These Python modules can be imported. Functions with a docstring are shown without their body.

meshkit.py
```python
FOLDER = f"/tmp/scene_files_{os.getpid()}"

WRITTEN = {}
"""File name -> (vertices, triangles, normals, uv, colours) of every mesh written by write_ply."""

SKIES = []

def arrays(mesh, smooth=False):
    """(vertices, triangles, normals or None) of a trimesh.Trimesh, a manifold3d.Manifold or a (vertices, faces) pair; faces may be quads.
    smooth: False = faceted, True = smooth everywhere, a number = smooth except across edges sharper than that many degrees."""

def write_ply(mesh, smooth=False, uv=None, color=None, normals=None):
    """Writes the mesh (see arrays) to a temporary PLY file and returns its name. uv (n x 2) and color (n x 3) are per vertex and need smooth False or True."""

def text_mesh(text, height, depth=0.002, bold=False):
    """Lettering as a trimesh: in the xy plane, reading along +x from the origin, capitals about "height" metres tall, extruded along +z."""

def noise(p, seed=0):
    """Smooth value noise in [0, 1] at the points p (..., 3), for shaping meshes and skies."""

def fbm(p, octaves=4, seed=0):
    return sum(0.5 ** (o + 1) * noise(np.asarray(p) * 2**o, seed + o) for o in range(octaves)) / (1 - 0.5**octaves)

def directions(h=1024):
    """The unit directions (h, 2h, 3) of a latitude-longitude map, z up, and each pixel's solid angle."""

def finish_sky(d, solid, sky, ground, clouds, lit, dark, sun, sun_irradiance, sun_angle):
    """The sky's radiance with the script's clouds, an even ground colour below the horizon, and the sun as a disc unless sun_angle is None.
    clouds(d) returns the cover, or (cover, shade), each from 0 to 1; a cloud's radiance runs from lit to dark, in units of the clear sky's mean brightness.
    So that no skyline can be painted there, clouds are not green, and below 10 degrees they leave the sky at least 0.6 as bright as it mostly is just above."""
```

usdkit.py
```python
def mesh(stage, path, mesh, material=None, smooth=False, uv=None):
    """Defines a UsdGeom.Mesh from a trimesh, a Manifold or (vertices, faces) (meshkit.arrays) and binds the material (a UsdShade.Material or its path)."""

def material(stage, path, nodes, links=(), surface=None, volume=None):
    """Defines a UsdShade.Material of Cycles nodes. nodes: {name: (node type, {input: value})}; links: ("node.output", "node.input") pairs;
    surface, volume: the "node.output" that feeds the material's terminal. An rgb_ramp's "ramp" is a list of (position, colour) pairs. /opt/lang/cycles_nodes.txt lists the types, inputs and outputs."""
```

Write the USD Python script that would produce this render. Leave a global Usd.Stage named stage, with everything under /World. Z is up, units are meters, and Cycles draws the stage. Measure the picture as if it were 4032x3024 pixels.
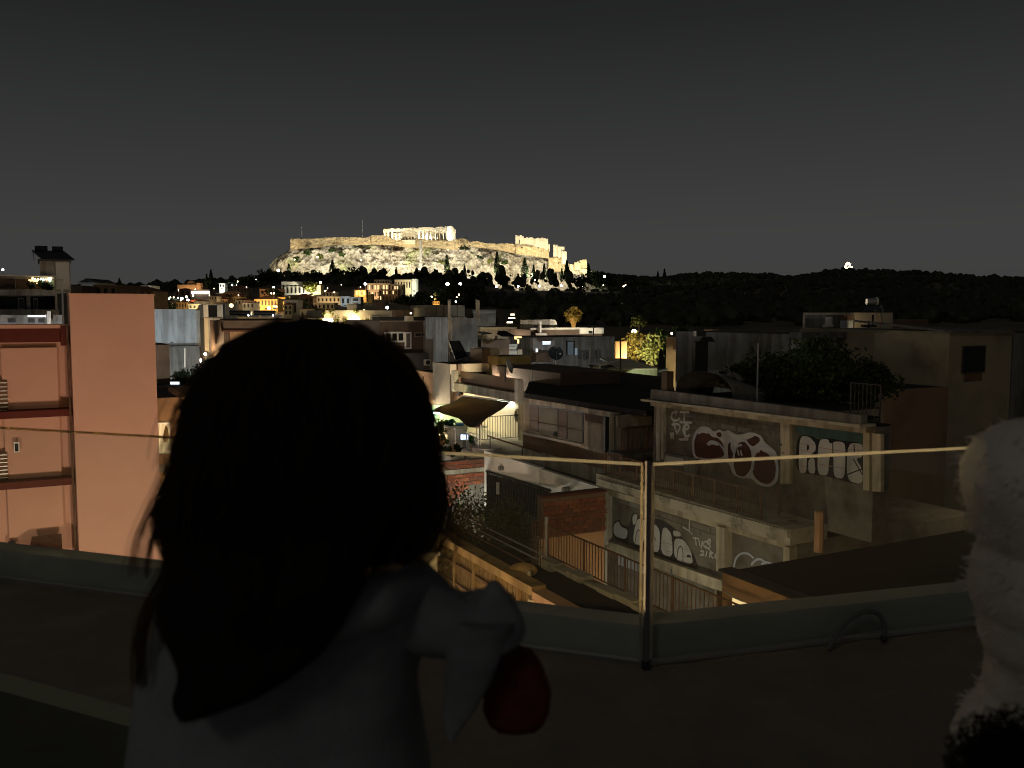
import math, random
import numpy as np
import trimesh, manifold3d as m3, usdkit, meshkit
from pxr import Usd, UsdGeom, UsdLux, UsdShade, Gf, Sdf, Vt
from shapely.geometry import Polygon, LineString
from shapely.ops import unary_union, triangulate

stage = Usd.Stage.CreateInMemory()
UsdGeom.SetStageUpAxis(stage, 'Z'); UsdGeom.SetStageMetersPerUnit(stage, 1.0)
UsdGeom.Xform.Define(stage, '/World'); UsdGeom.Scope.Define(stage, '/World/Looks')

# ------------------------------------------------------------------ camera, sky
ZC = 24.0                                   # eye height above the street
FX, CX, CY, HOR = 3500.0, 2016.0, 1512.0, 1235.0
PIT = math.atan((CY - HOR) / FX)
cam = UsdGeom.Camera.Define(stage, '/World/camera')
cam.AddTranslateOp().Set((0, 0, ZC)); cam.AddRotateXOp().Set(90 - math.degrees(PIT))
cam.CreateHorizontalApertureAttr(34.6); cam.CreateVerticalApertureAttr(25.95)
cam.CreateFocalLengthAttr(34.6 * FX / 4032.0)
cam.CreateFStopAttr(5.2); cam.CreateFocusDistanceAttr(70.0)
cam.CreateClippingRangeAttr((0.05, 20000.0)); cam.CreateExposureAttr(0.0)

SKY = usdkit.material(stage, '/World/Looks/sky', {
    'st': ('sky_texture', {'sky_type': 'single_scattering', 'sun_disc': False, 'sun_elevation': 0.01, 'sun_rotation': 3.6, 'aerosol_density': 2.0}),
    'hs': ('hsv', {'saturation': 0.12, 'value': 0.10}),
    'g': ('geometry', {}), 'x': ('separate_xyz', {}),
    'r': ('rgb_ramp', {'ramp': [(0.0, (.46, .458, .455)), (.5, (.46, .458, .455)), (.54, (.40, .404, .402)), (.60, (.23, .236, .236)), (.65, (.10, .103, .103)), (.68, (.065, .067, .067)), (.8, (.06, .062, .062)), (1.0, (.05, .051, .052))]}),
    'mr': ('map_range', {'from_min': -1.0, 'from_max': 1.0}),
    'mx': ('mix_color', {'blend_type': 'add', 'fac': 1.0, 'use_clamp': False}),
    'bg': ('background_shader', {'strength': 0.1})},
    [('st.color', 'hs.color'), ('hs.color', 'mx.a'), ('g.position', 'x.vector'), ('x.z', 'mr.value'), ('mr.result', 'r.fac'), ('r.color', 'mx.b'), ('mx.result', 'bg.color')], surface='bg.background')
dome = UsdLux.DomeLight.Define(stage, '/World/sky')
UsdShade.MaterialBindingAPI.Apply(dome.GetPrim()).Bind(SKY)
dome.GetPrim().SetCustomDataByKey('kind', 'structure')
sky_fill = UsdLux.DistantLight.Define(stage, '/World/added_fill_light')  # added faint fill light that lifts the surfaces facing the camera
sky_fill.CreateIntensityAttr(0.026); sky_fill.CreateAngleAttr(12.0); sky_fill.CreateNormalizeAttr(True); sky_fill.CreateColorAttr((1.0, .95, .86))
sky_fill.AddRotateXYZOp().Set((52, 0, -28))

# ------------------------------------------------------------------ helpers
PROJ = np.array([[1, 0, 0], [0, math.cos(PIT), -math.sin(PIT)], [0, math.sin(PIT), math.cos(PIT)]])
NU, DV = np.array([.886, .4637, 0]), np.array([-.4637, .886, 0])      # the two directions of the street grid
EYE = np.array([0, 0, ZC])
def ray(px, py):
    return PROJ[0] * ((px - CX) / FX) + PROJ[1] + PROJ[2] * ((CY - py) / FX)
def P(px, py, Y):
    r = ray(px, py); return EYE + r * (Y / r[1])
def hit(px, py, n, c):
    r = ray(px, py); return EYE + r * ((c - EYE @ n) / (r @ n))
def G(u, v, z): return NU * u + DV * v + np.array([0, 0, z])
def uv(p): return float(p @ NU), float(p @ DV)
def pz(px, py, z): return hit(px, py, np.array([0, 0, 1.0]), z)

class MB:
    def __init__(s): s.v = []; s.f = []; s.n = 0
    def add(s, v, f):
        v = np.asarray(v, float).reshape(-1, 3); s.v.append(v); s.f.append(np.asarray(f, int).reshape(-1, 3) + s.n); s.n += len(v); return s
    def arr(s): return np.vstack(s.v), np.vstack(s.f)
    def obox(s, c, ax, ay, az):
        c, ax, ay, az = map(lambda q: np.asarray(q, float), (c, ax, ay, az))
        v = [c + ax * i + ay * j + az * k for k in (-1, 1) for j in (-1, 1) for i in (-1, 1)]
        f = [(0, 2, 1), (1, 2, 3), (4, 5, 6), (5, 7, 6), (0, 1, 4), (1, 5, 4), (2, 6, 3), (3, 6, 7), (0, 4, 2), (2, 4, 6), (1, 3, 5), (3, 7, 5)]
        return s.add(v, f)
    def gbox(s, u0, u1, v0, v1, z0, z1):
        return s.obox(G((u0 + u1) / 2, (v0 + v1) / 2, (z0 + z1) / 2), NU * abs(u1 - u0) / 2, DV * abs(v1 - v0) / 2, (0, 0, abs(z1 - z0) / 2))
    def box(s, x0, x1, y0, y1, z0, z1):
        return s.obox(((x0 + x1) / 2, (y0 + y1) / 2, (z0 + z1) / 2), ((x1 - x0) / 2, 0, 0), (0, (y1 - y0) / 2, 0), (0, 0, (z1 - z0) / 2))
    def tube(s, pts, r, n=6):
        pts = np.asarray(pts, float); r = np.broadcast_to(np.asarray(r, float), len(pts))
        t = np.gradient(pts, axis=0); t /= np.linalg.norm(t, axis=1, keepdims=True) + 1e-9
        a = np.cross(t, [0.31, 0.17, 0.93]); a /= np.linalg.norm(a, axis=1, keepdims=True) + 1e-9; b = np.cross(t, a)
        th = np.arange(n) / n * 2 * np.pi
        v = pts[:, None] + (a[:, None] * np.cos(th)[None, :, None] + b[:, None] * np.sin(th)[None, :, None]) * r[:, None, None]
        f = []
        for i in range(len(pts) - 1):
            for j in range(n):
                k = (j + 1) % n; f += [(i * n + j, i * n + k, i * n + n + j), (i * n + k, i * n + n + k, i * n + n + j)]
        for j in range(1, n - 1): f += [(0, j + 1, j), ((len(pts) - 1) * n, (len(pts) - 1) * n + j, (len(pts) - 1) * n + j + 1)]
        return s.add(v.reshape(-1, 3), f)
    def ball(s, c, r, sub=1, sc=(1, 1, 1)):
        m = trimesh.creation.icosphere(sub, 1.0); return s.add(np.asarray(m.vertices) * r * np.asarray(sc) + c, m.faces)
    def cyl(s, c, r, h, n=12, r2=None):
        r2 = r if r2 is None else r2; c = np.asarray(c, float)
        return s.tube([c, c + [0, 0, h * .5], c + [0, 0, h]], [r, (r + r2) / 2, r2], n)
    def slab(s, top, h):                       # a convex polygon of points (any plane) pushed down by h
        top = np.asarray(top, float); n = len(top); v = np.vstack([top, top - [0, 0, h]])
        f = [(0, i, i + 1) for i in range(1, n - 1)] + [(n, n + i + 1, n + i) for i in range(1, n - 1)]
        for i in range(n): j = (i + 1) % n; f += [(i, n + i, j), (j, n + i, n + j)]
        return s.add(v, f)
    def grid(s, pts, closed=False):
        a, b = pts.shape[:2]; f = []
        I = np.arange(a * b).reshape(a, b)
        if closed: I = np.hstack([I, I[:, :1]])
        q = np.stack([I[:-1, :-1], I[:-1, 1:], I[1:, 1:], I[1:, :-1]], -1).reshape(-1, 4)
        return s.add(pts.reshape(-1, 3), np.vstack([q[:, [0, 1, 2]], q[:, [0, 2, 3]]]))

_names = {}
def unique(parent, name):
    k = parent + '/' + name; n = _names.get(k, -1) + 1; _names[k] = n
    return k if n == 0 else f'{k}_{n:03d}'
def tag(prim, label=None, cat=None, group=None, kind=None):
    for k, x in (('label', label), ('category', cat), ('group', group), ('kind', kind)):
        if x: prim.SetCustomDataByKey(k, x)
class Part:
    def __init__(s, path, loc): s.path, s.loc, s.prim = path, np.asarray(loc, float), stage.GetPrimAtPath(path)
    def part(s, name, mb, mat, label=None, smooth=False, kind=None):
        v, f = mb.arr() if isinstance(mb, MB) else meshkit.arrays(mb)[:2]
        path = unique(s.path, name)
        usdkit.mesh(stage, path, (v - s.loc, f), mat, smooth=smooth)
        p = Part(path, s.loc); tag(p.prim, label, kind=kind); return p
def thing(name, label, cat, loc, group=None):
    path = unique('/World', name); x = UsdGeom.Xform.Define(stage, path); loc = np.asarray(loc, float)
    x.AddTranslateOp().Set(tuple(map(float, loc))); tag(x.GetPrim(), label, cat, group); return Part(path, loc)
def single(name, mb, mat, label=None, cat=None, group=None, kind=None, smooth=False):
    v, f = mb.arr() if isinstance(mb, MB) else meshkit.arrays(mb)[:2]
    path = unique('/World', name); usdkit.mesh(stage, path, (v, f), mat, smooth=smooth)
    p = Part(path, (0, 0, 0)); tag(p.prim, label, cat, group, kind); return p
def copy_of(src, name, label, loc, rotz=0, group=None, scale=None):
    path = unique('/World', name); x = UsdGeom.Xform.Define(stage, path); p = x.GetPrim()
    p.GetReferences().AddInternalReference(src.path); x.ClearXformOpOrder()
    x.AddTranslateOp().Set(tuple(map(float, loc)))
    if rotz: x.AddRotateZOp().Set(rotz)
    if scale: x.AddScaleOp().Set((scale, scale, scale))
    p.SetInstanceable(True); tag(p, label, src.prim.GetCustomDataByKey('category'), group); return p

# ------------------------------------------------------------------ materials
_m = {}
def mat(key, nodes, links, surface='p.BSDF', volume=None):
    if key not in _m: _m[key] = usdkit.material(stage, '/World/Looks/' + key, nodes, links, surface=surface, volume=volume)
    return _m[key]
def plain(key, col, rough=.6, metal=0., spec=.5):
    return mat(key, {'p': ('principled_bsdf', {'base_color': col, 'roughness': rough, 'metallic': metal, 'specular_ior_level': spec})}, [])
def plaster(key, col, dark=.68, scale=.5, rough=.85, fine=9., streak=False, bump=.25):
    c = np.array(col)
    n = {'g': ('geometry', {}), 'n': ('noise_texture', {'scale': scale, 'detail': 5.0, 'roughness': .65}),
         'n2': ('noise_texture', {'scale': fine, 'detail': 3.0}),
         'r': ('rgb_ramp', {'ramp': [(.32, tuple(c * dark)), (.5, tuple(c)), (.72, tuple(np.minimum(c * 1.13, .9)))]}),
         'b': ('bump', {'strength': bump, 'distance': .02}), 'p': ('principled_bsdf', {'roughness': rough, 'specular_ior_level': .25})}
    l = [('g.position', 'n2.vector'), ('n.fac', 'r.fac'), ('n2.fac', 'b.height'), ('b.normal', 'p.normal')]
    if streak:                                   # rain marks: noise stretched down the wall
        n['mp'] = ('mapping', {'scale': (1.6, 1.6, .16)}); n['n3'] = ('noise_texture', {'scale': 1.3, 'detail': 4.0, 'roughness': .6})
        n['r3'] = ('rgb_ramp', {'ramp': [(.40, (.55, .52, .48)), (.56, (1, 1, 1))]}); n['mu'] = ('mix_color', {'blend_type': 'multiply', 'fac': .8})
        l += [('g.position', 'n.vector'), ('g.position', 'mp.vector'), ('mp.vector', 'n3.vector'), ('n3.fac', 'r3.fac'), ('r.color', 'mu.a'), ('r3.color', 'mu.b'), ('mu.result', 'p.base_color')]
    else: l += [('g.position', 'n.vector'), ('r.color', 'p.base_color')]
    return mat(key, n, l)
def emis(key, col, strength):
    return mat(key, {'e': ('emission', {'color': col, 'strength': strength})}, [], surface='e.emission')
def leafmat(key, c1, c2, trans=.35):
    return mat(key, {'g': ('geometry', {}), 'r': ('rgb_ramp', {'ramp': [(0, c1), (1, c2)]}), 'p': ('principled_bsdf', {'roughness': .6, 'specular_ior_level': .3}),
                     't': ('translucent_bsdf', {}), 'm': ('mix_closure', {'fac': trans})},
               [('g.random_per_island', 'r.fac'), ('r.color', 'p.base_color'), ('r.color', 't.color'), ('p.BSDF', 'm.closure1'), ('t.BSDF', 'm.closure2')], surface='m.closure')
def pane(key, tint, refl=.9, ior=1.5):
    return mat(key, {'t': ('transparent_bsdf', {'color': tint}), 'g': ('glossy_bsdf', {'color': (refl,) * 3, 'roughness': .02}), 'f': ('fresnel', {'IOR': ior}), 'm': ('mix_closure', {})},
               [('f.fac', 'm.fac'), ('t.BSDF', 'm.closure1'), ('g.BSDF', 'm.closure2')], surface='m.closure')

M_conc = plaster('concrete', (.36, .33, .27), streak=True, scale=.8)
M_concd = plaster('dark_concrete', (.17, .165, .15), streak=True, scale=.7)
M_beige = plaster('beige_plaster', (.46, .40, .29))
M_cream = plaster('cream_plaster', (.55, .47, .32), dark=.8)
M_pale = plaster('pale_plaster', (.56, .54, .48), dark=.8)
M_white = plaster('white_plaster', (.70, .69, .64), dark=.82)
M_bluegrey = plaster('blue_grey_plaster', (.42, .46, .48), streak=True, scale=.25)
M_grey = plaster('grey_plaster', (.33, .32, .29), streak=True)
M_brown = plaster('brown_plaster', (.17, .115, .075))
M_dkbrown = plaster('dark_brown_plaster', (.10, .072, .055))
M_orange = plaster('orange_plaster', (.50, .29, .15))
M_ochre = plaster('ochre_plaster', (.45, .28, .11), streak=True, scale=1.0)
M_yellow = plaster('yellow_plaster', (.52, .38, .14))
M_salmon = plaster('salmon_plaster', (.62, .35, .25), dark=.95, scale=.18, bump=.12)
M_pink = plaster('pink_plaster', (.62, .34, .25), dark=.93, scale=.2, bump=.12)
M_red = plaster('dark_red_paint', (.105, .022, .015), dark=.8)
M_roof = plaster('dark_roofing', (.02, .0195, .019), rough=.9)
M_felt = plaster('grey_roofing', (.075, .07, .065), rough=.9)
M_tile = plaster('clay_tiles', (.17, .075, .045), scale=3, dark=.5)
M_slate = plaster('blue_roofing', (.05, .056, .062))
M_metal = plain('dark_metal', (.05, .05, .05), .45, .6)
M_rust = plaster('rusty_metal', (.15, .08, .045), dark=.6, scale=4)
M_steel = plain('pale_metal', (.55, .55, .53), .35, .8)
M_wmetal = plain('white_metal', (.72, .72, .68), .45)
M_black = plain('black_glass', (.012, .013, .014), .12)
M_dark = plain('dark_opening', (.012, .011, .010), .8)
M_bulbw = emis('cold_white_bulb', (.92, .97, 1.0), 9.)
M_bulby = emis('warm_bulb', (1., .80, .48), 8.)
M_bulbo = emis('amber_bulb', (1., .62, .25), 6.)
M_winw = emis('warm_lit_pane', (1., .72, .36), 1.6)
M_winc = emis('cold_lit_pane', (.80, .93, 1.0), 1.3)
M_bark = plaster('bark', (.10, .075, .05), scale=6)
M_leaf = leafmat('dark_leaves', (.028, .042, .016), (.075, .095, .034))
M_leafg = leafmat('green_leaves', (.05, .085, .02), (.14, .17, .05))
M_leafy = leafmat('yellow_green_leaves', (.16, .17, .04), (.32, .28, .08))
M_bricks = [plaster(f'brick_{k}', c, scale=9, dark=.6) for k, c in (('red', (.22, .065, .035)), ('orange', (.26, .092, .046)), ('brown', (.16, .065, .042)))]

# ------------------------------------------------------------------ faces of buildings on the street grid
class Face:
    """A wall plane: axis 'u' is u = c (looks towards -u), axis 'v' is v = c (looks towards -v). (s, z) lie in the plane, t is how far out."""
    def __init__(s, axis, c): s.axis, s.c = axis, c; s.n = NU if axis == 'u' else DV
    def at(s, px, py):
        p = hit(px, py, s.n, s.c); u, v = uv(p); return (v if s.axis == 'u' else u), p[2]
    def w(s, a, z, t=0.): return G(s.c - t, a, z) if s.axis == 'u' else G(a, s.c - t, z)
    def sz(s, s0, s1, z0, z1, t0, t1, mb=None):
        mb = mb or MB()
        return mb.gbox(s.c - t1, s.c - t0, s0, s1, z0, z1) if s.axis == 'u' else mb.gbox(s0, s1, s.c - t1, s.c - t0, z0, z1)
    def rect(s, x0, y0, x1, y1, t0=0.003, t1=.05, mb=None):
        a, b = s.at(x0, y0), s.at(x1, y1)
        return s.sz(min(a[0], b[0]), max(a[0], b[0]), min(a[1], b[1]), max(a[1], b[1]), t0, t1, mb)
    def poly2(s, pts, t0, t1, mb=None):            # pixel outline on the wall -> flat prism
        return s.shape(Polygon([s.at(*p) for p in pts]).buffer(0), t0, t1, mb)
    def shape(s, g, t0, t1, mb=None):
        mb = mb or MB()
        for q in getattr(g, 'geoms', [g]):
            if q.is_empty or q.area < 1e-6: continue
            m = trimesh.creation.extrude_polygon(q, t1 - t0, engine='earcut')
            mb.add([s.w(x, y, t0 + k) for x, y, k in m.vertices], m.faces)
        return mb
    def stroke(s, lines, wid, t0, t1, mb=None):    # pixel polylines painted on the wall, wid metres wide
        gs = []
        for l in lines:
            a = np.array([s.at(*p) for p in l]); gs.append(LineString(smooth(a)).buffer(wid / 2, quad_segs=3))
        return s.shape(unary_union(gs), t0, t1, mb)
class PaintFace(Face):
    def poly2(s, pts, t0, t1, mb=None):
        a = np.array([s.at(*p) for p in pts])
        for _ in range(2):
            b = np.roll(a, -1, 0); m = np.empty((2 * len(a), 2)); m[0::2], m[1::2] = a * .8 + b * .2, a * .2 + b * .8; a = m
        return s.shape(Polygon(a).buffer(0), t0, t1, mb)
def smooth(a, k=2):
    a = np.asarray(a, float)
    if len(a) < 3: return a
    for _ in range(k):
        q, r = a[:-1] * .75 + a[1:] * .25, a[:-1] * .25 + a[1:] * .75
        m = np.empty((2 * len(q), a.shape[1])); m[0::2], m[1::2] = q, r; a = np.vstack([a[:1], m, a[-1:]])
    return a

def vblock(name, label, pxl, pxr, pyt, Y, depth, wall, roof=M_felt, cat='building', z0=0., lip=.25, group=None, pyl=None):
    """A building whose front looks at the camera (v = const)."""
    c = P((pxl + pxr) / 2, pyt, Y); v = uv(c)[1]; f = Face('v', v)
    u0, u1, z1 = f.at(pxl, pyt)[0], f.at(pxr, pyt)[0], c[2]
    return block(name, label, u0, u1, v, v + depth, z0, z1, wall, roof, cat, lip, group, f)
def ublock(name, label, pxl, pxr, pyt, u, depth, wall, roof=M_felt, cat='building', z0=0., lip=.25, group=None):
    """A building whose front runs away to the left (u = const); pyt is the top at the near, right end."""
    f = Face('u', u); v1, v0, z1 = f.at(pxl, pyt)[0], f.at(pxr, pyt)[0], f.at(pxr, pyt)[1]
    return block(name, label, u, u + depth, v0, v1, z0, z1, wall, roof, cat, lip, group, f)
def block(name, label, u0, u1, v0, v1, z0, z1, wall, roof, cat='building', lip=.25, group=None, f=None):
    t = thing(name, label, cat, G((u0 + u1) / 2, (v0 + v1) / 2, z0), group)
    w = MB().gbox(u0, u1, v0, v1, z0, z1 - lip)
    th = min(.2, (u1 - u0) / 4, (v1 - v0) / 4)
    if lip > 0:
        w.gbox(u0, u1, v0, v0 + th, z1 - lip, z1).gbox(u0, u1, v1 - th, v1, z1 - lip, z1).gbox(u0, u0 + th, v0 + th, v1 - th, z1 - lip, z1).gbox(u1 - th, u1, v0 + th, v1 - th, z1 - lip, z1)
    t.part('wall', w, wall)
    t.part('roof', MB().gbox(u0 + th, u1 - th, v0 + th, v1 - th, z1 - lip, z1 - lip + .03), roof)
    t.face, t.u0, t.u1, t.v0, t.v1, t.z1 = f, u0, u1, v0, v1, z1
    return t
def window(t, f, x0, y0, x1, y1, frame, glass, bars=1, fw=.07, out=.06, cross=0):
    a, b = f.at(x0, y0), f.at(x1, y1); s0, s1, z0, z1 = min(a[0], b[0]), max(a[0], b[0]), min(a[1], b[1]), max(a[1], b[1])
    m = MB()
    f.sz(s0, s1, z1 - fw, z1, .003, out, m); f.sz(s0, s1, z0, z0 + fw, .003, out, m)
    for k in range(bars + 2):
        c = s0 + fw / 2 + (s1 - s0 - fw) * k / (bars + 1); f.sz(c - fw / 2, c + fw / 2, z0 + fw, z1 - fw, .003, out, m)
    for k in range(cross):
        z = z0 + (z1 - z0) * (k + 1) / (cross + 1); f.sz(s0 + fw, s1 - fw, z - fw / 3, z + fw / 3, .003, out * .8, m)
    w = t.part('window', m, frame)
    w.part('pane', f.sz(s0 + fw * .5, s1 - fw * .5, z0 + fw * .5, z1 - fw * .5, .003, out * .4), glass)
    return w
def air_con(t, f, x0, y0, x1, y1):
    a, b = f.at(x0, y0), f.at(x1, y1); s0, s1, z0, z1 = min(a[0], b[0]), max(a[0], b[0]), min(a[1], b[1]), max(a[1], b[1])
    p = t.part('air_conditioner', f.sz(s0, s1, z0, z1, .05, .35), M_wmetal)
    c = f.w(s0 * .6 + s1 * .4, (z0 + z1) / 2, .36); r = min(z1 - z0, s1 - s0) * .38
    ring = MB(); th = np.linspace(0, 2 * np.pi, 17); ax = DV if f.axis == 'u' else NU
    ring.add(np.vstack([[c], [c + ax * r * math.cos(k) + np.array([0, 0, r * math.sin(k)]) for k in th]]), [(0, k, k + 1) for k in range(1, 17)])
    p.part('fan_grille', ring, M_metal)
def railing(name, label, p0, p1, h, gap=.12, mtl=M_metal, r=.012, post=1.6, group=None, cat='railing'):
    p0, p1 = np.asarray(p0, float), np.asarray(p1, float); L = np.linalg.norm(p1 - p0); d = (p1 - p0) / L
    t = thing(name, label, cat, p0, group); up = np.array([0, 0, 1.])
    t.part('top_rail', MB().tube([p0 + up * h, (p0 + p1) / 2 + up * h, p1 + up * h], .022), mtl)
    t.part('bottom_rail', MB().tube([p0 + up * .1, (p0 + p1) / 2 + up * .1, p1 + up * .1], .018), mtl)
    m = MB()
    for k in range(1, int(L / gap)):
        q = p0 + d * k * gap; m.tube([q + up * .1, q + up * h * .5, q + up * h], r, 4)
    t.part('balusters', m, mtl, kind='stuff')
    n = max(1, int(round(L / post)))
    for k in range(n + 1):
        q = p0 + d * (L * k / n); t.part('post', MB().tube([q, q + up * h * .5, q + up * (h + .02)], .025, 6), mtl)
    return t
def crown(c, rad, n, size, seed, clumps=14, flat=0.):
    rng = np.random.default_rng(seed); c, rad = np.asarray(c, float), np.asarray(rad, float)
    k = rng.normal(size=(clumps, 3)); k /= np.linalg.norm(k, axis=1, keepdims=True); k *= (rng.random((clumps, 1)) ** .45) * .72
    cr = .26 + .3 * rng.random(clumps); w = rng.integers(0, clumps, n)
    q = rng.normal(size=(n, 3)); q /= np.linalg.norm(q, axis=1, keepdims=True); q = k[w] + q * (cr[w] * (.55 + .5 * rng.random(n)))[:, None]
    q = c + q * rad
    a = rng.normal(size=(n, 3)); a /= np.linalg.norm(a, axis=1, keepdims=True); b = np.cross(a, rng.normal(size=(n, 3))); b /= np.linalg.norm(b, axis=1, keepdims=True)
    s = size * (.6 + .8 * rng.random((n, 1)))
    v = np.stack([q - a * s, q + b * s * .55, q + a * s, q - b * s * .55], 1).reshape(-1, 3); i = np.arange(n) * 4
    return MB().add(v, np.vstack([np.stack([i, i + 1, i + 2], 1), np.stack([i, i + 2, i + 3], 1)]))
def tree(name, label, base, h, rad, seed, leaf=M_leaf, n=900, size=.35, group=None, cat='tree', trunk_r=None, clumps=14, cy=.62):
    base = np.asarray(base, float); t = thing(name, label, cat, base, group); rng = np.random.default_rng(seed)
    tr = trunk_r or h * .025; top = base + [rad * .1 * rng.normal(), 0, h * .75]
    m = MB().tube([base, base * .6 + top * .4 + [rad * .08, 0, 0], top], [tr, tr * .75, tr * .35], 6)
    for k in range(4):
        q = base * .5 + top * .5; e = base + [rad * .7 * math.cos(k * 1.7 + seed), rad * .7 * math.sin(k * 1.7 + seed), h * (.6 + .06 * k)]
        m.tube([q, (q + e) / 2 + [0, 0, .06 * h], e], [tr * .5, tr * .35, tr * .15], 4)
    t.part('trunk', m, M_bark)
    t.part('crown', crown(base + [0, 0, h * cy], (rad, rad, h * (1.02 - cy)), n, size, seed, clumps), leaf)
    return t
def cypress(label, base, h, seed, leaf=M_leaf, group=None, n=420, w=.13):
    base = np.asarray(base, float); t = thing('cypress_tree', label, 'tree', base, group); rng = np.random.default_rng(seed)
    t.part('trunk', MB().tube([base, base + [0, 0, h * .4], base + [0, 0, h * .9]], [h * .02, h * .015, h * .004], 5), M_bark)
    z = rng.random(n) ** .85; r = h * w * np.minimum(1, (1 - z) * 1.5 + .06) * np.minimum(1, z * 6 + .4) * (.65 + .5 * rng.random(n)); th = rng.random(n) * 6.283
    q = base + np.stack([r * np.cos(th), r * np.sin(th), h * (.04 + z * .97)], 1); s = h * .045 * (.6 + .8 * rng.random((n, 1)))
    a = np.stack([.5 * rng.normal(size=n), .5 * rng.normal(size=n), np.ones(n)], 1); b = np.cross(a, rng.normal(size=(n, 3))); b /= np.linalg.norm(b, axis=1, keepdims=True)
    v = np.stack([q - a * s, q + b * s * .8, q + a * s, q - b * s * .8], 1).reshape(-1, 3); i = np.arange(n) * 4
    t.part('crown', MB().add(v, np.vstack([np.stack([i, i + 1, i + 2], 1), np.stack([i, i + 2, i + 3], 1)])), leaf)
    return t
def rect_light(t, pos, target, w, h, col, inten):
    """The light of a floodlight or lamp, inside the lamp's own Xform."""
    path = unique(t.path, 'light'); L = UsdLux.RectLight.Define(stage, path)
    L.CreateWidthAttr(w); L.CreateHeightAttr(h); L.CreateIntensityAttr(inten); L.CreateColorAttr(col)
    d = np.asarray(target, float) - pos; d /= np.linalg.norm(d); x = np.cross(d, [0, 0, 1.0]); x /= np.linalg.norm(x); y = np.cross(x, d)
    p = np.asarray(pos, float) - t.loc
    L.AddTransformOp().Set(Gf.Matrix4d(*x, 0, *y, 0, *(-d), 0, *p, 1)); return L
def sphere_light(t, pos, r, col, inten):
    path = unique(t.path, 'light'); L = UsdLux.SphereLight.Define(stage, path); L.CreateRadiusAttr(r); L.CreateIntensityAttr(inten); L.CreateColorAttr(col)
    L.AddTranslateOp().Set(tuple(map(float, np.asarray(pos, float) - t.loc))); return L
# ------------------------------------------------------------------ terrain
RX = np.array([-4000, 300, 900, 1500, 2000, 2300, 2450, 2560, 2640, 2700, 2760, 2860, 2950, 3050, 3150, 3250, 3350, 3450, 3550, 3650, 3750, 3850, 3950, 4032, 6000], float)
RY = np.array([1150, 1145, 1140, 1110, 1095, 1092, 1098, 1112, 1100, 1090, 1089, 1093, 1104, 1112, 1100, 1080, 1084, 1088, 1094, 1106, 1118, 1112, 1106, 1116, 1140], float)
RX = (RX - CX) / FX * 1400; RZ = ZC + (HOR - RY) / FX * 1400
def ground(X, Y):
    X, Y = np.asarray(X, float), np.asarray(Y, float)
    lat = np.interp(X, [-600, -350, -170, -60, 0, 80, 260], [.7, .86, 1, 1, .80, .78, .92])
    near = np.interp(Y, [0, 110, 200, 300, 350, 400, 455, 520, 640, 800], [0, 0, 10, 22, 25.5, 28, 30.5, 34.5, 41, 55]) * lat
    ridge = np.interp(X, RX, RZ)
    t = np.clip((Y - 800) / 600, 0, 1); t = t * t * (3 - 2 * t)
    z = np.where(Y < 800, near, near * (1 - t) + ridge * t)
    z = np.where(Y > 1400, ridge * np.exp(-((Y - 1400) / 900) ** 2), z)
    n = meshkit.fbm(np.stack([X / 90, Y / 90, np.zeros_like(X + Y)], -1), 4, 3) - .5
    return z + n * np.clip((Y - 130) / 500, 0, 1) * 6
ys = np.concatenate([np.linspace(-60, 130, 8), np.linspace(150, 1000, 60), np.linspace(1020, 1600, 40), np.linspace(1700, 5000, 12)])
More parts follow.
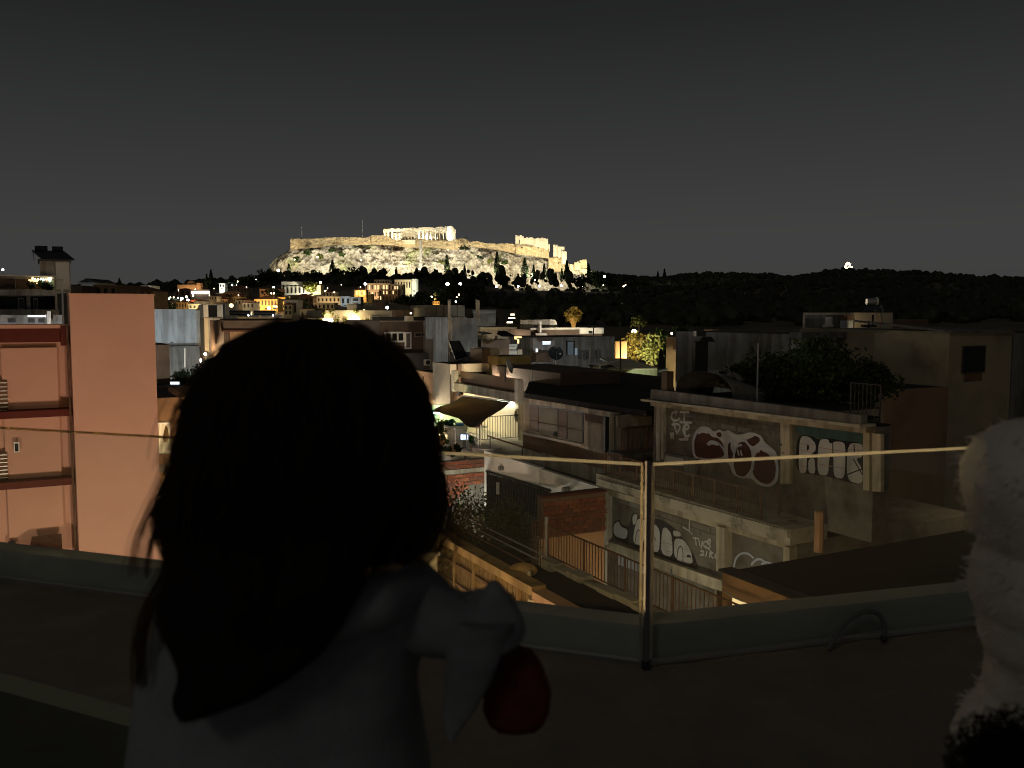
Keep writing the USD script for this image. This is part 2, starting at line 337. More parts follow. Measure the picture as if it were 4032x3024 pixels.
xs = np.concatenate([np.linspace(-3500, -700, 14), np.linspace(-650, 1100, 120), np.linspace(1150, 4000, 14)])
XX, YY = np.meshgrid(xs, ys)
M_soil = plaster('hill_soil', (.12, .10, .07), dark=.5, scale=.05)
single('hills', MB().grid(np.stack([XX, YY, ground(XX, YY)], -1)), M_soil, kind='structure', smooth=True)
def base_of(px, py, Y):
    p = P(px, py, Y); return np.array([p[0], p[1], float(ground(p[0], p[1]))])

# woods on the slopes: thousands of small crowns that read as one dark mass
rng = np.random.default_rng(5)
protos = []
wm = MB(); ico = trimesh.creation.icosphere(1, 1.0); iv = np.asarray(ico.vertices)
cand = []
while len(cand) < 5200:
    Y = rng.uniform(330, 1420) if rng.random() < .8 else rng.uniform(1320, 1425); X = rng.uniform(-.55, .64) * Y
    px = X / Y * FX + CX
    if 1050 < px < 2330 and Y > 885: continue
    if px < 1700 and Y < 690: continue
    if px < 2050 and Y < 480: continue
    if 1900 < px < 2430 and 690 < Y < 845: continue          # the lit promenade
    cand.append((X, Y))
for X, Y in cand:
    r = rng.uniform(1.8, 4.2) if Y < 1250 else rng.uniform(2.0, 4.6); h = r * rng.uniform(.7, 1.15)
    d = 1 + .7 * (meshkit.noise(iv * 2.3 + rng.uniform(0, 50, 3)) - .5)
    wm.add(iv * d[:, None] * [r, r, h] + [X, Y, float(ground(X, Y)) + h * .55], ico.faces)
for k in range(230):                                     # the trees crowding the foot of the rock
    px, Y = rng.uniform(1060, 2330), rng.uniform(838, 884); X = (px - CX) / FX * Y; r = rng.uniform(1.0, 2.1) ** 1.9; h = r * rng.uniform(.8, 1.9)
    if 1900 < px and Y < 850: continue
    d = 1 + .8 * (meshkit.noise(iv * 2.3 + rng.uniform(0, 50, 3)) - .5); wm.add(iv * d[:, None] * [r, r, h] + [X, Y, P(px, rng.uniform(1072, 1112) + 14 * math.sin(px / 37.) * math.sin(px / 91.) + (12 if px > 2050 else 0), Y)[2]], ico.faces)
single('wood', wm, leafmat('wood_leaves', (.035, .040, .022), (.095, .100, .055), .15), 'dark wood covering the hill slopes', 'wood', kind='stuff')

# ------------------------------------------------------------------ the floodlit citadel rock
YA = 930.
top_px = [(1063, 1040), (1075, 1022), (1098, 1006), (1120, 996), (1143, 974), (1200, 970), (1260, 958), (1330, 955), (1400, 956), (1450, 955), (1500, 962), (1560, 967), (1620, 964), (1660, 968), (1720, 966), (1780, 975), (1820, 972), (1850, 968), (1900, 966), (1950, 976), (2000, 982), (2060, 992), (2110, 1000), (2160, 1010), (2200, 1018), (2235, 1030), (2262, 1052), (2330, 1060), (2360, 1072)]
def rock_top(px): return np.interp(px, [a for a, b in top_px], [b for a, b in top_px])
pxs = np.linspace(1058, 2345, 640); tt = np.linspace(0, 1, 72)
W = []
for px in pxs:
    e = (px - 1650) / 620; yb = YA - 4 + 30 * e ** 4; zt = ZC + (HOR - rock_top(px)) / FX * yb; x0 = (px - CX) / FX * yb
    zb = 48.0
    W.append([(x0, yb + 11 * t ** 1.5, zb + (zt - zb) * t) for t in tt])
W = np.array(W)
def ridged(p, o, seed): return 1 - np.abs(2 * meshkit.fbm(p, o, seed) - 1) * 1.7
q = W.copy(); q[..., 2] *= .62
d = 9.0 * (ridged(q / 24, 3, 1) - .5) + 7.5 * (ridged(q / 8.5 + 7, 3, 2) - .5) + 2.6 * (ridged(W / 4.2, 2, 4) - .5)
# rounded buttresses and clefts
fade = np.minimum(1, (1 - tt) * 6)[None]
W[..., 1] -= d * fade; W[..., 0] += (meshkit.fbm(W / 7 + 30, 2, 9) - .5) * 3 * fade
back = [W[:, -1] + [0, 25 * k, .6 * math.sin(k)] for k in (1, 3, 6)] ; back += [back[-1] - [0, -8, 45]]
W = np.concatenate([W, np.stack(back, 1)], 1)
M_rock = mat('limestone', {'g': ('geometry', {}), 'n': ('noise_texture', {'scale': .07, 'detail': 8.0, 'roughness': .74}), 'n2': ('noise_texture', {'scale': .035, 'detail': 3.0}),
    'r': ('rgb_ramp', {'ramp': [(.34, (.09, .08, .06)), (.43, (.30, .265, .21)), (.53, (.50, .455, .375)), (.66, (.66, .61, .52))]}),
    'r2': ('rgb_ramp', {'ramp': [(.56, (1, 1, 1)), (.66, (.50, .62, .30))]}), 'mu': ('mix_color', {'blend_type': 'multiply', 'fac': .75}),
    'n3': ('noise_texture', {'scale': .5, 'detail': 5.0}), 'b': ('bump', {'strength': .9, 'distance': 1.2}), 'p': ('principled_bsdf', {'roughness': .95, 'specular_ior_level': .1})},
    [('g.position', 'n.vector'), ('g.position', 'n2.vector'), ('g.position', 'n3.vector'), ('n.fac', 'r.fac'), ('n2.fac', 'r2.fac'), ('r.color', 'mu.a'), ('r2.color', 'mu.b'), ('mu.result', 'p.base_color'), ('n3.fac', 'b.height'), ('b.normal', 'p.normal')])
single('rock_hill', MB().grid(W), M_rock, kind='structure', smooth=40)

M_fort = plaster('ochre_masonry', (.50, .385, .22), dark=.72, scale=.22, fine=1.5, bump=.6)
M_marble = plaster('marble', (.66, .58, .43), dark=.84, scale=.3, fine=2.)
def ragged_wall(name, label, prof, bot, Y0, th, m, cat='wall'):
    """A masonry wall standing on the rock: prof = its pixel top line, bot(px) = its foot."""
    t = thing(name, label, cat, P(prof[0][0], prof[0][1], Y0)); mb = MB(); r = np.random.default_rng(len(label))
    xs = np.arange(prof[0][0], prof[-1][0], 4.0); T = []; Bt = []
    for px in xs:
        y = np.interp(px, [a for a, b in prof], [b for a, b in prof]) + r.uniform(-1.2, .9)
        e = (px - 1650) / 620; yy = Y0 + 34 * e ** 4 * .4 + r.uniform(-.25, .25)
        T.append(P(px, y, yy)); Bt.append(P(px, bot(px) + 8, yy - 1.2))
    T, Bt = np.array(T), np.array(Bt); bk = np.array([0, th, 0])
    n = 8; A = np.stack([Bt + (T - Bt) * k / n for k in range(n + 1)] + [T + bk, Bt + bk], 1)
    A[:, 1:n, 1] += (meshkit.fbm(A[:, 1:n] / 2.5, 3, 5) - .5) * 1.6
    mb.grid(A); t.part('masonry', mb, m); return t
ragged_wall('fortress_wall', 'long ochre fortress wall on the left end of the floodlit rock', [(1143, 940), (1185, 941), (1240, 940), (1285, 936), (1340, 934), (1400, 935), (1440, 937), (1462, 928)], lambda x: np.interp(x, [1143, 1180, 1250, 1300, 1462], [976, 970, 966, 957, 955]), YA - 1, 3, M_fort)
ragged_wall('fortress_wall', 'ochre retaining wall right below the colonnaded temple', [(1462, 927), (1500, 926), (1528, 930), (1556, 946), (1600, 944), (1660, 942), (1700, 945), (1760, 948), (1792, 947)], lambda x: np.interp(x, [1462, 1550, 1600, 1660, 1720, 1792], [954, 958, 966, 964, 966, 976]), YA - 3, 3, M_fort)
ragged_wall('fortress_wall', 'low ragged wall stretch between the temple and the square gatehouse ruins', [(1792, 948), (1800, 940), (1835, 940), (1850, 952), (1880, 950), (1905, 957), (1960, 960), (1990, 958), (2020, 960), (2032, 968)], lambda x: np.interp(x, [1792, 1850, 1900, 1960, 2032], [974, 962, 968, 976, 990]), YA - 2, 3, M_fort)
ragged_wall('fortress_wall', 'ochre wall at the foot of the gatehouse ruins', [(2030, 966), (2050, 972), (2064, 968), (2090, 973), (2130, 976), (2166, 980)], lambda x: np.interp(x, [2030, 2100, 2166], [992, 1000, 1010]), YA - 4, 4, M_fort)
ragged_wall('fortress_wall', 'bastion wall at the right end of the rock below the small tower', [(2160, 1016), (2190, 1014), (2222, 1022), (2232, 1035)], lambda x: 1060, YA - 6, 10, M_fort)
ragged_wall('fortress_wall', 'stepped ruin walls lowest at the right tip of the rock', [(2236, 1038), (2262, 1046), (2266, 1032), (2290, 1030), (2296, 1022), (2312, 1026), (2318, 1050)], lambda x: np.interp(x, [2236, 2320], [1062, 1085]), YA - 8, 6, M_marble)

# the great temple: 8 x 17 columns on a stepped base, seen along its long side with one front at the right
pc = P(1648, 944, YA + 22); ang = math.radians(-14); AX, AY = np.array([math.cos(ang), math.sin(ang), 0]), np.array([-math.sin(ang), math.cos(ang), 0])
zb = ZC + (HOR - 948) / FX * (YA + 10); pc[2] = zb; pc = pc + AY * 4
LT, WT, HC, HE = 71.0, 30.9, 9.3, 3.6
temple = thing('temple', 'floodlit ancient marble temple with a long colonnade on top of the rock', 'temple', pc)
def tb(mb, x0, x1, y0, y1, z0, z1): return mb.obox(pc + AX * (x0 + x1) / 2 + AY * (y0 + y1) / 2 + [0, 0, (z0 + z1) / 2], AX * (x1 - x0) / 2, AY * (y1 - y0) / 2, (0, 0, (z1 - z0) / 2))
s = MB()
for k in range(3): tb(s, -LT / 2 - 1.4 + .7 * k, LT / 2 + 1.4 - .7 * k, -WT / 2 - 1.4 + .7 * k, WT / 2 + 1.4 - .7 * k, -1.2 + .4 * k, -.8 + .4 * k)
tb(s, -LT / 2 - 2, LT / 2 + 2, -WT / 2 - 2, WT / 2 + 2, -8, -1.21)
temple.part('stepped_base', s, M_marble)
def column(x, y, h=HC, ok=True):
    b = pc + AX * x + AY * y; m = MB().tube([b, b + [0, 0, h * .5], b + [0, 0, h - .9]], [1.05, .98, .80], 10)
    tb(m, x - 1.05, x + 1.05, y - 1.05, y + 1.05, h - .9, h) if ok else None
    temple.part('column', m, M_marble)
xsn = np.linspace(-LT / 2 + 1.2, LT / 2 - 1.2, 17)
for i, x in enumerate(xsn):
    column(x, -WT / 2 + 1.2, HC if i not in (3, 4) else HC * .8); column(x, WT / 2 - 1.2)
for y in np.linspace(-WT / 2 + 1.2, WT / 2 - 1.2, 8)[1:-1]:
    column(-LT / 2 + 1.2, y); column(LT / 2 - 1.2, y)
e = MB()
tb(e, -LT / 2, LT / 2, WT / 2 - 2.4, WT / 2, HC, HC + HE * .9); tb(e, LT / 2 - 2.4, LT / 2, -WT / 2 + 2.4, WT / 2 - 2.4, HC, HC + HE); tb(e, -LT / 2, -LT / 2 + 2.4, -WT / 2 + 2.4, WT / 2 - 2.4, HC, HC + HE)
temple.part('entablature', e, M_marble)
r = np.random.default_rng(2); e = MB(); x = -LT / 2
while x < LT / 2 - .1:                                   # the damaged north entablature, block by block
    w = min(r.uniform(2.5, 5.5), LT / 2 - x); hh = HE * r.choice([.62, .74, .8, .92, 1.0], p=[.04, .16, .25, .3, .25])
    tb(e, x + .02, x + w - .02, -WT / 2, -WT / 2 + 2.4, HC, HC + hh); x += w
temple.part('entablature', e, M_marble)
for sx, full in ((LT / 2 - 1.6, .62), (-LT / 2 + 1.6, .3)):       # what is left of the gables
    m = MB(); a = [pc + AX * (sx - 1.4) + AY * y + [0, 0, HC + HE + z] for y, z in ((-WT / 2, 0), (WT / 2, 0), (WT / 2 * .4, 2.4 * full), (0, 3.6 * full), (-WT / 2 * .5, 2.1 * full))]
    b = [p + AX * 2.6 for p in a]; n = len(a); f = [(0, k, k + 1) for k in range(1, n - 1)] + [(n, n + k + 1, n + k) for k in range(1, n - 1)]
    for k in range(n): j = (k + 1) % n; f += [(k, n + k, j), (j, n + k, n + j)]
    temple.part('pediment', m.add(a + b, f), M_marble)
m = MB(); tb(m, -LT / 2 + 8, -LT / 2 + 26, -7.5, -6.2, 0, 8.5); 
temple.part('inner_wall', m, M_marble)

def small_temple(name, label, px, py, Y, w, d, h, nc, rot=-.22):
    c = P(px, py, Y); a, b = np.array([math.cos(rot), math.sin(rot), 0]), np.array([-math.sin(rot), math.cos(rot), 0])
    t = thing(name, label, 'temple ruin', c)
    def bx(mb, x0, x1, y0, y1, z0, z1): return mb.obox(c + a * (x0 + x1) / 2 + b * (y0 + y1) / 2 + [0, 0, (z0 + z1) / 2], a * (x1 - x0) / 2, b * (y1 - y0) / 2, (0, 0, (z1 - z0) / 2))
    t.part('base', bx(MB(), -w / 2 - .5, w / 2 + .5, -d / 2 - .5, d / 2 + .5, -4, 0), M_marble)
    t.part('inner_wall', bx(MB(), -w / 2, w / 2, -d / 2 + 3, d / 2, 0, h * .9), M_marble)
    t.part('entablature', bx(MB(), -w / 2, w / 2, -d / 2, -d / 2 + 2.2, h * .8, h), M_marble)
    for k in range(nc):
        q = c + a * (-w / 2 + .8 + (w - 1.6) * k / (nc - 1)) - b * (d / 2 - 1); t.part('column', MB().tube([q, q + [0, 0, h * .4], q + [0, 0, h * .8]], [.5, .46, .4], 8), M_marble)
    return t
small_temple('porch_temple', 'small columned temple ruin in front of the great temple', 1612, 946, YA + 1, 15, 10, 9.4, 5)
# gatehouse ruins and tower on the right
def ruin(name, label, boxes, Y, m=M_marble, dep=9, cat='ruin', seed=0):
    t = thing(name, label, cat, P(boxes[0][0], boxes[0][3], Y)); r = np.random.default_rng(seed)
    for x0, y0, x1, y1, dy in boxes:
        a, b = P(x0, y0, Y + dy), P(x1, y1, Y + dy); t.part('wall', MB().box(a[0], b[0], a[1], a[1] + dep, b[2], a[2]), m)
        for k in range(int((x1 - x0) / 9)):          # broken blocks along the top
            px = x0 + 4 + 9 * k; h = r.uniform(0, 1.1); c = P(px, y0, Y + dy); t.part('block', MB().box(c[0] - 1, c[0] + 1, c[1] + .2, c[1] + 2.5, c[2] + .003, c[2] + h + .1), m)
    return t
g = ruin('gatehouse', 'floodlit roofless marble gatehouse ruin on the right half of the rock', [(2029, 930, 2062, 972, 2), (2062, 937, 2105, 975, 3), (2105, 940, 2158, 984, 1.2), (2158, 962, 2165, 990, 2.5)], YA, seed=4)
g.part('opening', MB().box(*[q for k in range(3) for q in sorted((P(2043, 944, YA + 1.98)[k], P(2047, 960, YA + 1.9)[k]))]), M_dark)
g = ruin('square_tower', 'square floodlit tower pair beside the gatehouse ruin, right end of the rock', [(2179, 966, 2199, 1010, 4), (2197, 972, 2222, 1014, 2), (2212, 992, 2231, 1040, 0)], YA - 4, seed=6)
ruin('lower_gate', 'low warm-lit gate ruin at the far right tip of the rock', [(2262, 1035, 2286, 1064, 0), (2283, 1026, 2311, 1072, 1), (2244, 1042, 2258, 1062, 1), (2290, 1060, 2316, 1080, -2)], YA - 14, M_fort, seed=8)
ruin('column_monument', 'pale lit stone pier between cypresses at the foot of the rock', [(2113, 1064, 2128, 1100, 0), (2110, 1095, 2136, 1102, -1)], YA - 36, M_marble, 4, 'monument', 3)
for px, y0, y1, lab in ((1189, 897, 941, 'short flagpole on the left end of the fortress wall'), (1427, 869, 936, 'tall thin mast on the rock left of the great temple')):
    a = P(px, y1 + 3, YA + 6); t = thing('flagpole', lab, 'pole', a); t.part('pole', MB().cyl(a, .42, P(px, y0, YA + 6)[2] - a[2], 6, .25), M_steel); t.part('finial', MB().ball(P(px, y0 - 1, YA + 6), .5), M_steel)
a = P(1657, 1052, YA - 13); t = thing('lift_mast', 'grey lift mast running up the cliff below the great temple', 'lift', a)
t.part('mast', MB().box(a[0] - 1.1, a[0] + 1.1, a[1] - 1, a[1] + 1, a[2] - 4, P(1657, 946, YA - 13)[2]), M_grey); t.part('cabin', MB().box(a[0] - 1.7, a[0] + 1.7, a[1] - 1.8, a[1] - 1.02, a[2] + 1, a[2] + 4.5), M_grey)

# bushes growing on the cliff and the cypresses standing dark before it
for k, (px, py, r, lf, lab) in enumerate([(1212, 995, 5.5, M_leafg, 'green bush on the cliff below the left fortress wall'), (1262, 1010, 4.5, M_leafy, 'yellow-green bush low on the left cliff'), (1305, 985, 5, M_leafg, 'green bush high on the left cliff'), (1345, 1000, 5, M_leafg, 'green shrub on the cliff left of the big pale buttress'),
        (1738, 1034, 4.2, M_leafy, 'yellow-green shrub at the foot of the cliff below the temple front'), (1930, 1026, 4.5, M_leafy, 'bright green shrub on the cliff right of the middle'), (1890, 1012, 4.2, M_leaf, 'dark shrub in a cleft of the right cliff'), (1170, 1020, 3.5, M_leafg, 'small green shrub at the left foot of the rock'), (1985, 1032, 4, M_leafg, 'green shrub beside the tall cypress at the right cliff'), (1830, 978, 6, M_leaf, 'dark brush patch under the wall right of the temple')]):
    c = P(px, py, YA - 11); t = thing('bush', lab, 'bush', c); t.part('stem', MB().cyl(c - [0, 0, 2], .3, 2.5, 5), M_bark); t.part('crown', crown(c, (r, 3.5, r * .8), 260, .9, 40 + k, 8), lf)
for k, (px, yt, yb, Y, lab) in enumerate([(1760, 1005, 1085, 895, 'slim dark cypress against the cliff right below the temple front'), (1957, 996, 1085, 892, 'tall dark cypress against the bright cliff right of the middle'), (2066, 1020, 1100, 890, 'broad cypress at the foot of the right cliff'), (2101, 1045, 1110, 886, 'cypress just left of the pale stone pier'), (2143, 1040, 1105, 888, 'cypress just right of the pale stone pier'), (2212, 1058, 1110, 886, 'short cypress under the bastion wall'), (2232, 1028, 1112, 884, 'slender cypress at the bastion corner'), (1138, 1038, 1085, 890, 'small dark cypress at the left foot of the rock'), (1310, 1025, 1090, 888, 'cypress before the left cliff bushes'), (1560, 1052, 1096, 886, 'short cypress under the middle of the cliff'), (1830, 1045, 1100, 886, 'low cypress under the right half of the cliff'), (2318, 1040, 1100, 880, 'cypress at the right tip of the rock'),
        (2590, 1068, 1112, 1330, 'left cypress of a pair on the dark ridge'), (2616, 1060, 1112, 1330, 'right and taller cypress of the pair on the dark ridge'), (2932, 1072, 1106, 1350, 'lone cypress on the ridge right of the bare hilltop'), (832, 1064, 1135, 640, 'tall cypress above the lit terraces left of the rock'), (815, 1080, 1135, 640, 'second cypress touching the tall one left of the rock'), (472, 1098, 1165, 260, 'dark cypress above the salmon tower')]):
    b = P(px, yb, Y); cypress(lab, b, P(px, yt, Y)[2] - b[2], 100 + k, M_leaf, w=.19 if k in (2, 7, 8, 17) else .13)

# tree groups below the rock: trees one can tell apart
for k, (px, py, Y, r, h, lab, lf) in enumerate([
        (1170, 1092, 800, 8, 14, 'round dark tree under the left end of the rock', M_leaf), (1250, 1090, 790, 9, 15, 'dark tree below the left cliff', M_leaf), (1330, 1085, 800, 9, 17, 'bushy dark tree below the green cliff patch', M_leaf), (1400, 1088, 795, 9, 15, 'dark tree below the pale buttress', M_leaf), (1480, 1094, 790, 8, 12, 'dark tree left of the middle of the slope', M_leaf), (1570, 1098, 790, 8, 11, 'dark tree under the cliff middle', M_leaf), (1650, 1096, 785, 8, 12, 'dark tree below the lift mast', M_leaf), (1730, 1096, 780, 8, 11, 'dark tree right of the lift mast', M_leaf), (1800, 1098, 780, 7, 10, 'dark tree right below the temple front', M_leaf), (1890, 1104, 775, 8, 12, 'dark tree before the right cliff', M_leaf), (1980, 1106, 770, 8, 12, 'dark tree beside the lamp-lit promenade', M_leaf), (2290, 1112, 770, 9, 14, 'dark tree right of the low gate ruin', M_leaf),
        (2345, 1096, 820, 11, 17, 'faintly lit tree at the right end of the rock', M_leafg), (2400, 1105, 820, 11, 15, 'dark round tree beside the cold white lamp', M_leaf), (2470, 1118, 830, 11, 14, 'dark tree above the small yellow-lit garden', M_leaf), (2520, 1128, 820, 10, 11, 'low dark tree at the right of the lit garden', M_leaf),
        (1222, 1128, 520, 6, 8, 'lit tree behind the white columned villa', M_leafy), (1190, 1235, 330, 9, 12, 'large dark tree between the ochre houses', M_leaf), (1700, 1195, 420, 12, 13, 'broad dark tree right of the lit hotel', M_leaf), (1620, 1200, 420, 10, 10, 'dark tree below the lit hotel', M_leaf), (1790, 1180, 430, 10, 14, 'dark tree behind the concrete stair tower', M_leaf), (1850, 1175, 440, 9, 14, 'dark tree above the white columned house', M_leaf), (1060, 1095, 600, 10, 12, 'dark tree left of the villa', M_leaf), (985, 1105, 600, 9, 10, 'dark tree above the terraces on the left', M_leaf), (940, 1118, 560, 7, 7, 'dark low tree beside the floodlit white house', M_leaf), (665, 1208, 300, 4.5, 5, 'round dark tree among the small houses on the left', M_leaf), (1080, 1160, 430, 5, 6, 'dark tree beside the orange wall', M_leaf), (1905, 1262, 160, 3.0, 4.5, 'dark tree in front of the white columned house', M_leaf)]):
    b = P(px, py, Y); b[2] = b[2] - h * .5; tree('tree', lab, b, h, r, 200 + k, lf, 620 if r > 5 else 420, r * .13, clumps=12, cy=.5)

# ------------------------------------------------------------------ floodlights of the rock and the temple
def floodlight(label, pos, target, w, h, col, inten):
    pos = np.asarray(pos, float); t = thing('floodlight', label, 'floodlight', pos, 'floodlights at the foot of the rock')
    d = np.asarray(target, float) - pos; d /= np.linalg.norm(d)
    t.part('housing', MB().obox(pos - d * .35, np.cross(d, [0, 0, 1]) * w * .5, d * .25, (0, 0, h * .5)), M_metal); t.part('stand', MB().cyl(pos - [0, 0, 1.8], .15, 1.4, 5), M_metal)
    rect_light(t, pos, target, w, h, col, inten)
FLW, FLC = (1, .84, .54), (1, .95, .76)
for k, px in enumerate((1090, 1160, 1240, 1320, 1400, 1475, 1550, 1625, 1700, 1775, 1850, 1930, 2010, 2090, 2170, 2240, 2300)):
    Y = YA - (42 if px < 2000 else 46) + (14 if px in (1090,) else 0)
    p = P(px, 1084 if px < 2100 else 1098, Y); q = P(px + (8 if k % 2 else -8), rock_top(px) + 20, YA)
    floodlight('dark floodlight at the foot of the floodlit cliff', p, q, 2.6, 1.4, FLC if k % 3 else FLW, (2400, 1350, 2800, 1750)[k % 4])
for px, dx in ((1515, 0), (1545, 0), (1575, 1), (1605, 0), (1635, 0), (1665, 0), (1695, 0), (1725, 0), (1755, 0), (1785, 0)):
    p = P(px, 950, YA + 6) ; p[2] = zb + .6; floodlight('dark floodlight on the wall walk below the great temple', p, pc + AX * (px - 1648) * .26 + [0, -10, 8], 2.2, 1.0, (1, .92, .70), 640)
p = P(1835, 940, YA + 2); p[2] = zb + 2; floodlight('dark floodlight facing the right front of the great temple', p, pc + AX * 33 + [0, 0, 6], 2.4, 1.2, (1, .95, .80), 1500)
floodlight('dark floodlight inside the great temple', pc + AX * 2 + [0, 0, .8], pc + AX * 4 + AY * 14 + [0, 0, 7], 2, 1, (1, .9, .66), 220)
for px in (2055, 2120):
    p = P(px, 975, YA - 16); floodlight('dark floodlight facing the gatehouse ruin', p, P(px, 950, YA + 4), 2.0, 1.0, (1, .84, .54), 420)
floodlight('dark floodlight facing the square towers', P(2200, 1035, YA - 32), P(2205, 990, YA), 2, 1.0, (1, .86, .6), 900)
floodlight('dark floodlight facing the low gate ruin', P(2285, 1085, YA - 42), P(2285, 1050, YA - 10), 2, 1.0, (1, .76, .42), 1000)

# monument on the far right hill
c = P(3345, 1076, 1400); t = thing('hilltop_monument', 'small floodlit marble monument on the hill at the right', 'monument', c)
m = MB(); th = np.linspace(.1, math.pi - .1, 9); hs = [7, 11, 15, 17.5, 18, 16.5, 12, 8]
for k in range(8):
    a = (th[k] + th[k + 1]) / 2; q = c + [6.0 * math.cos(a), 3 - 4.5 * math.sin(a) * -1, 0]
    m.box(q[0] - 1.1, q[0] + 1.1, q[1] - .8, q[1] + .8, c[2] - 2, c[2] + hs[k])
t.part('curved_wall', m, M_marble); t.part('base', MB().box(c[0] - 7, c[0] + 7, c[1] - 2.4, c[1] + 9, c[2] - 6, c[2] - .5), M_marble)
t.part('seated_figure', MB().ball(c + [0, 3.5, 9.5], 1.6, 1, (1, .8, 1.5)), M_marble)
p = c + [0, -18, -1]; floodlight('floodlight before the hilltop monument', p, c + [0, 4, 7], 3, 1.5, (1, .90, .66), 9000)
# ------------------------------------------------------------------ houses on the slope and far lights
def lamp(label, px, py, Y, r, m, group=None, post=True, cat='street lamp', h=5.0):
    c = P(px, py, Y); t = thing('street_lamp', label, cat, c - [0, 0, h if post else 0], group)
    t.part('globe', MB().ball(c, r * .78, 1), m)  # drawn oversized, so the globe takes in the glare around the lamp
    if post: t.part('post', MB().cyl(c - [0, 0, h], .09, h - r, 5), M_metal)
    else: t.part('bracket', MB().obox(c + [0, r + .1, 0], (r * .4, 0, 0), (0, .12, 0), (0, 0, r * .4)), M_metal)
    return t
def house(name, label, x0, y0, x1, y1, Y, wall, wins=(0, 0), wm=M_dark, roof='flat', dep=9, rm=M_tile, cat='house', lit=(), wh=.42, group=None):
    """A house on the slope; (x0, y0)-(x1, y1) is its front in the photograph at depth Y; it goes down into the ground."""
    a, b = P(x0, y0, Y), P(x1, y1, Y); zt, zb = a[2], b[2]; g = min(zb, float(ground((a[0] + b[0]) / 2, Y))) - 2.5
    t = thing(name, label, cat, ((a[0] + b[0]) / 2, Y, g), group); X0, X1 = a[0], P(x1, y0, Y)[0]
    t.part('wall', MB().box(X0, X1, Y, Y + dep, g, zt), wall)
    e = .35
    if roof == 'flat': t.part('roof', MB().box(X0 - .15, X1 + .15, Y - .15, Y + dep, zt + .003, zt + .28), wall)
    else:
        h = min(2.4, (X1 - X0) * .16) if roof == 'hip' else min(3.0, (X1 - X0) * .3); cx = (X0 + X1) / 2; m = MB()
        if roof == 'hip':
            i = min((X1 - X0) * .4, dep * .45); v = [(X0 - e, Y - e, zt), (X1 + e, Y - e, zt), (X1 + e, Y + dep, zt), (X0 - e, Y + dep, zt), (X0 + i, Y + dep / 2, zt + h), (X1 - i, Y + dep / 2, zt + h)]
            m.add(v, [(0, 1, 5), (0, 5, 4), (1, 2, 5), (2, 3, 4), (2, 4, 5), (3, 0, 4), (0, 2, 1), (0, 3, 2)])
        else:
            v = [(X0 - e, Y - e, zt), (X1 + e, Y - e, zt), (cx, Y - e, zt + h), (X0 - e, Y + dep, zt), (X1 + e, Y + dep, zt), (cx, Y + dep, zt + h)]
            m.add(v, [(0, 1, 2), (3, 5, 4), (0, 2, 5), (0, 5, 3), (1, 4, 5), (1, 5, 2), (0, 3, 4), (0, 4, 1)])
        t.part('roof', m, rm)
    n, k = wins
    fl = (zt - zb) / max(k, 1)
    for i in range(n):
        for j in range(k):
            w = (X1 - X0) / n * (wh if n > 1 else .5); cx = X0 + (X1 - X0) * (i + .5) / n; cz = zb + fl * (j + .5)
            isl = (i, j) in lit
            t.part('window', MB().box(cx - w / 2, cx + w / 2, Y - .1, Y - .003, cz - fl * .3, cz + fl * .3), M_winw if isl else wm)
    return t
def wash(t, px, py, Y, target, col, inten, w=1.2, h=.5):  # lamps out of view, placed to light the house fronts
    p = P(px, py, Y); t.part('wall_lamp', MB().obox(p - [0, .25, 0], (w / 2, 0, 0), (0, .1, 0), (0, 0, h / 2)), M_metal); rect_light(t, p, target, w, h, col, inten)

WARM, AMB, COLD, GRN = (1, .72, .40), (1, .58, .24), (.86, .95, 1.0), (.75, 1.0, .80)
t = house('villa', 'white floodlit villa with tall arched windows below the rock', 1108, 1111, 1203, 1165, 520, M_white, (6, 1), M_dark, 'flat', 14, cat='villa', wh=.45)
for k in range(9): t.part('parapet_post', MB().box(*[q for a, b in zip(P(1132 + 8 * k, 1126, 519.6), P(1134 + 8 * k, 1131, 519)) for q in sorted((a, b))]), M_white)
wash(t, 1150, 1172, 505, P(1160, 1140, 520), (1, .96, .9), 700, 3, 1)
t = house('villa', 'floodlit low wing right of the white villa', 1204, 1124, 1262, 1152, 522, M_cream, (0, 0), roof='flat', cat='villa'); wash(t, 1225, 1158, 512, P(1215, 1135, 522), (1, .9, .62), 900, 2, 1)
t = house('house', 'long yellow-lit house with pale window frames in the lower rows', 1000, 1178, 1092, 1207, 330, M_yellow, (7, 1), M_dkbrown, 'hip', 8); wash(t, 1018, 1214, 326, P(1022, 1190, 330), AMB, 260); wash(t, 1083, 1214, 326, P(1075, 1190, 330), AMB, 330); wash(t, 1050, 1216, 324, P(1050, 1185, 330), WARM, 200)
t = house('house', 'small yellow house right of the long yellow-lit house', 1093, 1173, 1140, 1191, 345, M_yellow, (3, 1), M_dark, 'flat', 7); wash(t, 1105, 1196, 341, P(1108, 1180, 345), AMB, 260)
t = house('house', 'low orange house left of the white villa', 1022, 1140, 1104, 1160, 430, M_orange, (4, 1), M_dark, 'flat', 8); wash(t, 1050, 1166, 424, P(1060, 1150, 430), AMB, 120)
house('house', 'gabled beige house with two small windows at the top of the dark head', 1118, 1200, 1150, 1242, 300, M_cream, (2, 2), M_dark, 'gable', 6)
t = house('house', 'cream row house with small windows in the middle rows', 1247, 1170, 1340, 1191, 390, M_cream, (6, 1), M_dark, 'flat', 8); wash(t, 1270, 1195, 384, P(1280, 1180, 390), WARM, 150); wash(t, 1320, 1195, 384, P(1315, 1180, 390), WARM, 170)
t = house('house', 'cream house in front of the cream row house', 1234, 1195, 1316, 1217, 350, M_cream, (5, 1), M_dark, 'flat', 8); wash(t, 1250, 1222, 345, P(1260, 1205, 350), WARM, 110)
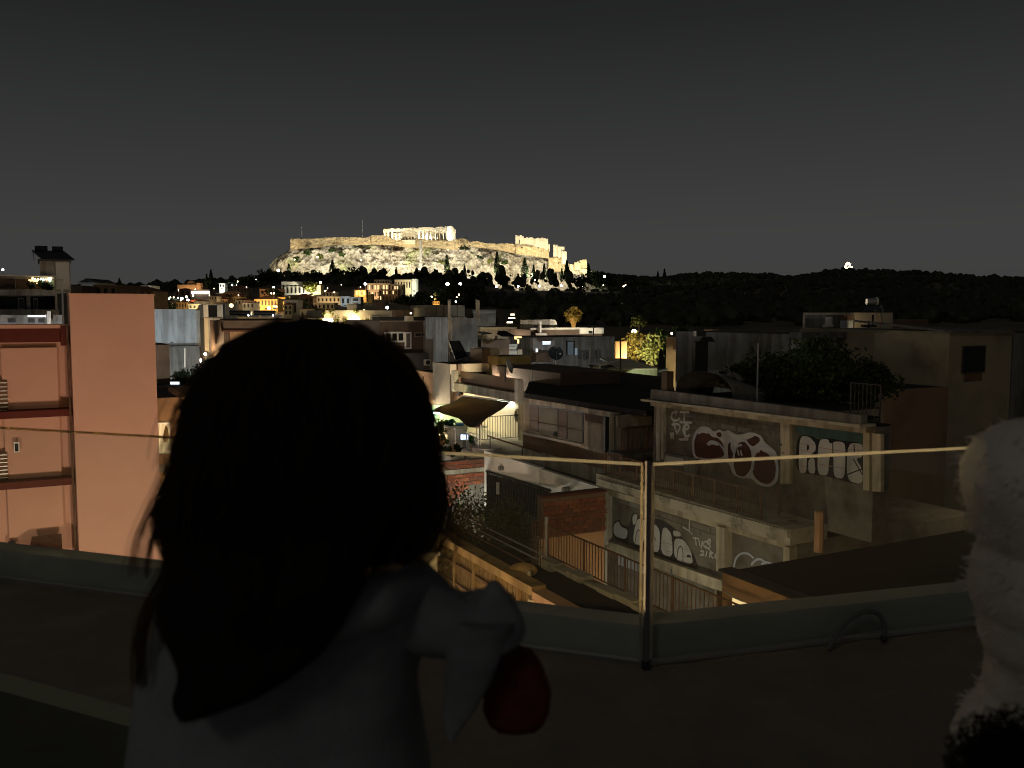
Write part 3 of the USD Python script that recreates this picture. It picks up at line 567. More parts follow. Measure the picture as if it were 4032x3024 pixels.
t = house('house', 'blue-grey cube house beside the cream row house', 1341, 1169, 1380, 1200, 370, M_bluegrey, (2, 1), M_dark, 'flat', 7); wash(t, 1360, 1204, 364, P(1360, 1185, 370), COLD, 120)
t = house('house', 'grey stepped house with white roof edge', 1381, 1172, 1420, 1205, 365, M_grey, (1, 2), M_dark, 'flat', 7); wash(t, 1390, 1207, 360, P(1398, 1190, 365), COLD, 120)
t = house('house', 'small ochre house left below the lit hotel', 1396, 1142, 1442, 1165, 430, M_yellow, (3, 1), M_winw, 'hip', 7, lit=((1, 0),)); wash(t, 1415, 1170, 425, P(1420, 1152, 430), AMB, 330)
house('house', 'narrow yellow house below the hotel terrace', 1450, 1160, 1466, 1180, 410, M_yellow, (2, 2), M_dark, 'flat', 5)
house('house', 'white low house with white parapet under the grey stepped house', 1366, 1198, 1404, 1216, 330, M_pale, (0, 0))
t = house('hotel', 'large terraced hotel with many warm lit windows below the rock', 1437, 1117, 1540, 1172, 470, M_beige, (9, 2), M_dark, 'flat', 14, cat='hotel', lit=((1, 1), (3, 1), (4, 1), (6, 1), (7, 1), (2, 0), (5, 0), (7, 0)), wh=.4)
for a in (1455, 1490, 1525): wash(t, a, 1176, 463, P(a + 5, 1150, 470), (1, .62, .32), 330)
t = house('hotel', 'lower tier of the terraced hotel, salmon front with lit windows', 1492, 1141, 1567, 1184, 455, M_orange, (6, 2), M_dark, 'flat', 10, cat='hotel', lit=((1, 1), (2, 1), (4, 1), (0, 0)), wh=.3); wash(t, 1510, 1187, 448, P(1515, 1160, 455), (1, .6, .3), 260); wash(t, 1550, 1187, 448, P(1548, 1160, 455), (1, .6, .3), 260)
t = house('hotel', 'set-back top storey of the terraced hotel', 1474, 1103, 1536, 1117, 478, M_beige, (6, 1), M_dark, 'flat', 8, cat='hotel'); wash(t, 1500, 1120, 472, P(1505, 1110, 478), WARM, 90)
t = house('house', 'yellow-lit wing right of the hotel terrace', 1541, 1122, 1588, 1145, 470, M_cream, (5, 1), M_dark, 'flat', 9, lit=((1, 0), (2, 0))); wash(t, 1560, 1150, 464, P(1560, 1132, 470), WARM, 130)
t = house('villa', 'cream villa with a brightly lit rounded end right of the hotel', 1554, 1103, 1618, 1141, 500, M_cream, (6, 1), M_dark, 'flat', 12, cat='villa'); wash(t, 1580, 1146, 493, P(1585, 1122, 500), WARM, 260)
a = P(1630, 1141, 500); t.part('round_bay', MB().cyl((a[0], 503, a[2] - 6), 2.2, P(1630, 1098, 500)[2] - a[2] + 6, 12), M_white); wash(t, 1630, 1146, 491, P(1630, 1120, 501), (.97, 1, .74), 900)
house('dark_house', 'black cube of an unlit house among the lit ones', 1479, 1190, 1518, 1220, 330, M_dkbrown, (0, 0), cat='house', dep=6)
t = house('lit_hut', 'small yellow-lit house under the trees right of the hotel', 1708, 1163, 1728, 1176, 420, M_yellow, (2, 1), M_dark, 'hip', 5, cat='house'); wash(t, 1718, 1181, 415, P(1718, 1168, 420), AMB, 420)
t = house('lit_hut', 'lower small yellow-lit house left of the concrete stair tower', 1704, 1186, 1730, 1200, 380, M_yellow, (3, 1), M_dark, 'hip', 5, cat='house'); wash(t, 1717, 1205, 375, P(1717, 1192, 380), AMB, 300)
# left of the rock
t = house('domed_building', 'orange-lit long building with a small dome on the left ridge', 698, 1123, 794, 1142, 640, M_orange, (0, 0), cat='church', dep=14); a = P(754, 1122, 646); t.part('dome', MB().ball(a, 3.4, 2), M_orange); t.part('apse', MB().cyl(P(788, 1142, 640), 2.4, 5, 10), M_orange)
wash(t, 725, 1146, 630, P(730, 1130, 640), WARM, 420); wash(t, 770, 1146, 630, P(770, 1130, 640), WARM, 420)
house('house', 'dark brown house below the domed building', 690, 1143, 748, 1166, 520, M_brown, (3, 1), M_dark, 'hip', 9)
t = house('lit_terrace', 'house with a row of glaring white terrace lights on the left', 750, 1143, 824, 1168, 480, M_brown, (0, 0), cat='restaurant')
for k in range(9): t.part('terrace_light', MB().ball(P(757 + 8 * k, 1151, 479.2), .55, 1), M_bulbw)
house('green_roof_house', 'low house with a pale mint green roof on the left', 645, 1182, 696, 1192, 420, plaster('mint_roof', (.30, .55, .45)), (0, 0), roof='hip', rm=plaster('mint_roof', (.30, .55, .45)), cat='house'); lamp('greenish lamp over the mint green roof', 664, 1176, 416, .45, emis('mint_bulb', (.6, 1, .85), 12), post=False)
t = house('house', 'small cream house far left with two dark windows', 620, 1193, 655, 1214, 300, M_cream, (2, 1), M_dark, 'hip', 6); wash(t, 636, 1216, 296, P(638, 1202, 300), WARM, 50)
t = house('house', 'ochre house with narrow windows beside the round tree on the left', 692, 1190, 736, 1216, 310, M_ochre, (4, 1), M_dark, 'hip', 7); wash(t, 714, 1218, 305, P(714, 1203, 310), WARM, 80)
t = house('house', 'low pale yellow house with three square windows, floodlit', 742, 1200, 790, 1216, 290, M_cream, (3, 1), M_dkbrown, 'flat', 6); wash(t, 755, 1220, 285, P(757, 1206, 290), (1, .9, .5), 160); wash(t, 778, 1220, 285, P(778, 1206, 290), (1, .9, .5), 160)
t = house('house', 'cream house with flat roof above the pale yellow house', 775, 1185, 818, 1200, 330, M_cream, (4, 1), M_dark, 'flat', 6); wash(t, 797, 1203, 325, P(797, 1192, 330), WARM, 70)
t = house('kiosk', 'small red-lit roof beside the cluster of lamps on the left', 750, 1181, 774, 1193, 335, plaster('red_awning', (.5, .12, .06)), (0, 0), roof='hip', rm=plaster('red_awning', (.5, .12, .06)), cat='house', dep=5); wash(t, 760, 1196, 331, P(762, 1187, 335), WARM, 160)
house('house', 'tall narrow beige house with three storeys on the left slope', 822, 1166, 853, 1196, 340, M_beige, (3, 2), M_dark, 'hip', 6)
t = house('house', 'ochre house right of the narrow beige house', 856, 1178, 895, 1196, 345, M_orange, (4, 1), M_dark, 'hip', 6); wash(t, 875, 1199, 340, P(875, 1187, 345), WARM, 60)
t = house('house', 'small floodlit white house high on the left slope', 863, 1117, 884, 1133, 560, M_white, (2, 1), M_dark, 'flat', 6); wash(t, 873, 1137, 553, P(873, 1124, 560), (1, .96, .85), 750)
house('house', 'dark house with a lit row below the slope lamps', 905, 1133, 972, 1152, 480, M_dkbrown, (5, 1), M_dark, 'hip', 8)
t = house('house', 'small yellow-lit house front left of the long yellow house', 936, 1165, 956, 1180, 400, M_yellow, (2, 1), M_dark, 'flat', 5); wash(t, 945, 1184, 395, P(945, 1172, 400), AMB, 260)
house('house', 'dim ochre house with a hipped roof in the middle of the left rows', 880, 1152, 930, 1172, 420, M_ochre, (4, 1), M_dark, 'hip', 8)
house('house', 'dim grey house behind the glass-roofed tower block', 955, 1190, 1000, 1215, 310, M_grey, (3, 1), M_dark, 'hip', 7)
house('house', 'low beige house with a tiled roof left of the long yellow house', 925, 1182, 975, 1200, 340, M_beige, (4, 1), M_dark, 'hip', 7)
house('house', 'dim brown house with dark windows between orange and cream houses', 1150, 1170, 1232, 1192, 400, M_brown, (5, 1), M_dark, 'hip', 8)
house('house', 'dim beige house behind the white villa garden', 1270, 1150, 1320, 1168, 450, M_beige, (4, 1), M_dark, 'hip', 8)
# lamps with their own place
for k, (px, py, Y, r, m, lab) in enumerate([(1096, 1065, 830, 1.9, M_bulby, 'big glaring lamp at the left foot of the rock'), (1038, 1078, 700, .6, M_bulbw, 'small white lamp left of the rock foot'), (1160, 1022, 900, .9, M_bulby, 'lamp at the left cliff foot'), (1250, 1011, 905, 1.1, M_bulby, 'lamp shining among the left cliff bushes'), (1423, 1024, 900, .9, M_bulby, 'lamp right of the pale buttress'), (1262, 1112, 600, 1.0, M_bulby, 'greenish white lamp above the villa wing'), (1281, 1147, 520, .8, M_bulby, 'yellow lamp right of the villa wing'), (1077, 1132, 520, .75, M_bulbw, 'white lamp left of the white villa'), (1438, 1118, 465, .9, M_bulbw, 'white lamp at the left corner of the hotel'), (1344, 1121, 560, .35, M_bulby, 'tiny lamp in the dark trees left of the hotel'), (1525, 1211, 320, .75, M_bulbw, 'white lamp right of the black cube house'), (1652, 1059, 860, 1.2, M_bulby, 'orange lamp at the foot of the lift mast'), (1796, 1067, 860, .9, M_bulby, 'white lamp at the cliff foot right of the temple'), (2106, 1103, 850, 1.0, M_bulby, 'lamp at the pale stone pier'),
        (2380, 1089, 800, 1.6, M_bulbw, 'large cold white lamp right of the low gate ruin'), (2376, 1123, 800, .7, M_bulby, 'small warm lamp below the large cold white lamp'), (2328, 1071, 880, .9, M_bulbw, 'lamp behind the tip of the rock'), (2456, 1127, 815, 1.1, M_bulby, 'left lamp of the yellow-lit garden'), (2463, 1122, 818, .7, M_bulby, 'upper lamp of the yellow-lit garden'), (2520, 1128, 812, .9, M_bulby, 'right lamp of the yellow-lit garden'), (1762, 1119, 560, 1.4, emis('green_bulb', (.75, 1, .9), 26), 'greenish white lamp in the dark trees below the temple'), (1812, 1118, 560, 1.2, M_bulbw, 'cold white lamp right of the greenish lamp below the temple'), (1700, 1170, 415, .75, M_bulby, 'white lamp beside the small lit house'), (1795, 1188, 300, .42, M_bulbw, 'white lamp above the beige roof sheds'), (1807, 1160, 420, .5, M_bulby, 'yellow lamp high right of the roof sheds'), (1798, 1170, 420, .4, M_bulby, 'small yellow lamp right of the roof sheds'), (1059, 1213, 322, .8, M_bulby, 'starry white lamp before the long yellow-lit house'), (1016, 1205, 328, .5, M_bulbo, 'left amber lamp on the long yellow-lit house'), (1080, 1206, 328, .5, M_bulbo, 'right amber lamp on the long yellow-lit house'), (1088, 1207, 328, .5, M_bulbo, 'rightmost amber lamp on the long yellow-lit house'), (936, 1110, 560, .9, M_bulby, 'yellow lamp in the trees above the left slope'), (914, 1123, 560, .7, M_bulbw, 'left one of three white slope lamps'), (921, 1124, 560, .7, M_bulbw, 'middle one of three white slope lamps'), (932, 1124, 560, .7, M_bulbw, 'right one of three white slope lamps'), (994, 1103, 600, .6, M_bulbw, 'dim white lamp in the trees left of the rock'), (1009, 1102, 600, .6, M_bulbw, 'second dim white lamp in the trees left of the rock'),
        (624, 1132, 900, .9, M_bulbw, 'far white lamp on the left horizon'), (641, 1138, 900, .9, M_bulbw, 'far white lamp pair on the left horizon'), (611, 1178, 420, .5, M_bulby, 'yellow lamp beside the salmon tower top'), (671, 1171, 420, .42, M_bulby, 'left lamp in the cluster before the dark brown house'), (684, 1171, 420, .45, M_bulby, 'second lamp in the cluster before the dark brown house'), (700, 1172, 400, .4, M_bulbw, 'pinkish lamp in the middle of the left lamp cluster'), (716, 1175, 390, .8, M_bulbw, 'brightest lamp in the left lamp cluster'), (734, 1169, 400, .7, M_bulby, 'upper right lamp of the left lamp cluster'), (740, 1182, 390, .75, M_bulbw, 'lower right lamp of the left lamp cluster'), (760, 1164, 400, .5, emis('blue_bulb', (.5, .85, 1.), 16), 'small blue-green lamp below the terrace lights'), (712, 1183, 390, .4, M_bulbo, 'small amber lamp under the left lamp cluster'), (11, 1062, 300, .5, M_bulbw, 'single white lamp far left above the roofs'), (443, 1125, 700, .7, M_bulbw, 'white lamp on the horizon left of the cypress'), (562, 1128, 500, .7, M_bulby, 'yellowish lamp beside the white hall roofs'), (310, 1129, 160, .2, M_bulbw, 'small white lamp behind the salmon tower'), (557, 1161, 300, .5, M_bulbo, 'amber lamp just over the salmon tower edge'),
        (3908, 1234, 700, .4, M_bulbw, 'tiny far lamp on the dark hill at the right'), (3376, 1374, 60, .07, M_bulby, 'small lamp in the dark roof garden'), (3415, 1414, 60, .045, M_bulbw, 'tiny lamp lower in the dark roof garden'), (3465, 1079, 1390, 2.0, emis('faint_bulb', (.8, .9, 1), 2.5), 'faint bluish light on the hill right of the monument'),
        (2645, 1313, 170, .28, M_bulby, 'yellow lamp at the right end of the dark hedge'), (2497, 1307, 170, .62, emis('hot_bulb', (1, .86, .6), 34), 'bright lamp below the lit bush on the wall'), (2073, 1281, 130, .42, M_bulbw, 'bright white lamp on the palm trunk')]):
    lamp(lab, px, py, Y, r, m, None, Y < 880 and Y > 100, h=4 if Y > 200 else 2)
for k, px in enumerate((1955, 2040, 2125, 2210, 2290)):
    lamp(('first', 'second', 'third', 'fourth', 'fifth')[k] + ' white globe lamp from the left along the promenade below the right cliff', px, 1128 - .8 * k, 818, 1.15 + .08 * k, emis('promenade_globe', (1, .97, .86), 16), 'globe lamps along the promenade')
# the promenade lit by them
pr = MB(); pts = [P(px, 1150, 815) for px in range(1920, 2420, 20)]
for a, b in zip(pts[:-1], pts[1:]): pr.slab([a + [0, -4, 0], b + [0, -4, 0], b + [0, 5, .2], a + [0, 5, .2]], 1.5)
single('promenade_path', pr, M_pale, kind='structure')
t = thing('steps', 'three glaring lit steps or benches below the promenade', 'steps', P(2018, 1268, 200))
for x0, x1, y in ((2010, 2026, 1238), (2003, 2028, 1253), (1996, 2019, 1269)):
    a, b = P(x0, y - 2, 200), P(x1, y + 3, 200); t.part('glowing_step', MB().box(a[0], b[0], 200, 200.5, b[2], a[2]), M_bulby)  # light falling on the steps is put in as emission
# white halls and gables on the left horizon
house('white_hall', 'long white hall roof on the left horizon', 500, 1134, 556, 1149, 420, M_white, (0, 0), dep=12, cat='hall'); t = house('white_hall', 'taller white hall with a step at the right of the left horizon', 556, 1126, 590, 1150, 430, M_white, (0, 0), dep=12, cat='hall'); wash(t, 570, 1156, 420, P(570, 1136, 430), COLD, 240)
t = house('gabled_house', 'pale gabled house behind the salmon tower', 318, 1112, 372, 1150, 150, M_pale, (0, 0), roof='gable', rm=M_felt, dep=8); wash(t, 345, 1165, 145, P(345, 1128, 150), COLD, 12)
a, b = P(372, 1104, 152), P(418, 1126, 152); t.part('solar_panel', MB().slab([P(362, 1100, 152), P(378, 1098, 154), P(420, 1124, 154), P(404, 1126, 152)], .15), M_black)
house('low_house', 'low brown house with a dark window behind the salmon tower', 372, 1128, 460, 1165, 140, M_brown, (3, 1), M_dark, cat='house'); house('low_house', 'low dark roof left behind the salmon tower', 275, 1132, 322, 1165, 135, M_dkbrown, (0, 0), cat='house'); house('low_house', 'dim brown roof right behind the salmon tower', 468, 1146, 600, 1170, 200, M_brown, (5, 1), M_dark, roof='hip', cat='house')
# white columned house, lit palms and garden
t = house('columned_house', 'white house with a colonnade in front of the dark wood', 1864, 1226, 1950, 1272, 150, M_pale, (0, 0), dep=5, cat='house')
for k in range(6): q = P(1925 + 5 * k, 1271, 149.2); t.part('column', MB().cyl(q, .09, P(1925, 1236, 149.2)[2] - q[2], 6), M_white)
a, b = P(1862, 1226, 149), P(1952, 1234, 149); t.part('entablature', MB().box(a[0], b[0], 148.6, 149.9, b[2], a[2]), M_white)
wash(t, 1940, 1290, 144, P(1935, 1250, 150), (1, .93, .82), 7); 
def palm(label, px, yt, yb, Y, rc, seed, lf, n=26, tr=.3):
    b, c = P(px, yb, Y), P(px, yt, Y); t = thing('palm_tree', label, 'palm', b); r = np.random.default_rng(seed)
    t.part('trunk', MB().tube([b, b * .5 + c * .5, c], [tr * 1.1, tr, tr * .9], 8), M_bark); m = MB()
    for k in range(n):
        th = r.uniform(0, 6.28); el = r.uniform(-.5, 1.3); L = rc * r.uniform(.8, 1.15); d = np.array([math.cos(th) * math.cos(el), math.sin(th) * math.cos(el), math.sin(el)]); s = np.cross(d, [0, 0, 1]); s /= np.linalg.norm(s) + 1e-6
        prev = None
        for j in range(6):
            x = j / 5; q = c + d * L * x + [0, 0, -L * .55 * x * x]; w = L * .16 * math.sin(math.pi * (.12 + .86 * x))
            cur = (q - s * w - [0, 0, w * .5], q, q + s * w - [0, 0, w * .5])
            if prev: m.add(list(prev) + list(cur), [(0, 1, 4), (0, 4, 3), (1, 2, 5), (1, 5, 4)])
            prev = cur
    t.part('fronds', m, lf); return t
M_palm = leafmat('palm_leaves', (.34, .26, .07), (.60, .46, .15)); t = palm('floodlit palm tree standing alone before the dark hill', 2258, 1238, 1300, 180, 1.75, 3, M_palm, 70, .30)
c = P(2258, 1262, 180); m = MB(); th = np.arange(14) / 14 * 2 * np.pi
for z0, z1, r0, r1 in ((-1.6, -.8, .30, .42), (-.9, -.1, .40, .62), (-.2, .5, .58, .95)): m.grid(np.array([[c + [r0 * math.cos(a) * (1 + .2 * math.sin(5 * a)), r0 * math.sin(a), z0] for a in th], [c + [r1 * math.cos(a) * (1 + .3 * math.sin(7 * a + 1)), r1 * math.sin(a), z1] for a in th]]), True)
t.part('dead_frond_skirt', m, plaster('dry_fronds', (.42, .27, .10), scale=3)); t.part('fan_leaves', crown(P(2258, 1238, 180), (1.7, 1.4, 1.45), 900, .34, 77, 22), M_palm); wash(t, 2254, 1310, 172, P(2258, 1248, 180), WARM, 450, .8, .4); wash(t, 2235, 1305, 170, P(2258, 1240, 180), (1, .8, .45), 380, .8, .4)
palm('reddish palm trunk with a few pale fronds right of the brown roofs', 2078, 1268, 1400, 128, 1.7, 5, leafmat('palm_leaves_dim', (.10, .12, .03), (.2, .2, .07)), 18, .36)
for k, (px, py, r, lf, lab) in enumerate([(2560, 1365, 2.1, leafmat('bright_yellow_green', (.26, .27, .08), (.48, .46, .17)), 'bright yellow-green lit tree behind the dark roof edge'), (2500, 1352, 1.7, leafmat('golden_leaves', (.30, .22, .04), (.45, .33, .08)), 'golden lit tree beside the orange wall'), (2595, 1340, 1.4, M_leafg, 'green lit bush right of the yellow-green tree'), (2640, 1390, 1.5, M_leafg, 'dim green bush behind the black frame')]):
    b = P(px, py, 92 + k); b[2] -= r * 1.6; tree('garden_tree', lab, b, r * 2.6, r, 300 + k, lf, 900, .17, clumps=16, cy=.55)
t = block('orange_shed', 'orange-lit garden wall left of the lit trees', *(lambda a, b: (uv(a)[0], uv(b)[0], uv(a)[1], uv(a)[1] + 3))(P(2424, 1345, 86), P(2485, 1372, 86)), 8, P(2424, 1345, 86)[2], plaster('dim_orange', (.16, .085, .03)), M_felt, 'wall', .1)
t = thing('street_lamp', 'hidden street lamp lighting the garden trees', 'street lamp', P(2520, 1420, 86), None); t.part('lamp_head', MB().ball(P(2520, 1440, 86), .14, 1), M_bulby); sphere_light(t, P(2520, 1434, 86), .15, (1, .90, .56), 5200); t.part('post', MB().cyl(P(2520, 1442, 86) - [0, 0, 8], .06, 7.8, 6), M_metal)
tree('lit_bush', 'round lit bush above the bright lamp', P(2515, 1310, 173), 3.2, 1.7, 333, M_leafy, 300, .3)
tree('lit_bush', 'small lit shrub right of the dark chimney gap', P(2680, 1322, 172), 2.2, 2.2, 334, M_leafg, 300, .3)

# the crowd of small houses filling the rows, and unseen street lamps placed to light them
rg = np.random.default_rng(21); walls = (M_beige, M_cream, M_ochre, M_orange, M_brown, M_pale, M_grey, M_yellow)
for k in range(46):
    Y = rg.uniform(200, 470); px = rg.uniform(600, 1470) if k % 6 else rg.uniform(600, 900); w = rg.uniform(28, 64) * 300 / Y; X = (px - CX) / FX * Y; g = float(ground(X, Y)); h = rg.uniform(4.2, 7.5); yt = HOR - (g + h - ZC) / Y * FX
    if yt < 1168: continue
    t = house('small_house', 'small dim house in the crowded rows on the slope below the rock', px - w / 2, yt, px + w / 2, yt + 5.5 / Y * FX, Y, walls[k % 8], (int(rg.integers(2, 5)), int(rg.integers(1, 3))), (M_dark, M_dkbrown)[k % 2], ('flat', 'hip', 'hip', 'gable')[k % 4], rg.uniform(6, 9), lit=((0, 0),) if k % 9 == 0 else (), wh=.36, group='small houses on the slope')
for k in range(20):
    Y = rg.uniform(180, 450); px = rg.uniform(590, 1480); X = (px - CX) / FX * Y; g = float(ground(X, Y)); c = np.array([X, Y, g + 7.5]); t = thing('street_lamp', 'unseen warm street lamp placed to light the crowded houses on the slope', 'street lamp', c - [0, 0, 7.5], 'unseen street lamps among the slope houses')
    t.part('post', MB().cyl(t.loc, .07, 7.3, 5), M_metal); t.part('lamp_head', MB().ball(c + [0, 0, .2], .16, 1), M_metal); sphere_light(t, c - [0, 0, .15], .14, (1, .74, .40), 2600 * (Y / 300) ** .5)
# ------------------------------------------------------------------ the blocks of flats between the terrace and the hill
def unseen_lamp(label, pos, col, inten, r=.16, h=8.0, group=None):
    """A street lamp out of view, placed to light the walls near it: post, arm and head."""
    pos = np.asarray(pos, float); t = thing('street_lamp', label, 'street lamp', pos * [1, 1, 0] + [0, 0, max(0, pos[2] - h)], group)
    b = t.loc; t.part('post', MB().tube([b, (b + pos) / 2, pos + [0, 0, .6]], [.09, .08, .06], 6), M_metal)
    t.part('lamp_head', MB().obox(pos + [0, 0, .32], (.35, 0, 0), (0, .22, 0), (0, 0, .07)), M_metal)
    sphere_light(t, pos, r, col, inten * LK); return t
SOD, WRM2 = (1, .70, .40), (1, .83, .60); LK = 4.2        # brightness of the streets beyond the alley

# salmon building on the left
vt = uv(P(440, 1160, 36))[1]
fT = Face('v', vt); u0, u1, zt = fT.at(272, 1162)[0], fT.at(606, 1166)[0], P(440, 1162, 36)[2]
t = thing('salmon_building', 'salmon pink apartment building with a tall blank stair tower at the left', 'building', G((u0 + u1) / 2, vt, 0))
t.part('stair_tower', MB().gbox(u0, u1, vt, vt + 4, 0, zt), M_salmon)
t.part('tower_coping', MB().gbox(u0 - .03, u1 + .03, vt - .03, vt + 4.03, zt + .003, zt + .06), M_pink)
fL = Face('v', vt + 1.7); ul = fL.at(-160, 1500)[0]
zs = [fL.at(150, y)[1] for y in (1283, 1352, 1622, 1893, 2170)]
t.part('wall', MB().gbox(ul, u0 - .02, vt + 2.0, vt + 14, 0, zs[0] - .05), M_salmon)
t.part('red_parapet', MB().gbox(ul, u0 - .35, vt + 1.55, vt + 1.99, zs[1] + .05, zs[0] - .1), M_red)
t.part('parapet_end', MB().gbox(u0 - .34, u0 - .03, vt + 1.3, vt + 1.99, zs[1] - .1, zs[0] - .02), M_red)
t.part('coping', MB().gbox(ul, u0 - .03, vt + 1.4, vt + 2.3, zs[0] - .098, zs[0] + .05), M_pink)
for k in (1, 2, 3):
    if k > 1: t.part('ledge', MB().gbox(ul, u0 - .02, vt + 1.05, vt + 1.99, zs[k] - .16, zs[k] + .12), M_red)
    t.part('bay', MB().gbox(u0 - 2.5, u0 - .5, vt + 1.7, vt + 1.99, zs[k + 1] + .14, zs[k] - .18), M_salmon)
for y0, y1 in ((1500, 1640), (1785, 1915)):
    g = t.part('balcony_door', fL.rect(-30, y0, 34, y1, .02, .10), M_rust); m = MB()
    a, b = fL.at(-30, y0), fL.at(34, y1)
    for k in range(9): z = b[1] + (a[1] - b[1]) * (k + .5) / 9; fL.sz(min(a[0], b[0]), max(a[0], b[0]), z - .015, z + .015, .101, .12, m)
    g.part('grille', m, M_steel, kind='stuff')
w = t.part('vent_window', fL.rect(55, 1737, 78, 1775, .30, .36), M_wmetal); w.part('pane', fL.rect(59, 1742, 74, 1772, .361, .37), M_black)
t.part('vent_slot', fL.rect(33, 2125, 63, 2138, .30, .33), M_dark)
t.part('down_pipe', MB().tube([G(u0 - .1, vt + 1.0, 2), G(u0 - .1, vt + 1.0, 12), G(u0 - .1, vt + 1.0, zs[0])], .05, 6), M_rust)
a = pz(170, 2150, 14.2); single('tiled_lean_to', MB().slab([G(uv(P(80, 2170, 33))[0], vt - 2.5, 13.6), G(u0 - .6, vt - 2.5, 13.6), G(u0 - .6, vt + 1.0, 15.0), G(uv(P(120, 2150, 33))[0], vt + 1.0, 15.0)], .2), M_tile, 'dark red tiled lean-to roof at the foot of the salmon wall', 'roof')
for k, (uu, vv, I) in enumerate(((-6, 19, 1), (2, 21.5, 1.1))):
    unseen_lamp(('left', 'right')[k] + ' street lamp hidden below, lighting the salmon building', G(uu, vv, 10.5), (1, .74, .55), 600 * I, .2, 9)
# white antenna pole and roof clutter behind the red parapet
b = P(250, 1285, 41); q = thing('antenna_pole', 'thin white antenna pole rising left of the salmon tower', 'antenna', b); q.part('pole', MB().tube([b, (b + P(246, 1180, 41)) / 2, P(244, 1098, 41)], .045, 6), M_wmetal); q.part('cross_arm', MB().tube([P(205, 1101, 41), P(230, 1100, 41), P(256, 1103, 41)], .03, 5), M_wmetal)

# pale block far left with a stair house and solar panels
t = vblock('apartment_block', 'pale apartment block with a stair house and string lights at the left edge', -90, 222, 1083, 62, 12, M_grey, M_felt); f = t.face; v = f.c
m = f.rect(-90, 1096, 206, 1138, .003, .03); t.part('dark_recess', m, M_dkbrown)  # flat dark sheets stand for the shade of the open storeys
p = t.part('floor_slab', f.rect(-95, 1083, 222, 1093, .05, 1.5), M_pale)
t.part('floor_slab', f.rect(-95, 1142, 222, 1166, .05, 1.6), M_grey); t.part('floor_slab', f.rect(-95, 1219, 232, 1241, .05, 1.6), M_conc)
t.part('dark_recess', f.rect(-90, 1166, 214, 1218, .003, .03), M_dark)
t.part('wall_glow', f.rect(112, 1100, 150, 1118, .035, .06), M_winw); t.part('side_wall', f.rect(212, 1094, 224, 1222, .01, 1.3), M_conc)  # terrace light on this wall patch is put in as emission
for x0, x1, y0 in ((70, 97, 1172), (130, 150, 1174)):
    w = t.part('door', f.rect(x0, y0, x1, 1218, .035, .10), M_pale); w.part('pane', f.rect(x0 + 3, y0 + 6, x1 - 3, 1214, .101, .12), M_black)
t.part('pillar', f.rect(103, 1166, 122, 1219, .032, .5), M_grey); t.part('pillar', f.rect(58, 1094, 62, 1138, .032, .3), M_grey)
lts = t.part('string_light_wire', MB().tube([f.w(*f.at(x, y), .9) for x, y in ((118, 1098), (150, 1104), (180, 1102), (206, 1095))], .012, 4), M_metal)
cols = [(1, .7, .3), (1, .55, .2), (1, .85, .3), (1, .8, .5), (.5, .9, 1), (1, .35, .2), (.9, .9, .3), (.3, .95, .6), (1, .6, .4)]
for k, (x, y) in enumerate(((129, 1098), (139, 1101), (150, 1102), (161, 1103), (171, 1103), (181, 1103), (191, 1099), (196, 1106), (199, 1098))):
    t.part('bulb', MB().ball(f.w(*f.at(x, y), .9), .06, 1), emis(f'string_bulb_{k}', cols[k], 14))
for k, x in enumerate((122, 168, 198)): t.part('potted_plant', crown(f.w(*f.at(x, 1128), 1.0), (.35, .35, .45), 60, .16, 60 + k, 5), M_leaf)
sb = thing('stair_house', 'pale stair house with two dark solar panels on the far left block', 'roof house', f.w(*f.at(215, 1083), 0)); s0, s1 = f.at(156, 1035)[0], f.at(274, 1035)[0]; z1 = f.at(215, 1031)[1]
sb.part('wall', MB().gbox(s0, s1, v - .8, v + 4, f.at(215, 1150)[1], z1), M_conc); sb.part('lit_face', f.rect(218, 1032, 273, 1140, .81, .87), M_pale); sb.part('roof', MB().gbox(s0 - .1, s1 + .1, v - .95, v + 4.1, z1 + .003, z1 + .12), M_felt)  # right face of the stair house: its light put into paler plaster
for x0, x1 in ((150, 214), (219, 270)):
    a0, a1 = f.at(x0, 1000)[0], f.at(x1, 1000)[0]; t2 = thing('solar_panel', ('left' if x0 < 200 else 'right') + ' dark tilted solar panel on the far left stair house', 'solar panel', G(a0, v, z1), 'solar panels on the far left stair house')
    t2.part('panel', MB().slab([G(a0 + .2, v - .4, z1 + .2), G(a1 + .35, v - .4, z1 + .2), G(a1 - .25, v + 1.2, z1 + .85), G(a0 - .4, v + 1.2, z1 + .85)], .08), M_black); t2.part('frame', MB().tube([G(a0 - .3, v + 1.1, z1 + .1), G(a0 - .3, v + 1.15, z1 + .4), G(a0 - .35, v + 1.2, z1 + .8)], .04, 5).tube([G(a1 - .2, v + 1.1, z1 + .1), G(a1 - .2, v + 1.15, z1 + .4), G(a1 - .25, v + 1.2, z1 + .8)], .04, 5), M_steel, kind='stuff')
    t2.part('tank', MB().tube([G(a0 - .2, v + 1.5, z1 + .95), G(a0 + .5, v + 1.5, z1 + .95), G(a1 - .4, v + 1.5, z1 + .95)], .24, 8), M_metal)
t = vblock('low_wing', 'low grey wing with a cold strip light below the far left block', -90, 250, 1240, 56, 4, M_concd, M_felt); f = t.face
t.part('strip_light', f.rect(110, 1243, 180, 1247, .3, .36), emis('strip', (.9, .97, 1.), 5)); t.part('strip_light', f.rect(178, 1237, 182, 1251, .3, .36), M_pale)
for x0, x1 in ((30, 62), (110, 137), (150, 176)): t.part('opening', f.rect(x0, 1254, x1, 1270, .003, .04), M_dark)
t.part('pillar', f.rect(184, 1225, 202, 1275, .02, .4), M_pale)
unseen_lamp('unseen street lamp placed to light the pale left block', G(*uv(P(120, 1560, 52)), P(120, 1560, 52)[2]), (.95, .97, 1), 750, .15, 9)

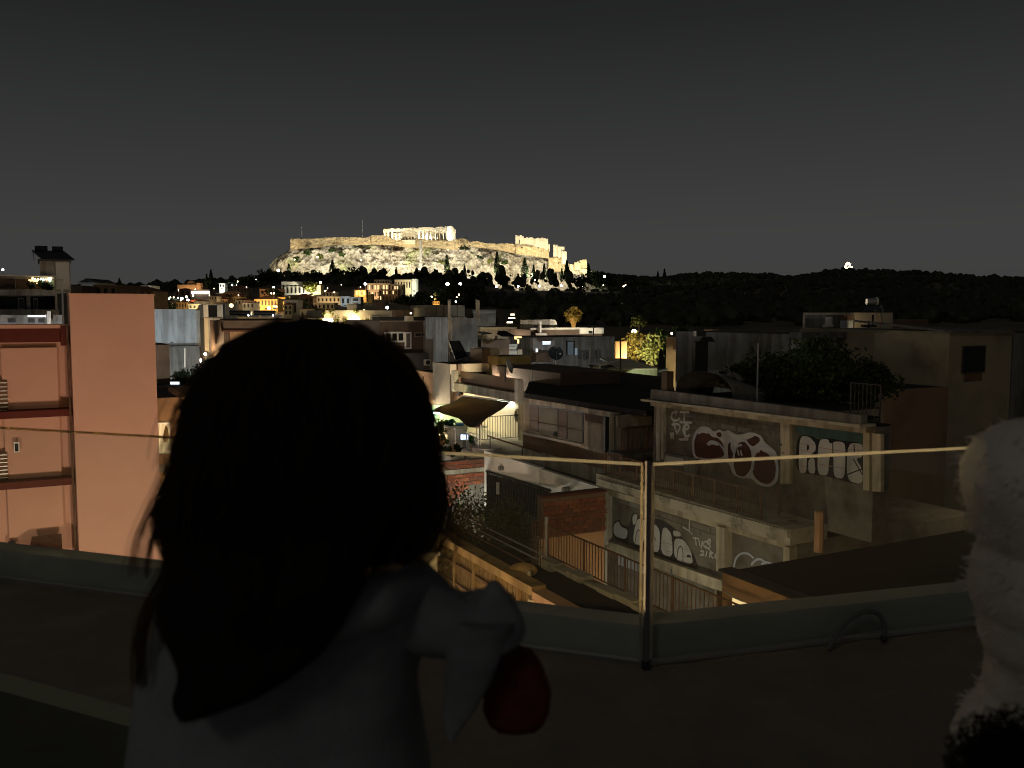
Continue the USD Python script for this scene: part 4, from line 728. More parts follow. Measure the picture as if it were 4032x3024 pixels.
# grey-blue blank wall with the things below it
t = vblock('blank_wall_building', 'building with a large blank blue-grey side wall right of the salmon tower', 606, 772, 1217, 76, 9, M_bluegrey, M_roof); f = t.face
t.part('lower_wall', f.rect(600, 1364, 786, 1520, .01, .5), M_concd); t.part('shaded_side_strip', f.rect(772, 1222, 790, 1365, -.5, .02), M_conc)  # strip at the right: shade of the side face put into its colour
t.part('vent', f.rect(671, 1348, 680, 1362, .01, .25), M_concd); t.part('pipe', MB().tube([f.w(*f.at(724, y), .55) for y in (1370, 1410, 1445)], .05, 5), M_wmetal)
unseen_lamp('unseen cold street lamp placed to light the blank blue-grey wall', P(700, 1640, 66), (.80, .92, 1.), 800, .15, 9)
t = vblock('brown_block', 'plain brown house end just right of the salmon tower', 612, 667, 1358, 58, 5, M_brown, M_roof); 
s = thing('lit_sign', 'small white lit sign box in the dark gap right of the salmon tower', 'sign', P(688, 1509, 57)); a, b = P(669, 1502, 57), P(708, 1516, 57); s.part('box', MB().box(a[0], b[0], 57, 57.25, b[2], a[2]), M_steel); s.part('panel', MB().box(a[0] + .03, b[0] - .03, 56.97, 56.997, b[2] + .03, a[2] - .03), emis('sign_panel', (.86, .95, 1.), 1.5))
t = vblock('low_block', 'low dark roofs left of the head below the blank wall', 605, 850, 1520, 53, 6, M_dkbrown, M_roof)
t = vblock('orange_house', 'dim orange house with one curtained lit window left of the dark hair', 600, 742, 1566, 46, 8, M_orange, M_felt); f = t.face
w = t.part('window', f.rect(619, 1662, 674, 1785, .003, .05), M_pale); w.part('pane', f.rect(623, 1666, 669, 1781, .051, .06), emis('curtain_light', (1, .70, .34), 1.15)); m = MB()
for k in range(9): f.rect(624 + 5 * k, 1668, 626 + 5 * k, 1780, .061, .075, m)
w.part('curtain', m, plaster('curtain', (.75, .5, .25)), kind='stuff'); w.part('plant_silhouette', f.poly2([(640, 1722), (646, 1690), (652, 1672), (660, 1684), (664, 1716), (656, 1740), (644, 1742)], .076, .085), M_ochre)
t.part('band', f.rect(600, 1830, 742, 1850, .003, .08), M_conc)
for k, (x, y) in enumerate(((712, 1500), (776, 1470), (838, 1440))): b = P(x, y + 40, 58 + 3 * k); tree('garden_tree', ('dark bush below the blank wall', 'dark tree left beside the head below the tower block', 'dark tree at the foot of the narrow tower block')[k], b - [0, 0, 1.2], 2.6, .95, 70 + k, M_leaf, 700, .12)
unseen_lamp('unseen street lamp placed low to light the orange house', P(676, 2060, 40), SOD, 260, .12, 6)

# narrow tower block with a glass top
t = vblock('tower_block', 'narrow pale tower block with a glazed top storey left of the head', 803, 878, 1251, 98, 8, M_grey, M_felt); f = t.face
t.part('lit_side', f.rect(803, 1252, 823, 1384, .01, .12), M_cream); m = f.rect(800, 1199, 880, 1250, -3, -.2)  # left side of the tower: light on it put into paler plaster
t.part('glazed_storey', m, M_bluegrey); w = t.part('glass_front', f.rect(821, 1203, 856, 1248, -.19, -.12), M_black); t.part('white_post', f.rect(800, 1200, 820, 1250, -.19, .1), M_pale)
w = t.part('window', f.rect(836, 1279, 846, 1302, .003, .08), M_wmetal); w.part('pane', f.rect(838, 1281, 845, 1301, .081, .09), M_winw)
for x in (848, 857): w = t.part('window', f.rect(x, 1280, x + 7, 1301, .003, .06), M_metal); w.part('pane', f.rect(x + 1, 1281, x + 6, 1300, .061, .07), M_black)
air_con(t, f, 850, 1303, 862, 1314); w = t.part('window', f.rect(843, 1343, 864, 1360, .003, .06), M_metal); w.part('pane', f.rect(845, 1345, 862, 1358, .061, .07), M_black)
unseen_lamp('unseen warm street lamp placed to light the left of the narrow tower block', P(790, 1420, 90), (1, .72, .45), 900, .15, 6); lamp('small glaring lamp at the foot of the narrow tower block', 808, 1394, 96, .22, M_bulby, post=False)
t = vblock('glazed_roof_house', 'roof house with white posts and a yellow lamp behind the narrow tower block', 884, 935, 1194, 110, 6, M_bluegrey, M_felt); f = t.face
for x in (886, 895): t.part('white_post', f.rect(x, 1196, x + 4, 1242, .02, .2), M_wmetal)
lamp('round yellow lamp on the roof house behind the narrow tower block', 911, 1203, 108, .30, M_bulbo, post=False)
# dark tiled roofs and water tanks left above the head
t = vblock('tiled_house', 'dark brown tiled roof front left above the head', 880, 1160, 1262, 88, 8, M_brown, M_tile); f = t.face
t.part('tiled_slope', MB().slab([f.w(*f.at(868, 1300), .5), f.w(*f.at(1180, 1300), .5), f.w(*f.at(1160, 1255), -2.5), f.w(*f.at(884, 1255), -2.5)], .15), M_tile)
t.part('lower_wall', f.rect(902, 1304, 1180, 1420, .01, .4), M_orange)
for k in range(2):
    x = 906 + k * 95; t2 = thing('water_tank', ('left' if k == 0 else 'right') + ' dark lying water tank on the tiled roof', 'tank', P(x + 40, 1243, 89), 'dark tanks above the tiled roof'); t2.part('tank', MB().tube([P(x, 1232, 89), P(x + 42, 1232, 89), P(x + 84, 1233, 89)], .26, 10), M_black); t2.part('stand', MB().box(P(x, 0, 89)[0], P(x + 84, 0, 89)[0], 88.9, 89.1, P(0, 1247, 89)[2], P(0, 1241, 89)[2]), M_metal)
    lamp(('left' if k == 0 else 'right') + ' small white light under the dark tanks', x + 72 if k == 0 else x + 74, 1242, 88.6, .1, M_bulbw, post=False)
unseen_lamp('unseen warm lamp placed to light the tiled roofs left above the head', P(1000, 1480, 78), SOD, 300, .15, 6)
# beige block with two glaring lamps over the head
t = vblock('beige_block', 'beige block with two glaring wall lamps just above the dark head', 1276, 1576, 1222, 112, 8, M_beige, M_felt, lip=.4); f = t.face
t.part('cornice', f.rect(1276, 1222, 1576, 1240, .01, .35), M_beige); t.part('pilaster', f.rect(1452, 1242, 1492, 1400, .01, .5), M_conc); t.part('pilaster', f.rect(1326, 1242, 1340, 1300, .01, .4), M_beige)
t.part('white_edge', f.rect(1570, 1224, 1573, 1246, .36, .4), M_wmetal); t.part('low_wall', f.rect(1150, 1252, 1276, 1300, -.2, .3), M_beige)
for k, (x, y, r) in enumerate(((1270, 1262, .40), (1290, 1263, .42), (1386, 1262, .78))):
    r *= .8; c = f.w(*f.at(x, y), 1.2); q = thing('wall_lamp', ('left lamp of the glaring pair above the head', 'right lamp of the glaring pair above the head', 'largest glaring wall lamp above the head')[k], 'lamp', c); q.part('globe', MB().ball(c, r, 2), emis('glare', (1, .80, .46), 30)); q.part('bracket', MB().tube([c + DV * r * .9, c + DV * .9, c + DV * 1.19], .05, 5), M_metal)
    for j in range(3): q.part('leaf_ornament', crown(c + np.array([(-.7, .7, 0)[j], .3, (-.1, -.1, .8)[j]]) * (1 + r), (.5, .2, .6), 30, .2, 90 + j + k, 4), M_leafy)

# dark brown modern building with white framed windows
t = vblock('modern_building', 'dark brown modern building with white framed windows right above the head', 1494, 1768, 1262, 72, 9, M_dkbrown, M_roof, lip=.1); f = t.face
t.part('roof_edge', f.rect(1490, 1248, 1766, 1262, -1.5, .4), M_roof); t.part('coping', f.rect(1494, 1262, 1766, 1265, .01, .1), M_conc)
t.part('lower_storey', f.rect(1494, 1392, 1768, 1540, .01, 1.2), plaster('slate_plaster', (.12, .12, .115))); t.part('roof_box', f.rect(1585, 1244, 1612, 1263, .41, .9), M_beige)
window(t, f, 1513, 1307, 1592, 1347, M_white, M_black, 2, .12, .10); window(t, f, 1592, 1307, 1619, 1374, M_white, plaster('door_grey', (.13, .12, .11)), 0, .12, .10)
window(t, f, 1631, 1309, 1710, 1325, M_conc, M_black, 2, .06, .08); air_con(t, f, 1718, 1301, 1746, 1324)
f2 = Face('v', f.c - 1.2); air_con(t, f2, 1667, 1415, 1696, 1438); window(t, f2, 1586, 1424, 1619, 1484, M_white, plaster('door_grey', (.13, .12, .11)), 0, .12, .1)
p = t.part('poster', f2.rect(1731, 1424, 1772, 1482, .02, .06), M_pale); p.part('figure', f2.poly2([(1742, 1478), (1740, 1462), (1746, 1456), (1744, 1446), (1750, 1442), (1754, 1450), (1752, 1458), (1760, 1466), (1756, 1472), (1748, 1470)], .061, .066), M_dkbrown); p.part('figure', f2.poly2([(1760, 1430), (1770, 1428), (1768, 1450), (1762, 1462), (1758, 1446)], .061, .066), M_dkbrown)
unseen_lamp('unseen dim street lamp placed to light the modern building', P(1640, 1640, 62), WRM2, 330, .15, 8)
# concrete roof sheds, stair tower and solar panels
t = vblock('roof_shed', 'beige metal-clad roof shed with a sloped left end, left of the tall pole', 1696, 1758, 1201, 80, 5, M_beige, M_felt, lip=.05); f = t.face
t.part('sloped_end', f.poly2([(1673, 1248), (1673, 1212), (1690, 1201), (1696, 1201), (1696, 1248)], -3, .02), M_cream)
for x in (1718, 1745): t.part('panel_joint', f.rect(x, 1202, x + 2, 1246, .003, .03), M_dkbrown)
t = vblock('roof_shed', 'beige metal-clad roof shed right of the tall pole', 1770, 1830, 1202, 80, 5, M_beige, M_felt, lip=.05); t.part('panel_joint', t.face.rect(1799, 1203, 1801, 1246, .003, .03), M_dkbrown)
t = vblock('white_canopy', 'thin white canopy edge left of the beige roof sheds', 1588, 1676, 1220, 82, 3, M_brown, M_felt, lip=.02); t.part('white_edge', t.face.rect(1630, 1219, 1676, 1226, .01, .2), M_wmetal); lamp('small white light under the thin canopy', 1618, 1233, 81, .12, M_bulby, post=False)
t = vblock('stair_tower', 'tall grey plastered stair tower left of the middle', 1768, 1838, 1249, 68, 6, M_grey, M_roof, lip=.05); f = t.face
t.part('right_wing', f.rect(1846, 1253, 1889, 1390, -4, -.4), M_grey); t.part('dark_recess', f.rect(1838, 1250, 1846, 1390, -4, -1), M_concd); t.part('roof_slab', f.rect(1760, 1246, 1836, 1249, -5, .2), M_roof)
b, c = P(1762, 1420, 66), P(1764, 1184, 66); q = thing('flue', 'tall thin square flue in front of the grey stair tower', 'chimney', b); q.part('shaft', MB().box(P(1757, 0, 66)[0], P(1769, 0, 66)[0], 65.9, 66.2, b[2] - 3, c[2]), M_conc); q.part('cap', MB().box(P(1756, 0, 66)[0], P(1770, 0, 66)[0], 65.85, 66.25, c[2] + .003, c[2] + .08), M_concd)
b, c = P(1878, 1262, 70), P(1878, 1182, 70); q = thing('chimney', 'beige square chimney with a pointed top right of the stair tower', 'chimney', b); q.part('shaft', MB().box(P(1870, 0, 70)[0], P(1885, 0, 70)[0], 69.8, 70.2, b[2], c[2]), M_beige); q.part('cap', MB().add([P(1869, 1182, 69.8), P(1886, 1184, 69.8), P(1886, 1184, 70.2), P(1869, 1182, 70.2), P(1873, 1176, 70)], [(0, 1, 4), (1, 2, 4), (2, 3, 4), (3, 0, 4)]), M_beige)
t = vblock('roof_terrace_wall', 'pale roof terrace wall below the solar panels', 1772, 1927, 1432, 60, 3, M_beige, M_roof, lip=.02); f = t.face
t.part('pale_front', f.rect(1822, 1433, 1924, 1462, .01, .1), M_cream); t.part('lower_recess', f.rect(1786, 1466, 1912, 1500, .01, .06), M_roof); t.part('pillar', f.rect(1797, 1433, 1812, 1480, .02, .25), M_brown)
for k, pts in enumerate((((1766, 1342), (1811, 1341), (1848, 1404), (1799, 1416)), ((1770, 1386), (1896, 1385), (1920, 1430), (1772, 1433)))):
    a = [P(x, y, 64 if k == 0 else (62 if y > 1420 else 65)) for x, y in pts]; a[2][1] -= 1.2 * (k == 0); a[3][1] -= 1.2 * (k == 0)
    q = thing('solar_panel', ('steep dark solar panel leaning beside the tall flue', 'large flat black solar panel behind the pale roof terrace wall')[k], 'solar panel', a[3]); q.part('panel', MB().slab(a, .08), M_black); q.part('frame', MB().tube([a[0], (a[0] + a[3]) / 2, a[3]], .03, 5).tube([a[3], (a[2] + a[3]) / 2, a[2]], .03, 5), M_steel, kind='stuff')
    q.part('leg', MB().tube([a[0] * .5 + a[1] * .5, a[0] * .5 + a[1] * .5 - [0, 0, .8], a[0] * .5 + a[1] * .5 - [0, 0, 1.6]], .03, 5), M_steel)
t = vblock('cream_pillar_house', 'cream pillar with a brown wing right of the flat solar panel', 1934, 1966, 1372, 61, 3, M_cream, M_felt, lip=.03); f = t.face
t.part('brown_wing', f.rect(1900, 1374, 1933, 1432, -2, -.1), M_brown); t.part('small_window', f.rect(1968, 1420, 1984, 1448, -.9, .05), M_concd); t.part('lower_pillar', f.rect(1934, 1440, 1952, 1492, .01, .12), M_cream)
t = vblock('yellow_wall', 'dim yellow roof wall behind the white satellite dish', 1962, 2090, 1403, 60, 2.5, M_yellow, M_felt, lip=.03); t.part('dark_base', t.face.rect(2030, 1436, 2100, 1462, .01, .8), M_brown)
t = vblock('balustrade_house', 'beige house with a balustrade in front of the dark trees', 1890, 2032, 1288, 105, 6, M_beige, M_felt, lip=.05); f = t.face
m = MB()
for k in range(26): f.rect(1892 + 5.3 * k, 1297, 1894.5 + 5.3 * k, 1310, .02, .12, m)
t.part('balusters', m, M_cream, kind='stuff'); t.part('rail', f.rect(1888, 1289, 2032, 1296, .01, .25), M_cream)
t = vblock('brown_terrace', 'brown walled roof terrace with clutter behind the white dish', 1896, 2008, 1337, 72, 5, M_brown, M_felt, lip=.3); f = t.face; t.part('pale_edge', f.rect(1918, 1332, 1942, 1337, -.1, .1), M_wmetal); t.part('post', f.rect(1893, 1310, 1898, 1380, .02, .1), M_conc)
t.part('cream_box', f.rect(1898, 1322, 1922, 1336, -1, -.2), M_cream); t.part('dark_awning', MB().slab([f.w(*f.at(1896, 1315), .3), f.w(*f.at(1930, 1311), .3), f.w(*f.at(1928, 1306), -1), f.w(*f.at(1898, 1306), -1)], .06), M_black)
q = thing('awning', 'black triangular awning over a beige booth behind the roof terrace', 'awning', P(1990, 1320, 76)); q.part('cloth', MB().slab([P(1957, 1312, 77), P(1962, 1303, 79), P(1988, 1302, 79), P(2030, 1322, 76), P(1978, 1322, 76)], .08), M_roof); q.part('booth', MB().box(P(1958, 0, 78)[0], P(2000, 0, 78)[0], 78, 80, P(0, 1336, 78)[2], P(0, 1316, 78)[2]), M_cream)
q = thing('lit_kiosk', 'small amber-lit doorway with lamps beside the black awning', 'kiosk', P(2035, 1345, 75)); 
for x0, y0, x1, y1 in ((2025, 1325, 2054, 1331), (2026, 1326, 2036, 1336), (2036, 1336, 2044, 1352)): a, b = P(x0, y0, 75), P(x1, y1, 75); q.part('lit_panel', MB().box(a[0], b[0], 75 - .02 * (x1 - x0 > 20), 75.1, b[2], a[2]), emis('kiosk_light', (1, .68, .26), 2.2))
q = thing('white_boxes', 'stack of white boxes or appliances beside the amber-lit doorway', 'boxes', P(2025, 1395, 70))
for x0, y0, x1, y1, mm in ((2004, 1355, 2038, 1364, M_wmetal), (2004, 1366, 2034, 1376, M_wmetal), (2004, 1380, 2036, 1396, M_pale), (2038, 1376, 2056, 1396, M_beige)): a, b = P(x0, y0, 70), P(x1, y1, 70); q.part('box', MB().box(a[0], b[0], 70, 70.6, b[2], a[2]), mm)
unseen_lamp('unseen street lamp placed to light the roofs behind the white dish', P(1960, 1520, 55), WRM2, 420, .15, 8); unseen_lamp('unseen street lamp placed to light the balustrade house', P(1985, 1345, 97), WRM2, 160, .15, 6)
def dish(label, px, py, Y, r, tilt, mm, foot):
    c = P(px, py, Y); q = thing('satellite_dish', label, 'satellite dish', P(px, foot, Y)); d = np.array([math.cos(tilt), -math.sin(tilt), .35]); d /= np.linalg.norm(d); x = np.cross(d, [0, 0, 1]); x /= np.linalg.norm(x); y = np.cross(x, d)
    th = np.linspace(0, 2 * np.pi, 25)[:-1]; rr = np.linspace(0.02, 1, 6)
    q.part('reflector', MB().grid(np.array([[c + (x * math.cos(a) + y * math.sin(a)) * r * k + d * r * .28 * k * k for a in th] for k in rr]), True), mm, smooth=True)
    q.part('feed_arm', MB().tube([c - y * r * .9 + d * r * .2, c - y * r * .3 + d * r * .6, c + d * r * .85], .025, 5), M_metal); q.part('feed', MB().ball(c + d * r * .85, .07, 1), M_metal)
    q.part('pole', MB().tube([P(px, foot, Y) + d * -.15, c - d * .15 - [0, 0, r * .6], c - d * .12], .04, 6), M_metal); return q
dish('white satellite dish seen nearly from the side', 1998, 1442, 48, .44, .28, M_white, 1500)
dish('large dark satellite dish seen from behind', 2187, 1392, 74, .62, 1.45, M_black, 1452)
# long lit edge, grey house
t = vblock('long_roof_house', 'house with a long thin lit roof edge behind the grey house', 2090, 2372, 1297, 98, 5, M_dkbrown, M_roof, lip=.05); f = t.face; t.part('lit_edge', f.rect(2092, 1291, 2300, 1297, -.2, .2), M_pale); t.part('white_parapet', f.rect(2280, 1291, 2372, 1313, .0, .3), M_white)
t.part('vault', f.poly2([(2118, 1296), (2118, 1260), (2186, 1258), (2206, 1262), (2211, 1272), (2211, 1296)], -4, -1), M_grey); t.part('vault_end', f.poly2([(2180, 1296), (2180, 1258), (2200, 1259), (2210, 1270), (2210, 1296)], -.99, -.9), M_pale); t.part('white_pipe', f.rect(2115, 1265, 2121, 1312, .3, .6), M_wmetal); t.part('pipe_base', f.rect(2102, 1311, 2136, 1322, .3, .9), M_pale)
unseen_lamp('unseen street lamp placed to light the long roof edge', P(2300, 1346, 93), (1, .86, .68), 300, .15, 6)
t = vblock('grey_house', 'grey roof house with a cold lit louvre and an open lit doorway', 2088, 2420, 1327, 81, 7, M_grey, M_felt, lip=.12); f = t.face
t.part('left_bay', f.rect(2088, 1329, 2172, 1424, .01, .5), plaster('pinkish_grey', (.44, .39, .35))); fb = Face('v', f.c - .5)
w = t.part('louvre_window', fb.rect(2134, 1341, 2167, 1358, .003, .05), M_metal)
for k in range(3): w.part('lit_slat', fb.rect(2135, 1343 + 5 * k, 2166, 1346 + 5 * k, .051, .08), emis('slat', (.78, .94, 1), 1.6))
for x, mm in ((2110, emis('slot', (.8, .95, 1), 1.6)), (2121, M_conc), (2131, M_pale)): t.part('narrow_window', fb.rect(x, 1373, x + 6, 1386, .003, .05), mm)
w = t.part('doorway', f.rect(2229, 1343, 2262, 1398, .003, .06), M_metal); w.part('lit_inside', f.rect(2234, 1346, 2256, 1397, .061, .07), emis('door_glow', (.45, .55, .62), .12)); t.part('glowing_jamb', f.rect(2263, 1370, 2272, 1398, .003, .05), emis('jamb_glow', (.6, .72, .8), .25))  # light falling on the door jamb is put in as emission
for x0, y0, x1, y1 in ((2276, 1380, 2302, 1384), (2276, 1384, 2282, 1412), (2296, 1384, 2302, 1418), (2310, 1384, 2340, 1412), (2344, 1378, 2356, 1412)): t.part('frame_bar' if x1 - x0 < 8 or y1 - y0 < 5 else 'dark_panel', f.rect(x0, y0, x1, y1, .02, .3), M_concd if x1 - x0 < 40 else M_grey)
q = thing('crates', 'stack of brown slatted pallets at the left foot of the grey house', 'pallets', fb.w(*fb.at(2120, 1424), .6))
for k in range(5): q.part('pallet', fb.rect(2084 + 2 * (k % 2), 1389 + 7 * k, 2152 - 3 * (k % 2), 1393.5 + 7 * k, .3, 1.2), M_brown); 
for k, x in enumerate((2090, 2118, 2146)): q.part('pallet_block', fb.rect(x, 1389, x + 5, 1424, .35, .9), M_dkbrown)
for px, y0, y1, Y, lab in ((2337, 1280, 1412, 76, 'dark pole in front of the grey house'), (2323, 1362, 1468, 60, 'pale antenna mast with a square loop before the grey house'), (2443, 1268, 1470, 58, 'thin dark pole at the left edge of the greenish shed'), (2097, 1455, 1500, 50, 'short white pole behind the black roof')):
    b, c = P(px, y1, Y), P(px, y0, Y); q = thing('mast', lab, 'pole', b); q.part('pole', MB().tube([b, (b + c) / 2, c], .045 if Y > 50 else .03, 6), M_wmetal if 'pale' in lab or 'white' in lab else M_metal)
    if 'square' in lab: q.part('loop', MB().tube([P(2306, 1372, Y), P(2309, 1352, Y), P(2321, 1350, Y), P(2323, 1370, Y), P(2307, 1372, Y)], .03, 5), M_pale)
    if 'in front' in lab: q.part('box', MB().box(P(2327, 0, Y)[0], P(2342, 0, Y)[0], Y - .2, Y + .2, P(0, 1313, Y)[2], P(0, 1303, Y)[2]), M_metal)
unseen_lamp('unseen cold lamp placed to light the grey house', P(2240, 1500, 68), (.86, .93, 1), 210, .15, 6)
# canopy frame, greenish shed
q = thing('canopy_frame', 'thin white metal canopy frame left of the greenish shed', 'canopy', P(2363, 1470, 60)); q.part('beam', MB().tube([P(2356, 1434, 60), P(2400, 1427, 62), P(2442, 1420, 64)], .08, 5), M_wmetal); q.part('leg', MB().tube([P(2363, 1434, 60), P(2363, 1455, 60), P(2363, 1475, 60)], .07, 5), M_wmetal); q.part('side_wall', MB().slab([P(2366, 1442, 61), P(2440, 1430, 64), P(2440, 1431, 64.2), P(2366, 1443, 61.2)], 1.0), M_concd)
t = vblock('greenish_shed', 'pale greenish roof shed with a sloping roof in the middle distance', 2445, 2588, 1452, 61, 4, plaster('green_plaster', (.36, .40, .27), streak=True), M_pale, lip=.02); f = t.face
t.part('roof_slope', MB().slab([f.w(*f.at(2440, 1452), .2), f.w(*f.at(2592, 1450), .2), f.w(*f.at(2590, 1420), -3.6), f.w(*f.at(2478, 1419), -3.6)], .08), plaster('roof_cream', (.46, .46, .34)))
t.part('white_edge', f.rect(2560, 1497, 2590, 1501, .3, .5), M_wmetal); unseen_lamp('unseen street lamp behind the black roof, placed to light the greenish shed', P(2520, 1560, 55), (.93, 1, .68), 330, .15, 6)
t = thing('a_frame', 'black A-frame silhouette at the right end of the greenish shed', 'frame', P(2605, 1460, 58)); t.part('side', MB().slab([P(2590, 1460, 58), P(2597, 1372, 60), P(2606, 1374, 60), P(2625, 1458, 58)], .1), M_dark); t.part('cross_bar', MB().tube([P(2588, 1455, 58), P(2606, 1455, 58), P(2628, 1456, 58)], .08, 5), M_metal)

# right: chimney, orange wall, dim block of flats, pink brown end wall
t = thing('hooded_chimney', 'large black hooded chimney silhouette right of the middle', 'chimney', P(2785, 1440, 46)); Y = 46
t.part('shaft', MB().box(P(2760, 0, Y)[0], P(2812, 0, Y)[0], Y, Y + .8, P(0, 1480, Y)[2], P(0, 1345, Y)[2]), M_dark); t.part('shoulder', MB().add([P(2752, 1346, Y - .1), P(2818, 1346, Y - .1), P(2818, 1346, Y + .9), P(2752, 1346, Y + .9), P(2768, 1326, Y), P(2802, 1326, Y), P(2802, 1326, Y + .8), P(2768, 1326, Y + .8)], [(0, 1, 5), (0, 5, 4), (1, 2, 6), (1, 6, 5), (2, 3, 7), (2, 7, 6), (3, 0, 4), (3, 4, 7), (4, 5, 6), (4, 6, 7)]), M_dark); t.part('cowl', MB().box(P(2764, 0, Y)[0], P(2802, 0, Y)[0], Y, Y + .8, P(0, 1324, Y)[2], P(0, 1304, Y)[2]), M_metal)
t = vblock('orange_wall', 'dim orange wall with a small chimney right of the black chimney', 2812, 2935, 1333, 58, 5, M_orange, M_felt, lip=.05); t.part('chimney', t.face.rect(2821, 1297, 2844, 1332, -1.2, -.4), M_orange); t.part('right_wing', t.face.rect(2936, 1345, 3112, 1380, -3, -.3), M_ochre)
unseen_lamp('unseen dim lamp placed to light the orange wall', P(2860, 1560, 50), SOD, 130, .12, 6)
t = vblock('dim_flats', 'dim block of flats behind the roof garden at the right', 3108, 3742, 1312, 47, 9, M_concd, M_felt, lip=.15); f = t.face
t.part('floor_slab', f.rect(3108, 1308, 3742, 1320, .02, .8), M_concd)
for x0, y0, x1, y1, mm in ((3115, 1325, 3128, 1380, M_pale), (3134, 1325, 3170, 1372, M_white), (3250, 1330, 3300, 1372, M_white), (3240, 1372, 3310, 1395, M_brown), (3112, 1385, 3132, 1402, M_pale), (3520, 1340, 3560, 1420, M_concd), (3620, 1345, 3680, 1480, M_ochre)): t.part('wall_panel', f.rect(x0, y0, x1, y1, .02, .12), mm)
for x0, y0, x1, y1 in ((3180, 1332, 3236, 1440), (3320, 1335, 3420, 1450), (3560, 1420, 3615, 1520)): w = t.part('window', f.rect(x0, y0, x1, y1, .003, .06), M_metal); w.part('pane', f.rect(x0 + 4, y0 + 4, x1 - 4, y1 - 4, .061, .07), M_black)
t.part('white_pipe', MB().tube([f.w(*f.at(3602, 1415), .3), f.w(*f.at(3600, 1450), .3), f.w(*f.at(3596, 1495), .3)], .05, 6), M_wmetal)
unseen_lamp('unseen faint greenish lamp placed to light the flats behind the roof garden', P(3170, 1560, 41), (.8, 1, .7), 60, .1, 4)
t = vblock('roof_hut', 'warm beige roof hut with a water heater on the dim block', 3368, 3516, 1231, 52, 4, M_beige, M_felt, lip=.03); f = t.face; t.part('left_annex', f.rect(3335, 1240, 3367, 1292, -2, -.2), M_brown); t.part('annex', f.rect(3275, 1240, 3318, 1292, -2, -.3), M_concd); t.part('white_jamb', f.rect(3265, 1248, 3272, 1280, -.3, .1), M_pale); t.part('white_step', f.rect(3250, 1278, 3272, 1288, -.2, .2), M_pale); t.part('box', f.rect(3318, 1262, 3342, 1292, -.2, .3), M_bluegrey)
w = t.part('door_gap', f.rect(3433, 1240, 3438, 1288, .003, .03), M_dark); t.part('pipe', MB().tube([f.w(*f.at(3455, 1236), .15), f.w(*f.at(3458, 1262), .15), f.w(*f.at(3462, 1286), .15)], .04, 6), M_orange); t.part('long_parapet', f.rect(3480, 1258, 3722, 1292, -3, -1.2), M_brown)
q = thing('water_heater', 'pale cylindrical solar water heater on the roof hut', 'water heater', P(3430, 1231, 53)); q.part('tank', MB().tube([P(3412, 1188, 53), P(3430, 1187, 53), P(3450, 1185, 53)], .2, 12), M_steel); q.part('tank_end', MB().tube([P(3451, 1185, 53), P(3452, 1185, 53), P(3454, 1185, 53)], .24, 12), M_white); q.part('collector', MB().slab([P(3400, 1228, 52.4), P(3476, 1226, 52.4), P(3468, 1204, 53.4), P(3408, 1206, 53.4)], .08), M_black); q.part('strut', MB().tube([P(3468, 1204, 53.2), P(3473, 1215, 53.2), P(3477, 1226, 53.2)], .04, 5), M_steel)
unseen_lamp('unseen dim lamp placed to light the roof hut', P(3420, 1306, 49.5), (1, .74, .42), 34, .08, 1.0)
t = vblock('dim_end_house', 'tall dim olive end wall with one black window at the far right', 3740, 3986, 1303, 41, 9, plaster('olive_plaster', (.30, .25, .16)), M_concd, lip=.05); f = t.face
w = t.part('window', f.rect(3787, 1362, 3876, 1466, -.05, .04), M_dkbrown); w.part('pane', f.rect(3791, 1366, 3872, 1462, .041, .05), M_dark); t.part('roof_slope', MB().slab([f.w(*f.at(3735, 1302), .1), f.w(*f.at(3990, 1305), .1), f.w(*f.at(3960, 1288), -5), f.w(*f.at(3720, 1262), -5)], .1), M_concd)
t.part('rust_stain', f.rect(3795, 1468, 3865, 1500, .003, .006), M_rust)
t = vblock('brown_end_house', 'dim reddish brown end wall right of the graffiti building', 3462, 3735, 1531, 35, 7, M_brown, M_roof, lip=.04)
t = vblock('far_right_house', 'very dark house at the right edge behind the olive wall', 3990, 4300, 1310, 44, 9, M_concd, M_roof, lip=.04)
unseen_lamp('unseen faint street lamp placed to light the right end walls', P(3965, 1850, 28), (1, .74, .45), 20, .15, 7)
LK = 1.25
# ------------------------------------------------------------------ graffiti building (fronts along u = 20.1 above, u = 19 below)
M_block = mat('block_wall', {'g': ('geometry', {}), 'n': ('noise_texture', {'scale': .9, 'detail': 5., 'roughness': .7}), 'r': ('rgb_ramp', {'ramp': [(.35, (.085, .075, .06)), (.6, (.17, .155, .125))]}),
    'n2': ('noise_texture', {'scale': 14., 'detail': 3.}), 'b': ('bump', {'strength': .3, 'distance': .02}), 'p': ('principled_bsdf', {'roughness': .9, 'specular_ior_level': .2})},
    [('g.position', 'n.vector'), ('g.position', 'n2.vector'), ('n.fac', 'r.fac'), ('r.color', 'p.base_color'), ('n2.fac', 'b.height'), ('b.normal', 'p.normal')])
M_lintel = plaster('lintel_concrete', (.44, .385, .27), streak=True, dark=.6, scale=1.2)
M_crumble = plaster('crumbling_concrete', (.40, .36, .27), dark=.35, scale=1.5, fine=5, bump=.6)
M_pwhite = plaster('white_spray_paint', (.45, .445, .42), dark=.75, scale=1.2, bump=.05)
M_pgrey = plaster('grey_spray_paint', (.42, .44, .42), dark=.75, scale=1.2, bump=.05)
M_pblack = plaster('black_spray_paint', (.018, .017, .016), bump=.05)
M_pred = plaster('dark_red_spray_paint', (.070, .026, .018), dark=.75, bump=.05)
M_pblue = plaster('pale_blue_spray_paint', (.40, .43, .50), dark=.75, bump=.05)
M_pteal = plaster('teal_spray_paint', (.055, .11, .10), dark=.5, scale=1.5, bump=.05)
